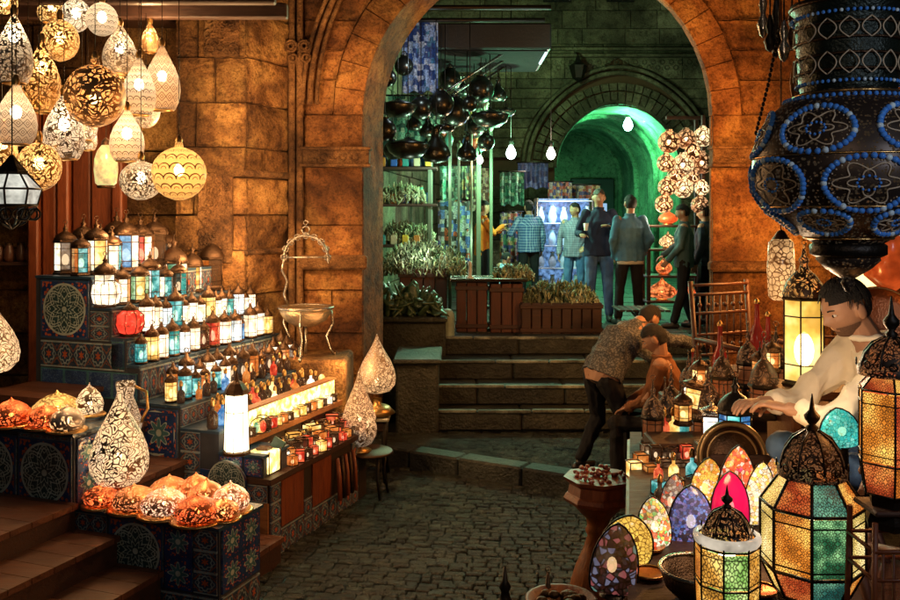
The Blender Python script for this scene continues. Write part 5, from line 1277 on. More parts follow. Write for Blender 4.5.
def crate(loc, d, label, slats=5, mat=W_CRATE, rz=0):
    t = empty('wooden_crate', loc, label, 'crate', rz=rz); w, dp, h = d
    for s_ in (-1, 1):
        m = MB()
        for k in range(slats): m.bbox((w*(-.5+(k+.5)/slats), s_*(dp/2-.012), h/2), (w/slats-.012, .024, h), .005)
        m.build('side_board', mat, t)
        m = MB(); [m.bbox((s_*(w/2-.012), dp*(-.5+(k+.5)/3), h/2), (.024, dp/3-.02, h), .005) for k in range(3)]; m.build('end_board', mat, t)
    m = MB()
    for z in (h*.12, h*.88):
        for s_ in (-1, 1): m.bbox((0, s_*(dp/2+.008), z), (w+.03, .018, .05), .004); m.bbox((s_*(w/2+.008), 0, z), (.018, dp, .05), .004)
    m.build('batten', W_DARK, t); m = MB(); m.box((0, 0, .03), (w-.05, dp-.05, .03)); m.box((0, 0, h*.8), (w-.06, dp-.06, .02)); m.build('bottom', W_DARK, t); return t
crate(W(471, 333, 11.5)*1, (.38, .4, .62), 'upright red brown crate nearest the pale stone post', 3)
bpy.data.objects['wooden_crate'].location = (.27, 11.35, 1.0)
crate((.70, 11.3, 1.0), (.40, .42, .60), 'upright red brown crate second from the pale stone post', 3)
crate((1.36, 11.2, 1.0), (.98, .5, .38), 'long low dark crate heaped with pale bundles at the stair head', 8, W_DARK)
cs = crate((-.35, 12.0, 1.0), (.62, .5, .75), 'tall crate behind the stone wall with red lettering faded away', 4)
tp = empty('metal_tray', (.48, 11.3, 1.64), 'flat dark tray lying across the two upright crates', 'tray')
m = MB(); m.bbox((0, 0, 0), (.95, .5, .03), .01); m.build('base', IRON, tp); m = MB(); m.tube([(-.47, -.24, .02), (.47, -.24, .02), (.47, .24, .02), (-.47, .24, .02), (-.47, -.24, .02)], .012, 5); m.build('rim', SILVER, tp)
heap('leafy_bundles', (.80, 11.35, 1.64), (.5, .35, .16), 120, LEAFG, 'pale green bundles heaped on the second upright crate', 'bundles', seed=1)
heap('leafy_bundles', (1.36, 11.2, 1.32), (.92, .44, .30), 330, LEAFG, 'big pale green heap in the long low crate', 'bundles', seed=2)
heap('leafy_bundles', (-.35, 12.0, 1.66), (1.1, .7, .42), 420, LEAFG, 'pale green bundles spilling over the tall crate', 'bundles', seed=3)
heap('leafy_bundles', (-.62, 10.75, 1.26), (.95, .42, .24), 170, LEAFD, 'dark glossy leafy bundles on the low stone wall', 'bundles', (.06, .02, .15), 4, .1)
heap('leafy_bundles', (-.62, 12.7, 2.05), (.8, .4, .28), 260, LEAFG, 'pale green bundles on the middle alley shelf', 'bundles', seed=5)
heap('leafy_bundles', (-.7, 12.6, 2.62), (.7, .4, .24), 220, LEAFG, 'pale green bundles on the upper alley shelf', 'bundles', seed=6)
# little white figurine on the tray
t = MB(); t.lathe([(.05, 0), (.05, .015), (.02, .04), (.028, .1), (.018, .14), (.03, .17), (.02, .21), (0, .22)], 12); meta(t.build('white_figurine', plain('alabaster', (.6, .6, .52), .3), loc=(.25, 11.2, 1.66)), 'small white turned figurine standing on the dark tray', 'figurine')
# shelf rack
sr = empty('alley_shelf', (-.7, 12.7, 1), 'tall greenish shelf rack full of bundles behind the stone wall', 'shelf')
PG_ = plain('green_lit_wood', (.085, .11, .07), .6)  # green alley light put into the pole and post colour
for xx in (-1.15, -.28): m = MB(); m.bbox((xx, 12.5, 2.4), (.06, .06, 2.8), .008); m.bbox((xx, 12.95, 2.4), (.06, .06, 2.8), .008); sub(sr, m, 'post', PG_)
for zz in (2.02, 2.59, 3.1): m = MB(); m.bbox((-.7, 12.7, zz), (1.05, .55, .04), .008); sub(sr, m, 'board', W_DARK)
ptr = random.Random(8)
SMALLC = [plain('tin_yellow', (.6, .42, .04), .4), plain('tin_blue', (.04, .12, .45), .4), plain('tin_cream', (.5, .45, .3), .5), plain('tin_orange', (.5, .2, .03), .4), plain('tin_teal', (.03, .25, .25), .4)]
for k in range(16):
    z = (3.12, 2.04, 2.61)[k % 3]; m = MB(); m.bbox((0, 0, .06), (.09, .07, .12), .008); m.bbox((0, 0, .125), (.08, .06, .015), .004)
    cn = ['yellow', 'blue', 'cream', 'orange', 'teal'][k % 5]
    o = m.build('small_tin', SMALLC[k % 5], loc=(-1.1+ (k//3)*.16, 12.5, z)); meta(o, '%s tin on the %s board of the greenish shelf rack, %s along' % (cn, ['top', 'lowest', 'middle'][k % 3], ORD[k//3]), 'tin', 'tins on the alley shelf')
# poles of the stall frame
for k, (x, y, h, w) in enumerate(((.0, 12.2, 2.7, .045), (.12, 12.3, 2.4, .035), (.42, 13.3, 3.0, .07), (.30, 12.6, 2.6, .03), (.62, 13.6, 2.9, .05))):
    m = MB(); m.bbox((0, 0, h/2), (w, w, h), .008); m.lathe([(w*.9, h), (w*.9, h+.03), (0, h+.05)], 8)
    meta(m.build('stall_pole', PG_, loc=(x, y, 1.0)), 'green lit wooden pole of the alley stall, %s from the stone archway' % ORD[k], 'pole', 'poles of the alley stall')
# hanging textiles and display boards
def panel(name, px0, px1, py0, py1, d, mat, label, cat, th=.03):
    a, b = W(px0, py1, d), W(px1, py0, d); m = MB(); w_, h_ = b.x-a.x, b.z-a.z; t = empty(name, ((a+b)/2), label, cat); G = []; ph = rng.uniform(0, 6)
    for sd_ in (0, th):
        for j in range(9):
            fz = j/8; G.append([m.V((-w_/2+w_*i/22, sd_+(1-fz*.7)*.035*math.sin(ph+i*.95+.6*math.sin(fz*3)), -h_/2+h_*fz+(1-fz)*.02*math.sin(i*.7+ph))) for i in range(23)])
        o9 = len(G)-9
        for j in range(8):
            for i in range(22): m.F((G[o9+j][i], G[o9+j][i+1], G[o9+j+1][i+1], G[o9+j+1][i]), None, True)
    m.build('cloth', mat, t); r_ = MB(); r_.tube([(-(b.x-a.x)/2-.03, 0, (b.z-a.z)/2+.01), ((b.x-a.x)/2+.03, 0, (b.z-a.z)/2+.01)], .014, 6); r_.build('rod', IRON, t); return t
def patch(name, pal, sc, rough=.6):
    m, nt, b, o = new(name); tc = nd(nt, 'TexCoord')
    mp = nd(nt, 'Mapping', None, Vector=tc.outputs['Object'], Scale=(1, 1, 1))
    v = nd(nt, 'TexVoronoi', {'feature': 'F1', 'distance': 'CHEBYCHEV'}, Vector=mp, Scale=sc, Randomness=.55)
    c = ramp(nt, v.outputs['Color'], [(k/len(pal), q) for k, q in enumerate(pal)], 'CONSTANT')
    nz = nd(nt, 'TexNoise', None, Vector=tc.outputs['Object'], Scale=sc*3, Detail=3)
    c2 = mixc(nt, .7, c.outputs[0], ramp(nt, nz.outputs[0], [(.4, .15), (.6, 1.0)]).outputs[0], 'MULTIPLY')
    link(nt, c2, b.inputs['Base Color']); b.inputs['Roughness'].default_value = rough; return m
BLUEP = patch('blue_patchwork', [(.04, .12, .45), (.25, .4, .75), (.02, .06, .25), (.45, .55, .75), (.05, .2, .4)], 14)
MIXP = patch('mixed_patchwork', [(.05, .2, .1), (.3, .35, .3), (.3, .08, .04), (.03, .05, .15), (.35, .3, .12), (.02, .02, .02)], 16)
GREENP = patch('green_patchwork', [(.03, .2, .12), (.15, .4, .28), (.02, .08, .06), (.3, .45, .3)], 18)
panel('hanging_textile', 402, 438, 22, 92, 11.6, BLUEP, 'blue and white patterned textile hung high behind the arch edge', 'textile')
panel('hanging_textile', 388, 440, 96, 158, 12.6, GREENP, 'green and white patterned textile behind the dark pots', 'textile')
panel('hanging_textile', 518, 548, 163, 188, 16.9, patch('navy_squares', [(.01, .02, .08), (.04, .08, .2), (.02, .03, .1), (.08, .12, .25)], 9), 'small navy patterned textile beneath the bare bulbs', 'textile')
panel('hanging_textile', 500, 524, 172, 205, 15.5, GREENP, 'green scalloped textile between the two bare bulbs', 'textile')
panel('hanging_textile', 548, 572, 182, 215, 17, MIXP, 'dark mixed patchwork textile above the man in the plaid shirt', 'textile')
panel('hanging_textile', 470, 490, 168, 210, 14.6, patch('red_patchwork', [(.4, .1, .04), (.5, .35, .25), (.1, .03, .02), (.3, .2, .2)], 20), 'red and cream patterned textile above the orange shirt', 'textile')
panel('hanging_textile', 438, 470, 200, 262, 14.0, patch('street_goods', [(.4, .08, .03), (.05, .1, .3), (.3, .3, .3), (.02, .02, .02), (.2, .25, .15)], 15), 'mixed coloured goods hanging between the green lit poles', 'textile')
panel('hanging_textile', 572, 600, 185, 230, 17.5, MIXP, 'dark mixed patchwork textile behind the checked shirt man', 'textile')
panel('hanging_textile', 440, 462, 166, 200, 13.6, GREENP, 'green patterned cloth strung between the first two stall poles', 'textile')
panel('hanging_textile', 462, 478, 166, 198, 13.9, patch('amber_goods', [(.3, .18, .06), (.1, .05, .03), (.25, .28, .15), (.02, .02, .02), (.3, .1, .05)], 18), 'ochre and black patterned cloth strung near the orange shirt', 'textile')
panel('hanging_textile', 500, 522, 212, 262, 16.0, MIXP, 'dark mixed patchwork cloth low beside the blue plaid shirt', 'textile')
# lit showcase of glassware
sc_ = empty('glass_showcase', (1.9, 16.2, 1), 'showcase of blue white glassware glowing behind the plaid shirt', 'showcase')
m = MB()
for xx in (1.55, 2.55):
    for yy in (16, 16.4): m.tube([(xx, yy, 1), (xx, yy, 2.75)], .025, 6)
sub(sc_, m, 'frame', SILVER)
for zz in (1.1, 1.5, 1.9, 2.3, 2.7): m = MB(); m.bbox((2.05, 16.2, zz), (1.0, .42, .02), .004); sub(sc_, m, 'shelf', plain('pale_shelf', (.5, .55, .6), .2))
m = MB(); m.box((2.05, 16.45, 1.9), (1.0, .02, 1.7)); sub(sc_, m, 'back_panel', glass('showcase_glow', (.25, .5, .95), .55, .15, sc=14))
gp = empty('glass_vase', (0, 0, -50), 'x', 'vase'); MB().lathe([(.05, 0), (.06, .02), (.08, .1), (.05, .2), (.03, .25), (.045, .28)], 12).build('body', plain('pale_glassware', (.5, .65, .85), .1), gp); MB().lathe([(.046, .278), (.05, .285), (.044, .292)], 12).build('rim', SILVER, gp)
for k in range(20): place(gp, (1.62+.21*(k % 5), 16.1, (1.11, 1.51, 1.91, 2.31)[k//5]), 'pale blue glass vase, %s in the %s shelf of the glowing showcase' % (ORD[k % 5], ['lowest', 'second', 'third', 'top'][k//5]), group='vases in the showcase', sc=rng.uniform(.85, 1.1))
# canopy
cn = empty('stall_canopy', (.55, 12, 4.6), 'black flat canopy with a pale underside projecting over the alley stall', 'canopy')
m = MB(); m.bbox((.52, 12.6, 4.78), (1.6, 1.8, .34), .02); sub(cn, m, 'fascia', plain('black_paint', (.012, .012, .012), .5))
m = MB(); m.box((.52, 12.6, 4.60), (1.5, 1.7, .02)); sub(cn, m, 'underside', plain('pale_underside', (.014, .015, .014), .9, spec=.05))
m = MB(); m.tube([(1.26, 11.8, 4.575), (1.26, 12.6, 4.575)], .02, 8); sub(cn, m, 'tube_light', bulb('tube_light', (.7, .95, .95), 1.6))
for k in range(3): m = MB(); m.tube([(-.35+.05*k, 12.0+.5*k, 3.9), (.7+.05*k, 12.0+.5*k, 4.6)], .02, 6); sub(cn, m, 'brace', SILVER)
# dark pots
pots = [(388, 78, 20, 'ball', 11.0), (398, 108, 44, 'bowl', 10.9), (385, 130, 26, 'ball', 10.6), (408, 148, 50, 'bowl', 10.8), (421, 108, 26, 'ball', 11.4), (441, 104, 30, 'ball', 11.6), (436, 147, 36, 'bottle', 11.2), (455, 112, 34, 'ball', 12.0), (481, 90, 30, 'ball', 12.2),
        (490, 118, 44, 'bowl', 12.0), (467, 150, 26, 'bottle', 11.8), (417, 88, 30, 'bowl', 11.8), (450, 80, 26, 'ball', 12.6), (498, 92, 22, 'bottle', 12.8), (428, 128, 22, 'bottle', 12.2), (474, 128, 24, 'ball', 12.7), (404, 66, 22, 'ball', 11.3), (414, 122, 20, 'bottle', 11.9), (445, 128, 24, 'bowl', 11.5), (462, 88, 20, 'bottle', 12.9), (393, 150, 22, 'ball', 11.9), (486, 142, 20, 'ball', 12.3), (427, 74, 20, 'bottle', 12.3), (506, 112, 22, 'bowl', 12.9), (470, 104, 18, 'ball', 11.4)]
pn = dict(ball='globe', bowl='wide bowl', bottle='bottle shaped')
for k, (px, py, w_, kd, d) in enumerate(pots):
    r = w_/2/900*d*.88; c = W(px, py, d)
    t = empty('hanging_pot', c, '%s dark metal pot, %s of the hung pots counting outward from the jamb' % (pn[kd], (ORD+['twenty first', 'twenty second', 'twenty third', 'twenty fourth', 'twenty fifth'])[sorted(p[0] for p in pots).index(px)]), 'pot', 'dark metal pots hanging over the alley stall')
    m = MB()
    if kd == 'ball': prof = [(.01, -r)]+[(r*math.sin(PI*j/12), -r*math.cos(PI*j/12)) for j in range(1, 11)]+[(r*.35, r*1.0), (r*.4, r*1.12)]
    elif kd == 'bowl': prof = [(.01, -r*.5), (r*.5, -r*.45), (r*.85, -r*.2), (r, r*.1), (r*.98, r*.2), (r*.6, r*.3), (r*.2, r*.42), (.01, r*.5)]
    else: prof = [(.01, -r), (r*.7, -r*.9), (r*.95, -r*.5), (r*.8, 0), (r*.35, r*.5), (r*.22, r*1.1), (r*.35, r*1.25)]
    m.lathe(prof, 24); m.build('body', DARKPOT, t)
    m = MB(); m.tube([(0, 0, prof[-1][1]), (0, 0, 4.9-c.z)], .006, 4); m.ring((0, 0, prof[-1][1]+.02), .03, .006, 10, 4); m.build('hook', IRON, t)
rgd = random.Random(17)
SG = [plain('ware_%s' % n_, c_, .35, 0, .4, 20, .3) for n_, c_ in (('cream', (.5, .5, .38)), ('moss', (.12, .22, .1)), ('blue', (.04, .12, .35)), ('ochre', (.45, .28, .06)), ('rust', (.35, .1, .04)), ('jade', (.08, .32, .22)))]
wv = empty('stall_jar', (0, 0, -50), 'x', 'jar'); MB().lathe([(.04, 0), (.06, .03), (.065, .09), (.04, .14), (.028, .17), (.035, .18)], 10).build('body', SG[0], wv); MB().lathe([(.034, .178), (.034, .195), (0, .21)], 8).build('lid', BRONZE, wv)
n_j = 0
for zi, zz in enumerate((2.04, 2.61, 3.12, 3.42)):
    for k in range(9):
        c_ = rgd.randrange(6); place(wv, (-1.12+.1*k+rgd.uniform(-.02, .02), 12.86 if zi < 3 else 12.7, zz if zi < 3 else 3.36), '%s lidded jar, %s from the archway jamb on %s of alley rack' % (['cream', 'moss green', 'blue', 'ochre', 'rust red', 'jade'][c_], ORD[k], ['the low board', 'the middle board', 'the top board', 'the crown'][zi]), sc=rgd.uniform(.9, 1.35), mats={'body': SG[c_]}, group='jars at the back of the alley rack')
m = MB(); m.bbox((-.7, 12.7, 3.34), (1.05, .5, .03), .006); sub(sr, m, 'board', W_DARK)
# flat trays and small pendants hung from the rails
sp = empty('hanging_trinket', (0, 0, -50), 'x', 'ornament'); MB().lathe([(.002, -.16), (.03, -.13), (.045, -.07), (.02, -.02), (.012, 0)], 10).build('pendant', BRASS, sp); MB().tube([(0, 0, 0), (0, 0, .6)], .004, 4).build('cord', IRON, sp)
for k in range(20):
    px = 392+k*5.2; c_ = k % 6; zz = rgd.uniform(3.2, 4.2)
    place(sp, W(px, 215-(zz-EYE)*900/12.9, 12.9), '%s drop shaped trinket, %s of those strung behind the dark pots' % (['cream', 'moss green', 'blue', 'ochre', 'rust red', 'jade'][c_], ORD[k] if k < 20 else 'near the last'), sc=rgd.uniform(.8, 1.5), mats={'pendant': SG[c_]}, group='trinkets strung behind the pots')
rk = MB()
for yy in (10.7, 11.4, 12.1, 12.7): rk.tube([(-1.4, yy, 4.92), (1.2, yy, 4.92)], .03, 6)
meta(rk.build('pot_rail', IRON), 'black rails from which the dark pots hang above the alley stall', 'rail')
# bare bulbs
def bare(px, py, d, r, w, col, mat, label, cordtop=5.6):
    c = W(px, py, d); t = empty('bare_bulb', c, label, 'light bulb'); m = MB(); m.lathe([(.01, -r*1.2), (r*.6, -r), (r, -r*.2), (r*.8, r*.6), (r*.4, r*1.3), (r*.35, r*1.6)], 16); m.build('glass', mat, t)
    m = MB(); m.lathe([(r*.42, r*1.5), (r*.45, r*2.4), (.01, r*2.6)], 10); m.tube([(0, 0, r*2.5), (0, 0, cordtop-c.z)], .006, 4); m.build('socket', IRON, t)
    if w: l = plight('bulb_light', (0, 0, 0), w, col, .05); l.parent = t; l.location = (0, -r*2.2, -.05)
BG = bulb('bulb_green_white', (.72, 1, .88), 20); BWM = bulb('bulb_warm_white', (1, .93, .78), 20); BTL = bulb('bulb_teal', (.45, 1, .85), 16)
bare(511, 153, 13.0, .075, 300, (.36, 1, .55), BG, 'green white bare bulb nearest the hanging pots')
bare(551, 154, 15.6, .08, 110, (1, .9, .7), BWM, 'white bare bulb at the foot of the carved arch')
bare(480, 160, 12.6, .045, 30, (1, .62, .35), BULBW, 'small orange white bulb beneath the dark pots')
bare(628, 125, 21.5, .12, 420, (.14, 1, .38), BTL, 'larger teal bulb glowing inside the green passage', 4.75)
bare(643, 128, 23.0, .12, 300, (.16, 1, .45), BTL, 'fainter teal bulb deeper inside the green passage', 4.75)
# old dark lantern on the facade
t = empty('wall_lantern', W(578, 68, 19.6), 'small dark unlit lantern hung from the far facade', 'lantern'); m = MB(); m.lathe([(.02, -.3), (.12, -.22), (.2, .05), (.08, .12), (.02, .28)], 6, smooth=False); m.build('body', IRON, t); m = MB(); m.tube([(0, 0, .28), (0, .35, .4)], .015, 4); m.build('bracket', IRON, t)
# copper globe lamps on the right of the alley
GC_ = pierced('pierced_globe', (.16, .07, .035), (1, .6, .34), 'arab', 13, .18, .4, .12); GBR = pierced('pierced_globe_bright', (.2, .11, .06), (1, .78, .52), 'arab', 13, .4, .4, .09)
gl_ = [(669, 142, 22, 0), (686, 139, 20, 0), (703, 137, 20, 1), (666, 163, 18, 0), (683, 165, 22, 1), (702, 163, 22, 0), (667, 187, 18, 0), (683, 188, 20, 1), (702, 188, 15, 1), (693, 152, 16, 0), (675, 176, 16, 0), (692, 177, 15, 0), (664, 204, 18, 0), (700, 205, 18, 0)]
for k, (px, py, w_, br) in enumerate(gl_):
    r = w_/2/900*11.9; c = W(px, py, 11.8+.15*(k % 3))
    t = empty('globe_lamp', c, '%s copper globe lamp, %s row of the stack, %s' % (('bright', 'dim')[1-br], ['top', 'second', 'third', 'fourth'][min(3, int((py-130)/22))], ['against the archway', 'in the middle', 'on the passage side'][0 if px > 695 else (1 if px > 676 else 2)])+(', in a gap' if k in (9, 10, 11) else ''), 'lamp', 'stacked copper globe lamps')
    MB().lathe([(.01, -r*.95)]+[(r*math.sin(PI*j/14), -r*math.cos(PI*j/14)) for j in range(1, 13)]+[(r*.3, r*1.02), (r*.28, r*1.15)], 20).build('shade', GBR if br else GC_, t)
    MB().ell((0, 0, 0), (.03, .03, .03), seg=8, rows=6).build('bulb', BULBW, t)
    if br or k % 3 == 0: l = plight('bulb_light', (0, 0, 0), 2.5, (1, .66, .38), .03); l.parent = t; l.location = (0, 0, r*.3)
rack = empty('lamp_rack', (3.0, 12.1, 1), 'dark open rack carrying the stacked copper globe lamps', 'rack')
m = MB()
for xx, zt in ((2.68, 1.32), (3.42, 2.8)):
    m.bbox((xx, 12.15, 1+zt/2), (.05, .05, zt), .006); m.bbox((xx, 12.5, 1+zt/2), (.05, .05, zt), .006)
m.bbox((3.2, 12.3, 3.78), (.5, .05, .05), .006)
sub(rack, m, 'post', W_DARK)
for zz in (1.28, 1.62, 1.98, 2.3): m = MB(); m.bbox((3.05, 12.3, zz), (.82, .45, .03), .006); sub(rack, m, 'board', W_DARK)
for k, (px, z, mt, lab, pf) in enumerate(((662, 1.3, PC_, 'wide red copper lamp on the lowest board of the dark rack', onion(.19, .3, .02)), (686, 1.3, PR, 'second red lamp on the lowest board of the dark rack', onion(.13, .26, .02)), (664, 1.64, PC_, 'orange lamp on the second board of the dark rack', onion(.11, .24, .02)), (668, 2.0, GBR, 'bright lamp on the third board of the dark rack', onion(.12, .22, .02)), (668, 2.32, PR, 'reddish lamp on the top board of the dark rack', onion(.13, .2, .02)))):
    standing('copper_lamp', ((px-450)/900*12.2, 12.2, z), lab, pf, mt, [(.08, 0), (.085, .006), (.05, .02)], 5, .35)
# ------------------------------------------------------------------ right hand stall
m = MB(); m.prism([(1.2, 3.0), (5.5, 3.0), (5.5, 8.9), (2.4, 6.4), (1.5, 4.2)], 0, .86); meta(m.build('terrace', ST_DARK), kind='structure')
ct = empty('stall_counter', (1.2, 4, 0), 'dark timber stall counter laden with coloured glass lanterns', 'counter')
edge = [(.50, 2.55), (2.6, 2.45), (2.6, 3.55), (1.62, 3.62), (1.72, 4.2), (2.9, 5.6), (1.12, 5.6)]
m = MB(); m.prism([(.52, 2.6), (1.0, 2.6), (1.5, 3.5), (1.6, 4.2), (2.6, 5.5), (1.16, 5.5)], 0, 1.05); sub(ct, m, 'body', plain('dark_panel', (.03, .012, .008), .7))
m = MB(); m.prism(edge, 1.055, 1.10); sub(ct, m, 'top', W_DARK)
m = MB(); m.tube([(.50, 2.55, 1.04), (1.12, 5.6, 1.04)], .02, 5); m.tube([(.5, 2.55, .99), (2.6, 2.45, .99)], .02, 5); sub(ct, m, 'trim', W_AMB)
TZ = 1.10
# turned pedestal
t = empty('pedestal', W(598, 485, 5.2).xy.to_3d(), 'carved turned wooden pedestal with a tray of red trinkets on top', 'pedestal')
m = MB(); m.lathe([(.19, .80), (.2, .82), (.19, .84), (.175, .85), (.165, .9), (.19, .92), (.2, .94), (0, .94)], 8, smooth=False); m.build('top', W_RED, t)
m = MB(); m.lathe([(.21, 0), (.21, .06), (.17, .1), (.165, .2), (.16, .32), (.13, .42), (.085, .52), (.06, .6), (.075, .63), (.06, .66), (.07, .70), (.11, .74), (.16, .8)], 20); m.build('column', wood('amber_lit_turned_wood', (.10, .025, .006), (.32, .10, .02), .4, 'Z'), t)  # orange glow on the leg put into the wood colour
rr = random.Random(5)
m = MB()
for k in range(46): a = rr.uniform(0, 6.28); q = rr.uniform(0, .16); m.ell((q*math.cos(a), q*math.sin(a), .945+rr.uniform(0, .02)), (.018, .012, .012), M=Matrix.Rotation(rr.uniform(0, 3), 3, 'Z'), seg=6, rows=4)
m.build('red_trinkets', plain('red_beads', (.22, .04, .025), .35, 0, .7, 40), t)['kind'] = 'stuff'
CUBE = glass('glass_cube_smoky', (.32, .17, .09), .3, .35, see=.25, sc=22, core=(.8, .5, .25))
# candle cubes in stacked rows
for k, (px, py, d, c) in enumerate(((641, 462, 4.9, 'amber'), (634, 470, 4.8, 'yellow'), (651, 474, 4.75, 'amber'), (662, 447, 5.2, 'dim'), (672, 447, 5.2, 'amber'), (684, 446, 5.25, 'amber'), (697, 440, 5.3, 'yellow'), (664, 458, 5.0, 'dim'), (674, 459, 5.0, 'dim'), (686, 458, 5.0, 'dim'), (697, 457, 5.0, 'dim'), (666, 469, 4.85, 'dim'), (677, 470, 4.85, 'dim'), (689, 470, 4.85, 'dim'), (648, 452, 5.1, 'dim'))):
    q = W(px, py+7, d)
    place(P_BOX, q, '%s glass cube candle holder, %s counting away from the carved pedestal' % (c, ORD[k]), rz=.2, sc=.85, mats={'glass': GLN[c] if c != 'dim' else CUBE}, group='glass cubes beside the carved pedestal')
m = MB(); 
for i, (py, d) in enumerate(((484, 4.85), (472, 5.0), (461, 5.2))):
    q = W(672, py, d); m.bbox((q.x+.02, d+.02, (TZ+q.z)/2-.0), (.44, .12, max(.02, q.z-TZ)), .006)
meta(m.build('stepped_rack', W_DARK), 'small stepped dark wooden rack carrying the glass cubes', 'rack')

# small goods that fill the counter
rcn = random.Random(33)
def free(x, y): return .57+(y-2.7)*.2+.06 < x
dish = empty('brass_dish', (0, 0, -50), 'x', 'dish'); MB().lathe([(.0, .004), (.04, 0), (.06, .012), (.066, .022), (.055, .016), (.0, .008)], 16).build('body', COPPER, dish); MB().ring((0, 0, .022), .064, .003, 16, 4, M=Matrix.Rotation(R(90), 3, 'X')).build('rim', BRASS, dish)
CN = ['dim', 'amber', 'red', 'dim', 'yellow', 'dim', 'teal']
n_ = 0
for j, (yy, n_x) in enumerate(((3.95, 3), (4.15, 3), (4.35, 4), (4.55, 5), (4.98, 3))):
    for k in range(n_x):
        x = .58+(yy-2.7)*.2+.10+k*.085; c = CN[(j*3+k*2) % 7]
        if j % 2: place(P_BOT, (x, yy+rcn.uniform(-.02, .02), TZ), '%s stoppered bottle on stall counter, rank %s from front, %s from aisle' % (c, ORD[j], ORD[k]), sc=rcn.uniform(.8, 1.1), mats={'glass': GLN[c]}, group='bottles on the stall counter')
        else: place(P_BOX, (x, yy+rcn.uniform(-.02, .02), TZ), '%s glass cube on stall counter, rank %s from front, %s from aisle' % (c, ORD[j], ORD[k]), rz=rcn.uniform(0, 1.5), sc=rcn.uniform(.6, .85), mats={'glass': GLN[c]}, group='glass cubes on the stall counter')
for k, (x, y) in enumerate(((.74, 3.35), (.80, 3.62), (.98, 3.80), (1.10, 3.2))):
    place(dish, (x, y, TZ), 'small copper dish, %s of four going back along the stall counter' % ORD[k], group='copper dishes on the stall counter')
for k in range(9):
    c = CN[(k*2) % 7]; q = W(655+k*6, 446, 5.2); place(P_BOT, (W(657+k*10, 440, 5.3).x, 5.38, TZ), '%s stoppered bottle, %s in the line behind the stepped rack' % (c, ORD[k]), sc=1.25, mats={'glass': GLN[c]}, group='bottles behind the stepped rack')
# mosaic glass domes (pointed egg shapes)
def pal(*c): return list(c)
RED_, YEL, GRN, BLU, WHT, PNK, ORG, TEA, BLK = (1, .10, .04), (1, .62, .10), (.15, .6, .15), (.10, .25, .9), (1, .85, .6), (1, .03, .22), (1, .30, .04), (.05, .6, .55), (.03, .01, .01)
def dome(px, py0, py1, wpx, d, mt, label, tilt=0, rz=0, sup=True, flat=.38, frame=IRON):
    b = W(px, py1, d); h = (py1-py0)/900*d; r = wpx*1.12/2/900*d
    t = empty('mosaic_dome', b, label, 'mosaic lamp', 'mosaic glass domes on the stall counter', rz)
    prof = [(.80, .0), (.93, .05), (1.0, .16), (1.0, .36), (.93, .54), (.79, .70), (.57, .84), (.30, .945), (.02, 1.0)]
    m = MB(); Mt = Matrix.Rotation(tilt, 3, 'Y') @ Matrix.Diagonal((1, flat, 1)).to_3x3()
    m.lathe([(x*r, z*h) for x, z in prof], 28, M=Mt, uvn=1); m.build('glass', mt, t); MB().ell((0, 0, h*.4), (r*.22, r*.08, h*.12), seg=8, rows=6).build('bulb', FLAME, t)
    m = MB(); pts = [Mt @ Vector((x*r*1.02*s_, 0, z*h*1.01)) for s_, seq in ((-1, prof), (1, prof[::-1])) for x, z in seq]
    m.tube(pts, r*.05, 5); m.build('rim', frame, t)
    m = MB(); hh = max(b.z-TZ, .012); m.lathe([(r*.55, -hh), (r*.5, -hh+.006), (r*.3, -.006), (r*.4, .004)], 12); m.build('foot', IRON, t)
    return t
dome(612, 524, 592, 42, 3.3, glass('mos_lattice', (.5, .3, .1), 0.62, .4, see=.18, mosaic=(41, pal(BLK, BLK, (.2, .2, .3), BLK, (.4, .1, .1), BLK, (.15, .3, .25))), lead=.12), 'dark lattice glass dome with star cutwork nearest the carved pedestal', .10)
dome(624, 515, 560, 46, 3.45, glass('mos_yellow', (1, .62, .1), 1.17, .6, see=.18, lace=60), 'plain yellow glass dome peeping out behind the dark lattice dome', .2)
dome(655, 497, 546, 30, 3.65, glass('mos_cream', (1, .8, .5), 1.25, .5, see=.18, mosaic=(72, pal(WHT, YEL, WHT, GRN, WHT, RED_, YEL, BLK))), 'cream yellow and green mosaic dome with red flecks', -.06)
dome(670, 474, 520, 22, 3.9, glass('mos_grey', (.6, .4, .3), 0.62, .4, see=.18, mosaic=(76, pal((.5, .35, .3), (.3, .3, .3), RED_, (.4, .3, .2), WHT, BLK))), 'slim dusky red and grey mosaic dome', .12)
dome(691, 486, 545, 40, 3.75, glass('mos_blue', (.3, .35, .9), 0.70, .35, see=.18, mosaic=(83, pal(BLK, BLU, BLK, (.45, .3, .7), BLK, (.25, .4, .9), (.3, .1, .1)))), 'deep blue and violet mosaic dome with a dark heart', .0)
dome(705, 458, 508, 30, 4.1, glass('mos_gold', (1, .62, .1), 1.17, .5, see=.18, mosaic=(76, pal(YEL, YEL, ORG, WHT, YEL, RED_))), 'golden yellow mosaic dome behind the blue one', .1)
dome(735, 446, 526, 36, 3.95, glass('mos_red', (1, .25, .1), 1.17, .45, see=.18, mosaic=(64, pal(ORG, YEL, RED_, ORG, WHT, RED_, PNK))), 'tall orange and red mosaic dome in the middle of the group', .05)
dome(730, 472, 530, 34, 3.75, glass('glass_magenta', (1, .01, .13), .75, .6, sc=4, see=.2), 'plain vivid magenta glass dome in front of the orange mosaic one', 0)
dome(757, 462, 524, 27, 3.9, glass('mos_pale', (1, .8, .5), 1.33, .5, see=.18, mosaic=(68, pal(WHT, YEL, WHT, WHT, (.8, .5, .3), (.5, .7, .6)))), 'pale yellow white mosaic dome beside the big lantern', .1)
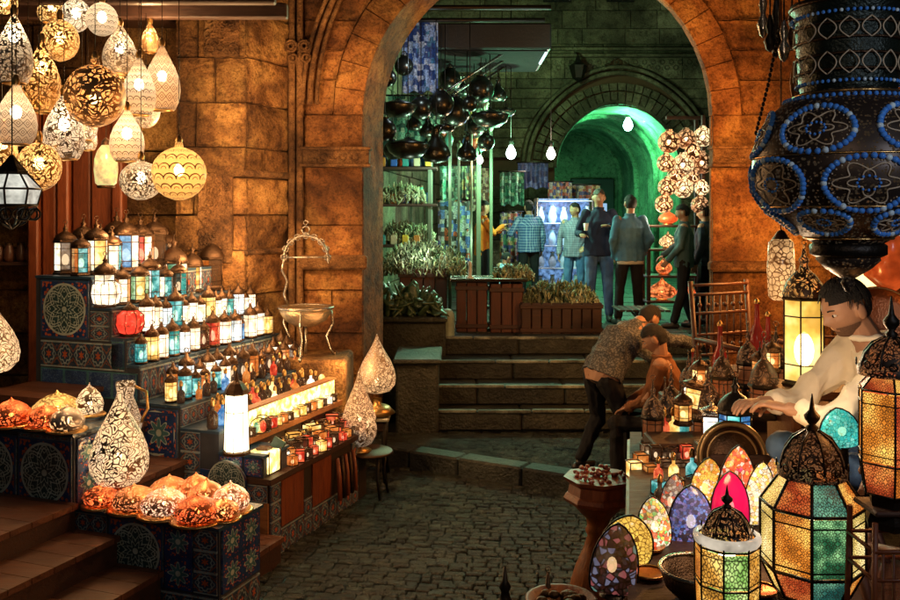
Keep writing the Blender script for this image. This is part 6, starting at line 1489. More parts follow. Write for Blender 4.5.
dome(842, 408, 447, 36, 3.5, glass('mos_teal', (.05, .6, .5), 1.01, .6, see=.18, mosaic=(79, pal(TEA, (.15, .75, .6), TEA, (.3, .85, .7)))), 'turquoise glass dome shining behind the big lantern', -.15)
dome(770, 452, 500, 22, 4.1, glass('mos_amber', (1, .4, .1), 0.94, .45, see=.18, mosaic=(72, pal(ORG, YEL, (.7, .3, .1), WHT))), 'narrow amber mosaic dome tucked against the big lantern', .2)
# round bowl with gilt rim and a dark ring plate
t = empty('gilt_bowl', W(700, 585, 3.15), 'dark bronze bowl with a curved bright rim beneath the blue mosaic dome', 'bowl')
t.location.z = TZ; m = MB(); m.lathe([(.05, 0), (.08, .012), (.12, .05), (.14, .11), (.132, .11), (.11, .06), (.06, .025), (.001, .018)], 28); m.build('body', BRONZE, t); m = MB(); m.ring((0, 0, .112), .137, .008, 28, 5, M=Matrix.Rotation(R(90), 3, 'X')); m.build('rim', SILVER, t)
t = empty('ring_plate', W(735, 512, 4.25), 'dark engraved round plate standing upright behind the mosaic domes', 'plate'); t.rotation_euler = (R(-12), 0, 0)
t.location.z = TZ; m = MB(); m.ring((0, 0, .2), .155, .016, 32, 6); m.ring((0, 0, .2), .12, .008, 28, 5); m.build('rim', plain('old_gold', (.25, .17, .08), .4, .8), t)
m = MB(); m.T = Matrix.Translation((0, 0, .2)) @ Matrix.Rotation(R(90), 4, 'X'); m.lathe([(0, -.006), (.15, -.004), (.15, .004), (0, .006)], 28); m.build('disc', BRONZE, t)

# the two big foreground lanterns
def big_lantern(loc, r, z0, z1, zs, label, panes, dome_r, dome_z, top, n=8, rot=0, lower=.7, metal=IRON, white_rim=False, sh=.62):
    """prismatic lantern: lower slope, upright panes, upper slope, pierced dome, finial"""
    t = empty('moroccan_lantern', loc, label, 'lantern')
    q = lambda rr_: hexa(rr_, n, rot)
    lv = [(r*lower, z0-.09), (r, z0), (r, z1), (r*sh, zs)]
    for k in range(n):
        k2 = (k+1) % n; nm, mt, mt2 = panes[k % len(panes)]
        m = MB()
        m.quad((*q(r*.985)[k], z0+.006), (*q(r*.985)[k2], z0+.006), (*q(r*.985)[k2], z1-.006), (*q(r*.985)[k], z1-.006)); g_ = m.build('pane', mt, t); g_['label'] = nm+' pierced glass pane'
        m = MB(); m.quad((*q(r*.985)[k], z1+.002), (*q(r*.985)[k2], z1+.002), (*q(r*sh*.985)[k2], zs), (*q(r*sh*.985)[k], zs)); m.build('upper_pane', mt2, t)
        m = MB(); m.quad((*q(r*lower*.985)[k], z0-.088), (*q(r*lower*.985)[k2], z0-.088), (*q(r*.985)[k2], z0-.002), (*q(r*.985)[k], z0-.002)); m.build('lower_pane', mt2, t)
    f = MB()
    for k in range(n):
        k2 = (k+1) % n
        f.tube([(*q(rr_)[k], z) for rr_, z in lv], r*.035, 5)
        for rr_, z in lv: f.tube([(*q(rr_)[k], z), (*q(rr_)[k2], z)], r*.035, 5)
        a, b = Vector((*q(r*1.005)[k], 0)), Vector((*q(r*1.005)[k2], 0)); z_ = z0+(z1-z0)*.82
        f.tube([a+Vector((0, 0, z_)), b+Vector((0, 0, z_))], r*.018, 4); z_ = z0+(z1-z0)*.12
        f.tube([a+Vector((0, 0, z_)), b+Vector((0, 0, z_))], r*.018, 4)
    f.build('frame', metal, t)
    m = MB(); m.lathe([(0, z0-.19), (r*.78, z0-.19), (r*.8, z0-.17), (r*.66, z0-.13), (r*.68, z0-.088), (0, z0-.088)], n, rot=rot, smooth=False); m.build('base', metal if not white_rim else SILVER, t)
    if white_rim: m = MB(); m.lathe([(r*1.0, zs-.012), (r*1.05, zs-.002), (r*1.04, zs+.012), (r*.9, zs+.018)], n*2); m.build('rim', glass('glowing_rim_band', (1, .86, .66), .6, .5, sc=9), t)  # rim given its own glow to look lamplit
    m = MB(); m.lathe([(dome_r*1.08, zs), (dome_r*1.1, zs+.02), (dome_r, zs+.03), (dome_r*1.0, zs+dome_z*.28), (dome_r*.88, zs+dome_z*.55), (dome_r*.62, zs+dome_z*.8), (dome_r*.3, zs+dome_z*.96), (dome_r*.12, zs+dome_z)], 24); m.build('dome', pierced('pierced_dark_dome', (.03, .022, .018), (.55, .34, .2), 'arab', 48, .08, .6, .13, rough=.4), t)
    m = MB()
    for k in range(8):
        a = 2*PI*k/8; m.tube([(x*math.cos(a), x*math.sin(a), z) for x, z in ((dome_r*1.02, zs+.02), (dome_r*1.03, zs+dome_z*.28), (dome_r*.9, zs+dome_z*.56), (dome_r*.64, zs+dome_z*.82), (dome_r*.2, zs+dome_z))], dome_r*.04, 5)
        m.ring((dome_r*1.1*math.cos(a+.39), dome_r*1.1*math.sin(a+.39), zs+.035), dome_r*.12, dome_r*.03, 8, 4, M=Matrix.Rotation(a+.39+PI/2, 3, 'Z'))
    m.build('dome_rib', metal, t)
    fz = zs+dome_z; h = top-fz
    m = MB(); m.lathe([(dome_r*.14, fz-.01), (dome_r*.2, fz+h*.08), (dome_r*.1, fz+h*.15), (dome_r*.24, fz+h*.3), (dome_r*.26, fz+h*.4), (dome_r*.1, fz+h*.55), (dome_r*.07, fz+h*.7), (dome_r*.02, fz+h), (0, fz+h)], 12); m.build('finial', metal, t)
    m = MB(); m.ell((0, 0, (z0+z1)/2), (.03, .03, .045), seg=10, rows=6); m.build('bulb', BULB, t)
    return t
LW = .9
def LC(name, col, s_, edge=.4, core=None, mo=(3, 5), sc=9): return glass(name, col, s_, edge, core=core, motif=mo, sc=sc)
LY = LC('lace_yellow', (1, .70, .18), 1.35, .5, (1, .85, .45)); LO = LC('lace_orange', (1, .30, .03), 1.15, .4, (1, .62, .12)); LG = LC('lace_green', (.04, .25, .10), .9, .3, (.45, .85, .35), sc=14)
LR = LC('lace_red', (.9, .10, .03), .9, .35, (1, .4, .08)); LGY = LC('lace_lime', (.35, .7, .14), 1.0, .5, (.9, .95, .4), (1.5, 1.5)); LGO = LC('lace_gold', (1, .45, .06), 1.1, .4, (1, .7, .2), (1.5, 1.5)); LTE = LC('lace_dark_teal', (.03, .22, .18), .7, .3, (.2, .6, .45), sc=14)
LO2 = LC('lace_orange_low', (1, .26, .03), 1.0, .4, (1, .6, .12), (3, 2)); LY2 = LC('lace_yellow_low', (1, .66, .16), 1.2, .5, None, (3, 2)); LT2 = LC('lace_teal_low', (.03, .22, .18), .7, .3, (.3, .7, .4), (3, 2)); LR2 = LC('lace_red_low', (.9, .12, .03), .8, .3, (1, .4, .08), (3, 2))
def zat(py, d): return EYE-(py-215)/900*d
d = 2.9; c = W(812, 600, d); d = 2.77
big_lantern((c.x, 2.9, TZ), .158, zat(580, d)-TZ, zat(517, d)-TZ, zat(488, d)-TZ, 'large dark framed lantern with orange, green and yellow lace glass panes in the foreground', [('orange', LO, LO2), ('green', LG, LT2), ('orange', LO, LO2), ('yellow', LY, LY2), ('orange', LO, LR2), ('green', LG, LT2), ('yellow', LY, LO2), ('yellow', LY, LY2)], .098, zat(440, d)-zat(488, d), zat(402, d)-TZ, n=8, rot=R(23), lower=.72)
d = 2.8; c = W(727, 600, d); d = 2.72
big_lantern((c.x, 2.8, TZ), .098, zat(592, d)-TZ, zat(553, d)-TZ, zat(547, d)-TZ, 'smaller foreground lantern with yellow and lime panes under a glowing ivory band', [('gold', LGO, LGO), ('lime', LGY, LGY), ('gold', LGO, LGO), ('orange', LO, LO)], .07, zat(516, d)-zat(547, d), zat(493, d)-TZ, n=8, rot=R(22.5), lower=.95, white_rim=True, sh=1.0)
# orange lantern at the right edge on a lattice stool
t = empty('lattice_stool', (1.28, 2.6, 0), 'tall lattice framed wooden stool under the orange lantern at the photo edge', 'stool')
for sx in (-1, 1):
    for sy in (-1, 1): MB().tube([(sx*.08, sy*.08, 1.58), (sx*.09, sy*.09, 1.1)], .009, 6).build('leg', W_RED, t)
m = MB(); m.bbox((0, 0, 1.60), (.15, .15, .015), .005); m.build('seat', W_DARK, t)
m = MB()
for z in (1.5, 1.42, 1.2): m.tube([(-.085, -.085, z), (.085, -.085, z)], .006, 5); m.tube([(-.085, .085, z), (.085, .085, z)], .006, 5); m.tube([(-.085, -.085, z), (-.085, .085, z)], .006, 5)
for k in range(5): x = -.06+k*.03; m.tube([(x, -.085, 1.5), (x, -.085, 1.2)], .004, 5)
m.build('lattice', W_RED, t)
t2 = t; t2.location = (1.28, 2.62, 0)
big_lantern((1.285, 2.62, 1.615), .095, .12, .33, .37, 'red orange lace glass lantern half cut off by the photo edge', [('orange', LO, LR2), ('red', LR, LO2), ('orange', LO, LR2)], .085, .11, .60, n=6, rot=R(10), lower=.85)
# blue lantern on a crate in the seller's hands
cr = crate((1.40, 4.42, TZ), (.30, .26, .21), 'small dark crate on the counter beneath the blue lantern', 4, W_DARK)
bl = lantern_proto(.08, .13, 8, .16, (GB, glass('glass_turquoise', (.03, .6, .55), 1.2, .3, core=(.4, 1, .9), sc=14), GB, GT), IRON, 'lantern', 'octagonal_lantern'); bl.location = (1.40, 4.42, TZ+.215)
bl['label'] = 'eight sided blue and turquoise lantern on the crate beneath the hands of the seller'
sm = lantern_proto(.055, .1, 4, .05, (GC, GT), SILVER, 'lantern', 'square_lantern'); sm.location = W(712, 444, 5.0); sm['label'] = 'small square lantern with white and teal panes beside the blue lantern'; sm.scale = (1.2, 1.2, 1.2); sm.rotation_euler.z = .5
sm = lantern_proto(.06, .11, 4, .07, (GY, GW), BRONZE, 'lantern', 'square_lantern'); sm.location = W(688, 412, 5.35); sm['label'] = 'small tilted lantern with a blank yellow white pane beyond the glass cubes'; sm.rotation_euler = (.1, .2, .7)
bx = MB(); bx.bbox((0, 0, 0), (.5, .3, .001+W(700, 444, 5.0).z-TZ), .01); 
q = W(700, 444, 5.0); meta(bx.build('display_box', W_DARK, loc=(q.x, 5.15, (q.z+TZ)/2-.002)), 'low dark display box behind the glass cubes', 'box')
# back shelf with the big lit lantern
bs = empty('back_shelf', (2.0, 5.2, .86), 'dark back shelf behind the seller carrying the tall lit lantern', 'shelf')
m = MB(); m.bbox((2.42, 5.2, 1.44), (1.1, .42, .05), .01); sub(bs, m, 'board', W_DARK)
for xx in (1.93, 2.9): m = MB(); m.bbox((xx, 5.2, 1.1), (.06, .4, .62), .01); sub(bs, m, 'leg', W_DARK)
ll = lantern_proto(.113, .46, 6, .30, (glass('glass_lit_yellow', (1, .66, .12), 1.3, .4, sc=5, core=(1, .85, .4), see=.3),), IRON, 'lantern', 'tall_lantern', 1.0); ll.location = W(804, 415, 5.2).xy.to_3d()+Vector((0, 0, 1.47)); ll['label'] = 'tall lantern blazing yellow white behind the head of the seller'
for o in ll.children:
    if o.name.startswith('roof'): o.data.materials[0] = pierced('pierced_dark_roof_big', (.05, .035, .025), (.9, .55, .2), 'arab', 26, .2, .5, .15, rough=.35)
for o in ll.children:
    if o.name.startswith('glass'): MB().ell((0, 0, .2), (.055, .055, .10)).build('bulb', BULBW, ll); break
for k, (px, py, d, nm, mt, pf, lab) in enumerate((
    (781, 300, 5.6, 'shade_lamp', glass('cream_shade', (1, .56, .22), .85, .4, sc=9, lace=30), [(.05, 0), (.075, .02), (.085, .2), (.075, .36), (.05, .38)], 'tall cream glowing cylinder shade behind the lit lantern'),
    (866, 296, 5.7, 'shade_lamp', glass('yellow_shade', (1, .72, .28), 2.6, .7, sc=4), [(.04, 0), (.13, .06), (.16, .2), (.11, .36), (.04, .44)], 'yellow pear shaped glowing shade behind the finial of the beaded lamp'),
    (889, 290, 5.0, 'shade_lamp', glass('red_shade', (.9, .12, .02), .5, .3, sc=6), [(.04, 0), (.13, .08), (.14, .25), (.09, .42), (.04, .5)], 'dark orange pear shaped shade at the photo edge above the seller'))):
    t = empty(nm, W(px, py, d), lab, 'lamp'); m = MB(); m.lathe(pf, 24); m.build('shade', mt, t)
    m = MB(); m.lathe([(pf[-1][0]*1.05, pf[-1][1]), (.02, pf[-1][1]+.05), (0, pf[-1][1]+.06)], 16); m.tube([(0, 0, pf[-1][1]+.05), (0, 0, 4.0-t.location.z)], .005, 4); m.build('cap', BRONZE, t)
t = empty('copper_tray', W(878, 325, 4.9), 'round hammered orange copper tray propped up behind the shoulder of the seller', 'tray'); t.rotation_euler = (R(-15), 0, R(-10))
m = MB(); m.T = Matrix.Rotation(R(90), 4, 'X'); m.lathe([(0, 0), (.15, .004), (.19, .02), (.2, .035)], 32); m.build('disc', COPPER, t); m = MB(); m.ring((0, -.035, 0), .2, .008, 32, 5); m.build('rim', BRASS, t)
# mashrabiya screens / chair backs
W_CHR = wood('dark_chair_wood', (.03, .009, .005), (.09, .03, .014), .45, 'Z')
def lattice_chair(loc, rz, label, h=1.0):
    t = empty('lattice_chair', loc, label, 'chair', rz=rz)
    for sx in (-1, 1):
        m = MB(); m.tube([(sx*.26, .24, 0), (sx*.26, .24, .45), (sx*.27, .30, h+.1)], .02, 6); m.build('back_post', W_CHR, t)
        m = MB(); m.tube([(sx*.26, -.24, 0), (sx*.26, -.24, .66)], .02, 6); m.build('leg', W_CHR, t)
        m = MB(); m.tube([(sx*.26, -.26, .66), (sx*.26, .27, .68)], .02, 6); m.build('armrest', W_CHR, t)
    m = MB(); m.bbox((0, 0, .44), (.56, .52, .05), .01); m.build('seat', W_CHR, t)
    m = MB()
    for z in (.55, .70, .86, h, h+.07): m.tube([(-.26, .28, z), (.26, .28, z)], .012, 5)
    for k in range(7):
        x = -.2+k*.066; m.tube([(x, .28, .55), (x, .28, h)], .007, 5)
    for k in range(12): m.ell((-.2+(k % 6)*.08, .28, .62+.3*(k//6)), (.018, .018, .018), seg=6, rows=4)
    m.build('lattice_back', W_CHR, t); return t
lattice_chair((2.15, 6.5, .86), R(25), 'carved lattice back chair against the right hand pier', 1.0)
lattice_chair((2.75, 6.3, .86), R(-10), 'second carved lattice chair, half hidden behind the tall lit lantern', .95)
lattice_chair((1.75, 3.1, .66), R(60), 'small lattice chair in the near corner beneath the orange lantern', .55)
# clutter: dark metal lantern tops, red bottles
DK = glass('glass_smoky', (.35, .1, .03), .3, .2)
dkp = lantern_proto(.06, .10, 8, .20, (DK,), IRON, 'lantern', 'dark_lantern')
for o in dkp.children:
    if o.name.startswith('roof'): o.data.materials[0] = pierced('pierced_dark_roof', (.06, .04, .03), (.5, .25, .1), 'arab', 34, .25, .5, .16, rough=.35)

for k, (px, py, d, s_, lab) in enumerate(((708, 428, 5.5, 1.1, 'between the candle cubes and the octagonal one'), (722, 402, 5.9, 1.15, 'rising behind the octagonal one'), (764, 418, 5.3, 1.35, 'just before the tall blazing one'), (776, 392, 5.75, 1.2, 'against the tall blazing one'), (748, 388, 6.1, 1.2, 'in front of the lattice chair'), (695, 402, 6.0, 1.0, 'nearest the seated man in brown'))):
    place(dkp, W(px, py, d), 'unlit black metal lantern with pointed dome %s' % lab, rz=k, sc=s_, group='unlit black lanterns on the counter')
rc = random.Random(21)
for k in range(16):
    x = 1.22+.085*k+rc.uniform(-.02, .02); y = 5.35+.13*(k % 3) if x < 1.5 else 5.7+.22*(k % 3)
    place(dkp, (x, y, (TZ if x < 1.5 else (1.18 if y > 6 else (1.10 if x < 1.78 else 1.24)))), 'unlit black pointed lantern, %s in the crowd behind the glass cubes and octagonal lantern' % ORD[k], rz=k, sc=rc.uniform(.75, 1.2), group='crowd of unlit black lanterns')
rb = empty('long_neck_bottle', (0, 0, -50), 'x', 'bottle'); MB().lathe([(.04, 0), (.055, .04), (.05, .13), (.02, .2), (.014, .32), (.02, .34)], 14).build('body', glass('glass_ruby', (.5, .03, .015), .2, .2, sc=8), rb); MB().lathe([(.021, .338), (.024, .35), (.01, .37), (0, .38)], 10).build('stopper', BRASS, rb)
for k, (px, py, d, s_, lab) in enumerate(((720, 375, 6.2, 1.0, 'right below the yellow stone block'), (768, 362, 6.0, .9, 'closest to the tall blazing lantern'), (757, 352, 6.3, 1.0, 'behind the others near the lattice chair'), (693, 385, 6.4, .7, 'standing beside the seated man'))):
    place(rb, W(px, py, d), 'slender necked ruby bottle %s' % lab, sc=s_, group='ruby bottles on the stall')
am = lantern_proto(.05, .09, 6, .08, (GA, GY), BRONZE, 'lantern', 'amber_lantern')
for k, (px, py, d, lab) in enumerate(((772, 372, 5.5, 'amber and yellow lantern lit low against the tall blazing one'), (760, 380, 5.7, 'amber and yellow lantern second from the tall blazing one'), (700, 388, 5.9, 'amber and yellow lantern nearest the seated man'), (683, 425, 5.3, 'amber and yellow lantern right behind the glass cubes'))):
    place(am, W(px, py, d), lab, rz=k, group='small amber lanterns on the stall')
# tiered stand that carries this clutter
st_ = empty('stepped_stand', (1.9, 6.0, .86), 'stepped dark stand carrying unlit lanterns and ruby bottles', 'stand')
for (x0, x1, y0, y1, z) in ((1.5, 1.78, 5.62, 6.0, 1.10), (1.5, 2.5, 6.01, 6.5, 1.18), (1.79, 2.5, 5.62, 6.0, 1.24)):
    m = MB(); m.bbox(((x0+x1)/2, (y0+y1)/2, (z+.86)/2), (x1-x0, y1-y0-.01, z-.86), .01); sub(st_, m, 'tier', W_DARK)
# small stone-top box left of the pier: dark grating on the landing
t = empty('folded_chair', (2.1, 9.9, 1.0), 'dark slatted folding table on the upper paving by the right jamb', 'table')
m = MB(); [m.bbox((-.25+k*.07, 0, .42), (.055, .5, .02), .004) for k in range(8)]; m.build('tabletop', IRON, t)
for sx in (-1, 1): MB().tube([(sx*.22, -.2, 0), (sx*-.1, .2, .41)], .014, 5).build('leg', IRON, t)
# finials of lanterns rising from below the frame
for px, py, d, mt, lab in ((505, 566, 4.6, IRON, 'dark pointed lantern rising at the bottom of the photo on the paving'), (548, 572, 4.4, BRONZE, 'reddish lantern cluster top at the bottom of the photo by the carved pedestal')):
    o = lantern_proto(.12, .3, 8, .35, (DK,), mt, 'lantern', 'floor_lantern'); top = W(px, py, d); o.location = (top.x, top.y, top.z-.70); o['label'] = lab
    s_ = MB(); s_.bbox((0, 0, (top.z-.70)/2), (.3, .3, max(.02, top.z-.70)), .01); meta(s_.build('wooden_block', W_DARK, loc=(top.x, top.y, 0)), 'dark wooden block under the %s' % ('dark pointed lantern' if px < 520 else 'reddish lantern by the carved pedestal'), 'block')
m = MB(); t = empty('woven_basket', (W(560, 600, 4.3).x, 4.25, .55), 'shallow reddish basket of trinkets at the bottom edge of the photo', 'basket'); m.lathe([(.08, 0), (.15, .05), (.17, .09), (.16, .09), (.07, .02)], 18); m.build('body', W_RED, t)
m = MB(); [m.ell((rr.uniform(-.1, .1), rr.uniform(-.1, .1), .07+rr.uniform(0, .03)), (.03, .02, .02), seg=7, rows=5) for k in range(20)]; m.build('trinkets', BRONZE, t)
m = MB(); m.bbox((0, 0, -.28), (.3, .3, .54), .01); m.build('stand', W_DARK, t)

# ------------------------------------------------------------------ great beaded hanging lamp
bd = 2.6; bs_ = bd/900; c = W(848, 160, bd); 
bl = empty('beaded_hanging_lamp', c, 'huge dark pierced metal hanging lamp studded with blue glass beads', 'hanging lamp')
def Z(py): return (160-py)*bs_
PBD = pierced('pierced_black_bead', (.05, .035, .028), (.34, .25, .16), 'dots', 105, .07, .6, .10, rough=.3)  # lamp is unlit; its holes carry a faint added glow
PBD2 = pierced('pierced_rust', (.16, .06, .03), (.7, .42, .25), 'dots', 70, .10, .7, .05, rough=.45)
def br(py): # body radius in px by photo row
    P_ = [(92, 44), (100, 58), (112, 72), (130, 84), (150, 90), (172, 92), (190, 90), (208, 80), (222, 64), (236, 44), (243, 33)]
    for (a, ra), (b, rb_) in zip(P_[:-1], P_[1:]):
        if a <= py <= b: return ra+(rb_-ra)*(py-a)/(b-a)
    return 40
m = MB(); m.lathe([(br(py)*bs_, Z(py)) for py in range(243, 91, -5)], 48); m.build('body', PBD, bl)
m = MB(); m.lathe([(33*bs_, Z(243)), (36*bs_, Z(245)), (36*bs_, Z(254)), (30*bs_, Z(257))], 32); m.build('collar', IRON, bl)
m = MB(); m.lathe([(2*bs_, Z(292)), (4*bs_, Z(288)), (7*bs_, Z(283)), (5*bs_, Z(279)), (10*bs_, Z(276)), (22*bs_, Z(268)), (30*bs_, Z(260)), (29*bs_, Z(255))], 28); m.build('lower_bulb', PBD, bl)
m = MB(); m.lathe([(44*bs_, Z(93)), (46*bs_, Z(88)), (48*bs_, Z(60)), (50*bs_, Z(14)), (54*bs_, Z(10)), (54*bs_, Z(4)), (40*bs_, Z(0)), (14*bs_, Z(-20)), (6*bs_, Z(-40))], 32); m.build('neck', plain('dark_green_metal', (.014, .022, .018), .35, .6, .4, 30, .3), bl)
m = MB()
for py in (30, 45, 60, 75): m.ring((0, 0, Z(py)), 50*bs_, .004, 32, 4, M=Matrix.Rotation(R(90), 3, 'X'))
m.ring((0, 0, Z(8)), 54*bs_, .006, 32, 4, M=Matrix.Rotation(R(90), 3, 'X'))
m.build('neck_band', BRONZE, bl)
BEAD = plain('blue_bead', (.07, .27, 1.0), .07, 0, .35, 60, 0); nt = BEAD.node_tree; bb_ = nt.nodes['Principled BSDF']; bb_.inputs['Emission Color'].default_value = (.05, .22, .9, 1); bb_.inputs['Emission Strength'].default_value = .0; no_light(BEAD)
BEADL = plain('pale_bead', (.6, .78, 1), .06, 0, .2, 60, 0)
def surf(th, py, off=0): r_ = br(py)*bs_+off; return Vector((r_*math.sin(th), -r_*math.cos(th), Z(py)))
beads = MB(); pale = MB(); ridge = MB(); medal = MB(); nb_ = 0
def loop(tc_, pc, tw, ph, n_, pw=.9, inner=True):
    global nb_
    for k in range(n_):
        a = 2*PI*k/n_; th = tc_+tw*math.copysign(abs(math.cos(a))**pw, math.cos(a)); py = pc+ph*math.sin(a); p = surf(th, py, .002)
        nb_ += 1; (pale if nb_ % 6 == 0 else beads).ell(p, (3.1*bs_,)*3, seg=10, rows=7)
    if inner:
        for f, am, nn in ((.66, .16, 6), (.34, .14, 4)):
            ridge.tube([surf(tc_+tw*(f+am*math.cos(nn*2*PI*k/72))*math.cos(2*PI*k/72), pc+ph*(f+am*math.cos(nn*2*PI*k/72))*math.sin(2*PI*k/72), .001) for k in range(73)], .0024, 4, cap=False)
        for k in range(12):
            a = 2*PI*k/12; beads.ell(surf(tc_+tw*.26*math.cos(a), pc+ph*.26*math.sin(a), .001), (.0042,)*3, seg=7, rows=5)
        for k in range(30):
            a = 2*PI*k/30; ridge.ell(surf(tc_+tw*.88*math.cos(a), pc+ph*.86*math.sin(a), .001), (.0026,)*3, seg=6, rows=4)
for j in range(6):
    tc_ = 2*PI*j/6+.30
    loop(tc_, 134, .40, 22, 34)
    loop(tc_-PI/6, 186, .42, 25, 38)
    loop(tc_, 222, .36, 11, 26)
for py_, nn_, rp in ((86, 56, 48.5), (20, 60, 53)):
    for k in range(nn_): a = 2*PI*k/nn_; (pale if k % 5 == 0 else beads).ell((rp*bs_*math.sin(a), -rp*bs_*math.cos(a), Z(py_)), (1.9*bs_,)*3, seg=7, rows=5)
for py_, hh in ((69, 11), (36, 10)):
    for k in range(16):
        a0 = 2*PI*k/16
        for sg in (-1, 1): ridge.tube([((51)*bs_*math.sin(a0+sg*.17*math.sin(PI*j/10)), -(51)*bs_*math.cos(a0+sg*.17*math.sin(PI*j/10)), Z(py_-hh+2*hh*j/10)) for j in range(11)], .0022, 4)
for k in range(60): a = 2*PI*k/60; beads.ell(surf(a, 101, .002), (2.4*bs_,)*3, seg=6, rows=5)
beads.build('blue_beads', BEAD, bl)['kind'] = 'stuff'; pale.build('pale_beads', BEADL, bl)['kind'] = 'stuff'; ridge.build('inlay', plain('inlay_cream', (.5, .4, .28), .4), bl)
m = MB()
for py in (96, 158, 207, 238): m.ring((0, 0, Z(py)), (br(py)+.6)*bs_, .003, 48, 4, M=Matrix.Rotation(R(90), 3, 'X'))
m.build('seam', BRASS, bl)
m = MB()
for k in range(3): a = 2*PI*k/3; m.tube([(50*bs_*math.cos(a), 50*bs_*math.sin(a), Z(4)), (.01, 0, Z(-150))], .006, 5)
m.build('chain', IRON, bl)
# cluster of charms hanging beside it
def charm(px, py0, py1, d, label, top=3.25):
    a = W(px, py1, d); h = (py1-py0)/900*d; t = empty('hanging_charm', a, label, 'ornament', 'metal charms beside the beaded lamp')
    m = MB(); m.lathe([(.002, 0), (.012, h*.08), (.02, h*.3), (.008, h*.5), (.014, h*.7), (.005, h)], 10); m.build('pendant', [BRONZE, SILVER, IRON][px % 3], t)
    m = MB(); m.tube([(0, 0, h), (0, 0, top-a.z)], .003, 4); m.build('cord', IRON, t)
for k, (px, a, b, d) in enumerate(((763, -10, 38, 3.0), (770, 15, 52, 2.9), (776, -5, 58, 3.1), (784, 20, 62, 2.8), (792, 5, 50, 3.0), (806, 30, 75, 2.9), (815, 15, 60, 3.2), (821, 45, 88, 2.9))):
    charm(px, a, b, d, '%s slim metal charm, counting from the archway towards the beaded lamp' % ORD[k])
t = empty('engraved_tag', W(799, 82, 2.8), 'oval orange engraved tag hanging on a cord beside the beaded lamp', 'tag')
m = MB(); m.ell((0, 0, 0), (.029, .012, .072), seg=16, rows=10); m.build('plate', plain('orange_leather', (.55, .20, .05), .4), t)
m = MB()
for z in (.035, .015, -.005, -.03): m.ring((0, -.0125, z), .007, .002, 8, 4)
m.tube([(0, -.013, .03), (0, -.013, -.03)], .002, 4); m.build('engraving', IRON, t); m = MB(); m.tube([(0, 0, .07), (0, 0, 3.25-t.location.z)], .003, 4); m.ring((0, 0, .078), .01, .003, 10, 4); m.build('cord', IRON, t)
t = empty('blue_ribbon', W(822, 14, 2.85), 'bright blue ribbon knot at the top beside the neck of the beaded lamp', 'ribbon')
m = MB(); m.ell((0, 0, 0), (.022, .01, .012), M=Matrix.Rotation(-.4, 3, 'Y')); m.ell((-.02, 0, -.004), (.018, .008, .01)); m.build('knot', plain('ribbon_blue', (.03, .12, .5), .6), t); m = MB(); m.tube([(0, 0, 0), (.0, 0, 3.25-t.location.z)], .003, 4); m.build('cord', IRON, t)
m = MB(); pts = [W(779, 30, 3.0), W(768, 85, 3.0), W(756, 133, 3.0), W(764, 146, 3.0)]
for a, b in zip(pts[:-1], pts[1:]):
    n_ = int((b-a).length/.016)
    for k in range(n_): m.ell(a+(b-a)*(k/n_), (.006, .004, .009), seg=6, rows=4)
m.tube([pts[0], (pts[0].x, 3.0, 3.25)], .003, 4)
meta(m.build('bead_chain', IRON), 'dark bead chain bending down in front of the right hand pier', 'chain')
bm = MB(); bm.bbox((1.1, 2.6, 3.32), (1.9, .1, .12), .01); bm.bbox((1.1, 3.0, 3.32), (1.9, .08, .1), .01); bm.bbox((1.95, 4.3, 4.05), (.1, 3.6, .1), .01); bm.bbox((2.2, 5.3, 4.0), (1.6, .1, .1), .01)
meta(bm.build('stall_beam', W_DARK), 'dark overhead stall beams carrying the beaded lamp', 'beam')

# ------------------------------------------------------------------ light
WM = (1, .57, .24); WO = (1, .40, .10)
def lamp(px, py, d, w, col=WM, rad=.05): return plight('lamp_fill', W(px, py, d), w, col, rad)
FILLS = [  # point fills standing in for the lanterns, plus added unseen ones
 (L(.35, -1.55, 2.35), 14, WM), (L(1.1, -1.3, 2.1), 18, WM), (L(1.35, -1.1, 2.15), 24, WM), (L(.5, -.95, 1.45), 6, WM), (L(1.3, -.9, 1.45), 10, WM), (L(1.7, -.2, 1.15), 14, WM), (L(.9, -.1, 1.0), 6, WM), (L(.2, .1, .95), 5, WM), (L(-.75, -.1, 1.15), 5, WM), (L(-.8, -1.1, 1.6), 5, WM),
 (W(110, 130, 6.3), 18, WM), (W(30, 110, 5.9), 9, WM), (W(170, 130, 7.1), 58, WM), (W(150, 30, 7.0), 18, WM), (W(235, 120, 7.5), 46, WM), (W(330, 190, 7.9), 34, WM), (W(370, 70, 7.8), 44, WM),
 (W(800, 225, 6.6), 80, WO), (W(765, 240, 7.7), 62, WO), (W(740, 120, 7.3), 125, WO), (W(866, 235, 6.2), 22, WO), (W(735, 470, 3.6), 5, WM), (W(775, 380, 4.7), 13, WO), (W(690, 420, 5.7), 7, WO), (W(860, 400, 2.9), 3, WO),  # includes orange fills placed before the arch wall to brighten it
 (W(770, 350, 3.35), 17, (1, .70, .42)), (W(645, 560, 4.5), 4, WO),  # added fills for the face of the seller and the pedestal leg
 (Vector((.2, .3, 3.3)), 18, (1, .72, .5)), (Vector((1.7, 1.0, 2.9)), 24, (.75, .85, 1)),  # unseen lamps added near the camera for the beads and foreground
]
for p, w, c_ in FILLS: plight('lamp_fill', p, w, c_, .06)
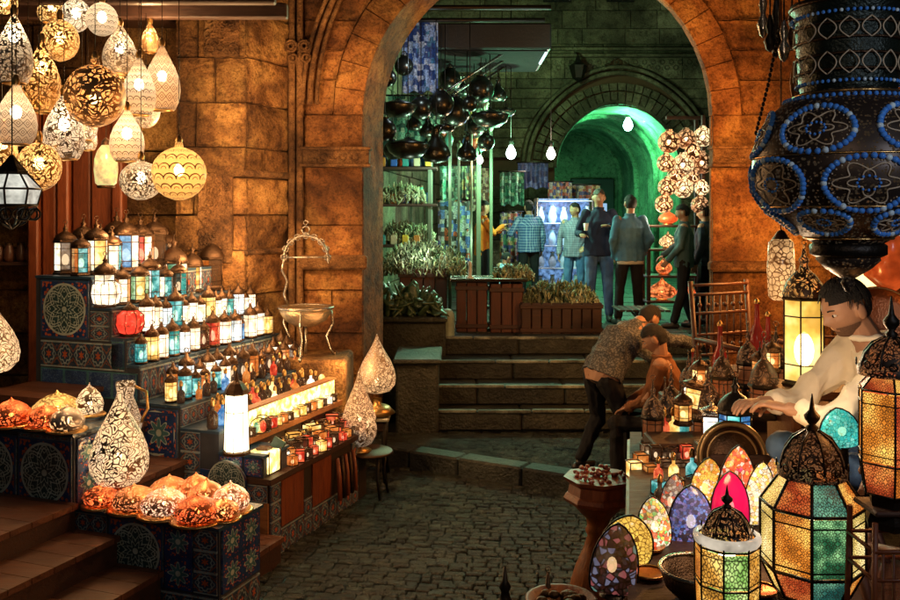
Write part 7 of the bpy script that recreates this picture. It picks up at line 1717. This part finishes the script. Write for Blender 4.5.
# alley: lamp glow, with an added front fill for the figures
for p, w, c_ in ((W(440, 175, 12.0), 34, (.55, 1, .68)), (W(470, 240, 12.4), 16, (.6, 1, .7)), (Vector((1.8, 11.2, 4.2)), 26, (.62, 1, .82)), (Vector((3.2, 23.0, 2.6)), 90, (.2, 1, .5)), (W(425, 60, 10.9), 9, (.7, .9, 1)), (W(420, 250, 11.6), 9, (.8, 1, .8)), (W(540, 60, 17.5), 110, (.5, 1, .5)), (W(560, 210, 15.8), 25, (.4, .6, 1)), (W(655, 215, 12.0), 14, (1, .7, .42))): plight('lamp_fill', p, w, c_, .08)

w = bpy.data.worlds.new('World'); scene.world = w; w.use_nodes = True; nt = w.node_tree
bg = nt.nodes['Background']; sky = nt.nodes.new('ShaderNodeTexSky'); sky.sky_type = 'NISHITA'; sky.sun_disc = False; sky.sun_elevation = R(2); sky.sun_rotation = R(160)
nt.links.new(sky.outputs[0], bg.inputs[0]); bg.inputs[1].default_value = .012
s = bpy.data.lights.new('night_sun', 'SUN'); s.energy = .02; s.angle = R(10); s.color = (.8, .9, 1); so_ = bpy.data.objects.new('night_sun', s); COL.objects.link(so_); so_.rotation_euler = (R(50), 0, R(160-180))

# remove unused prototypes
for o in list(bpy.data.objects):
    if o.parent is None and o.location.z < -40:
        for c_ in list(o.children_recursive): bpy.data.objects.remove(c_)
        bpy.data.objects.remove(o)
for o in bpy.data.objects:
    if '_used' in o: del o['_used']

cd = bpy.data.cameras.new('Camera'); cam = bpy.data.objects.new('Camera', cd); COL.objects.link(cam); scene.camera = cam
cam.location = (0, 0, EYE); cam.rotation_euler = (R(90), 0, 0); cd.sensor_width = 36; cd.lens = 36; cd.shift_y = -85/900; cd.clip_end = 300; cd.clip_start = .05
vs = scene.view_settings; vs.view_transform = 'Standard'; vs.look = 'None'; vs.exposure = 0; vs.gamma = 1; vs.use_curve_mapping = False
cy = scene.cycles; cy.use_denoising = True; cy.max_bounces = 7; cy.diffuse_bounces = 3; cy.glossy_bounces = 3; cy.transmission_bounces = 5; cy.transparent_max_bounces = 10; cy.sample_clamp_indirect = 3; cy.sample_clamp_direct = 12
cy.caustics_reflective = False; cy.caustics_refractive = False
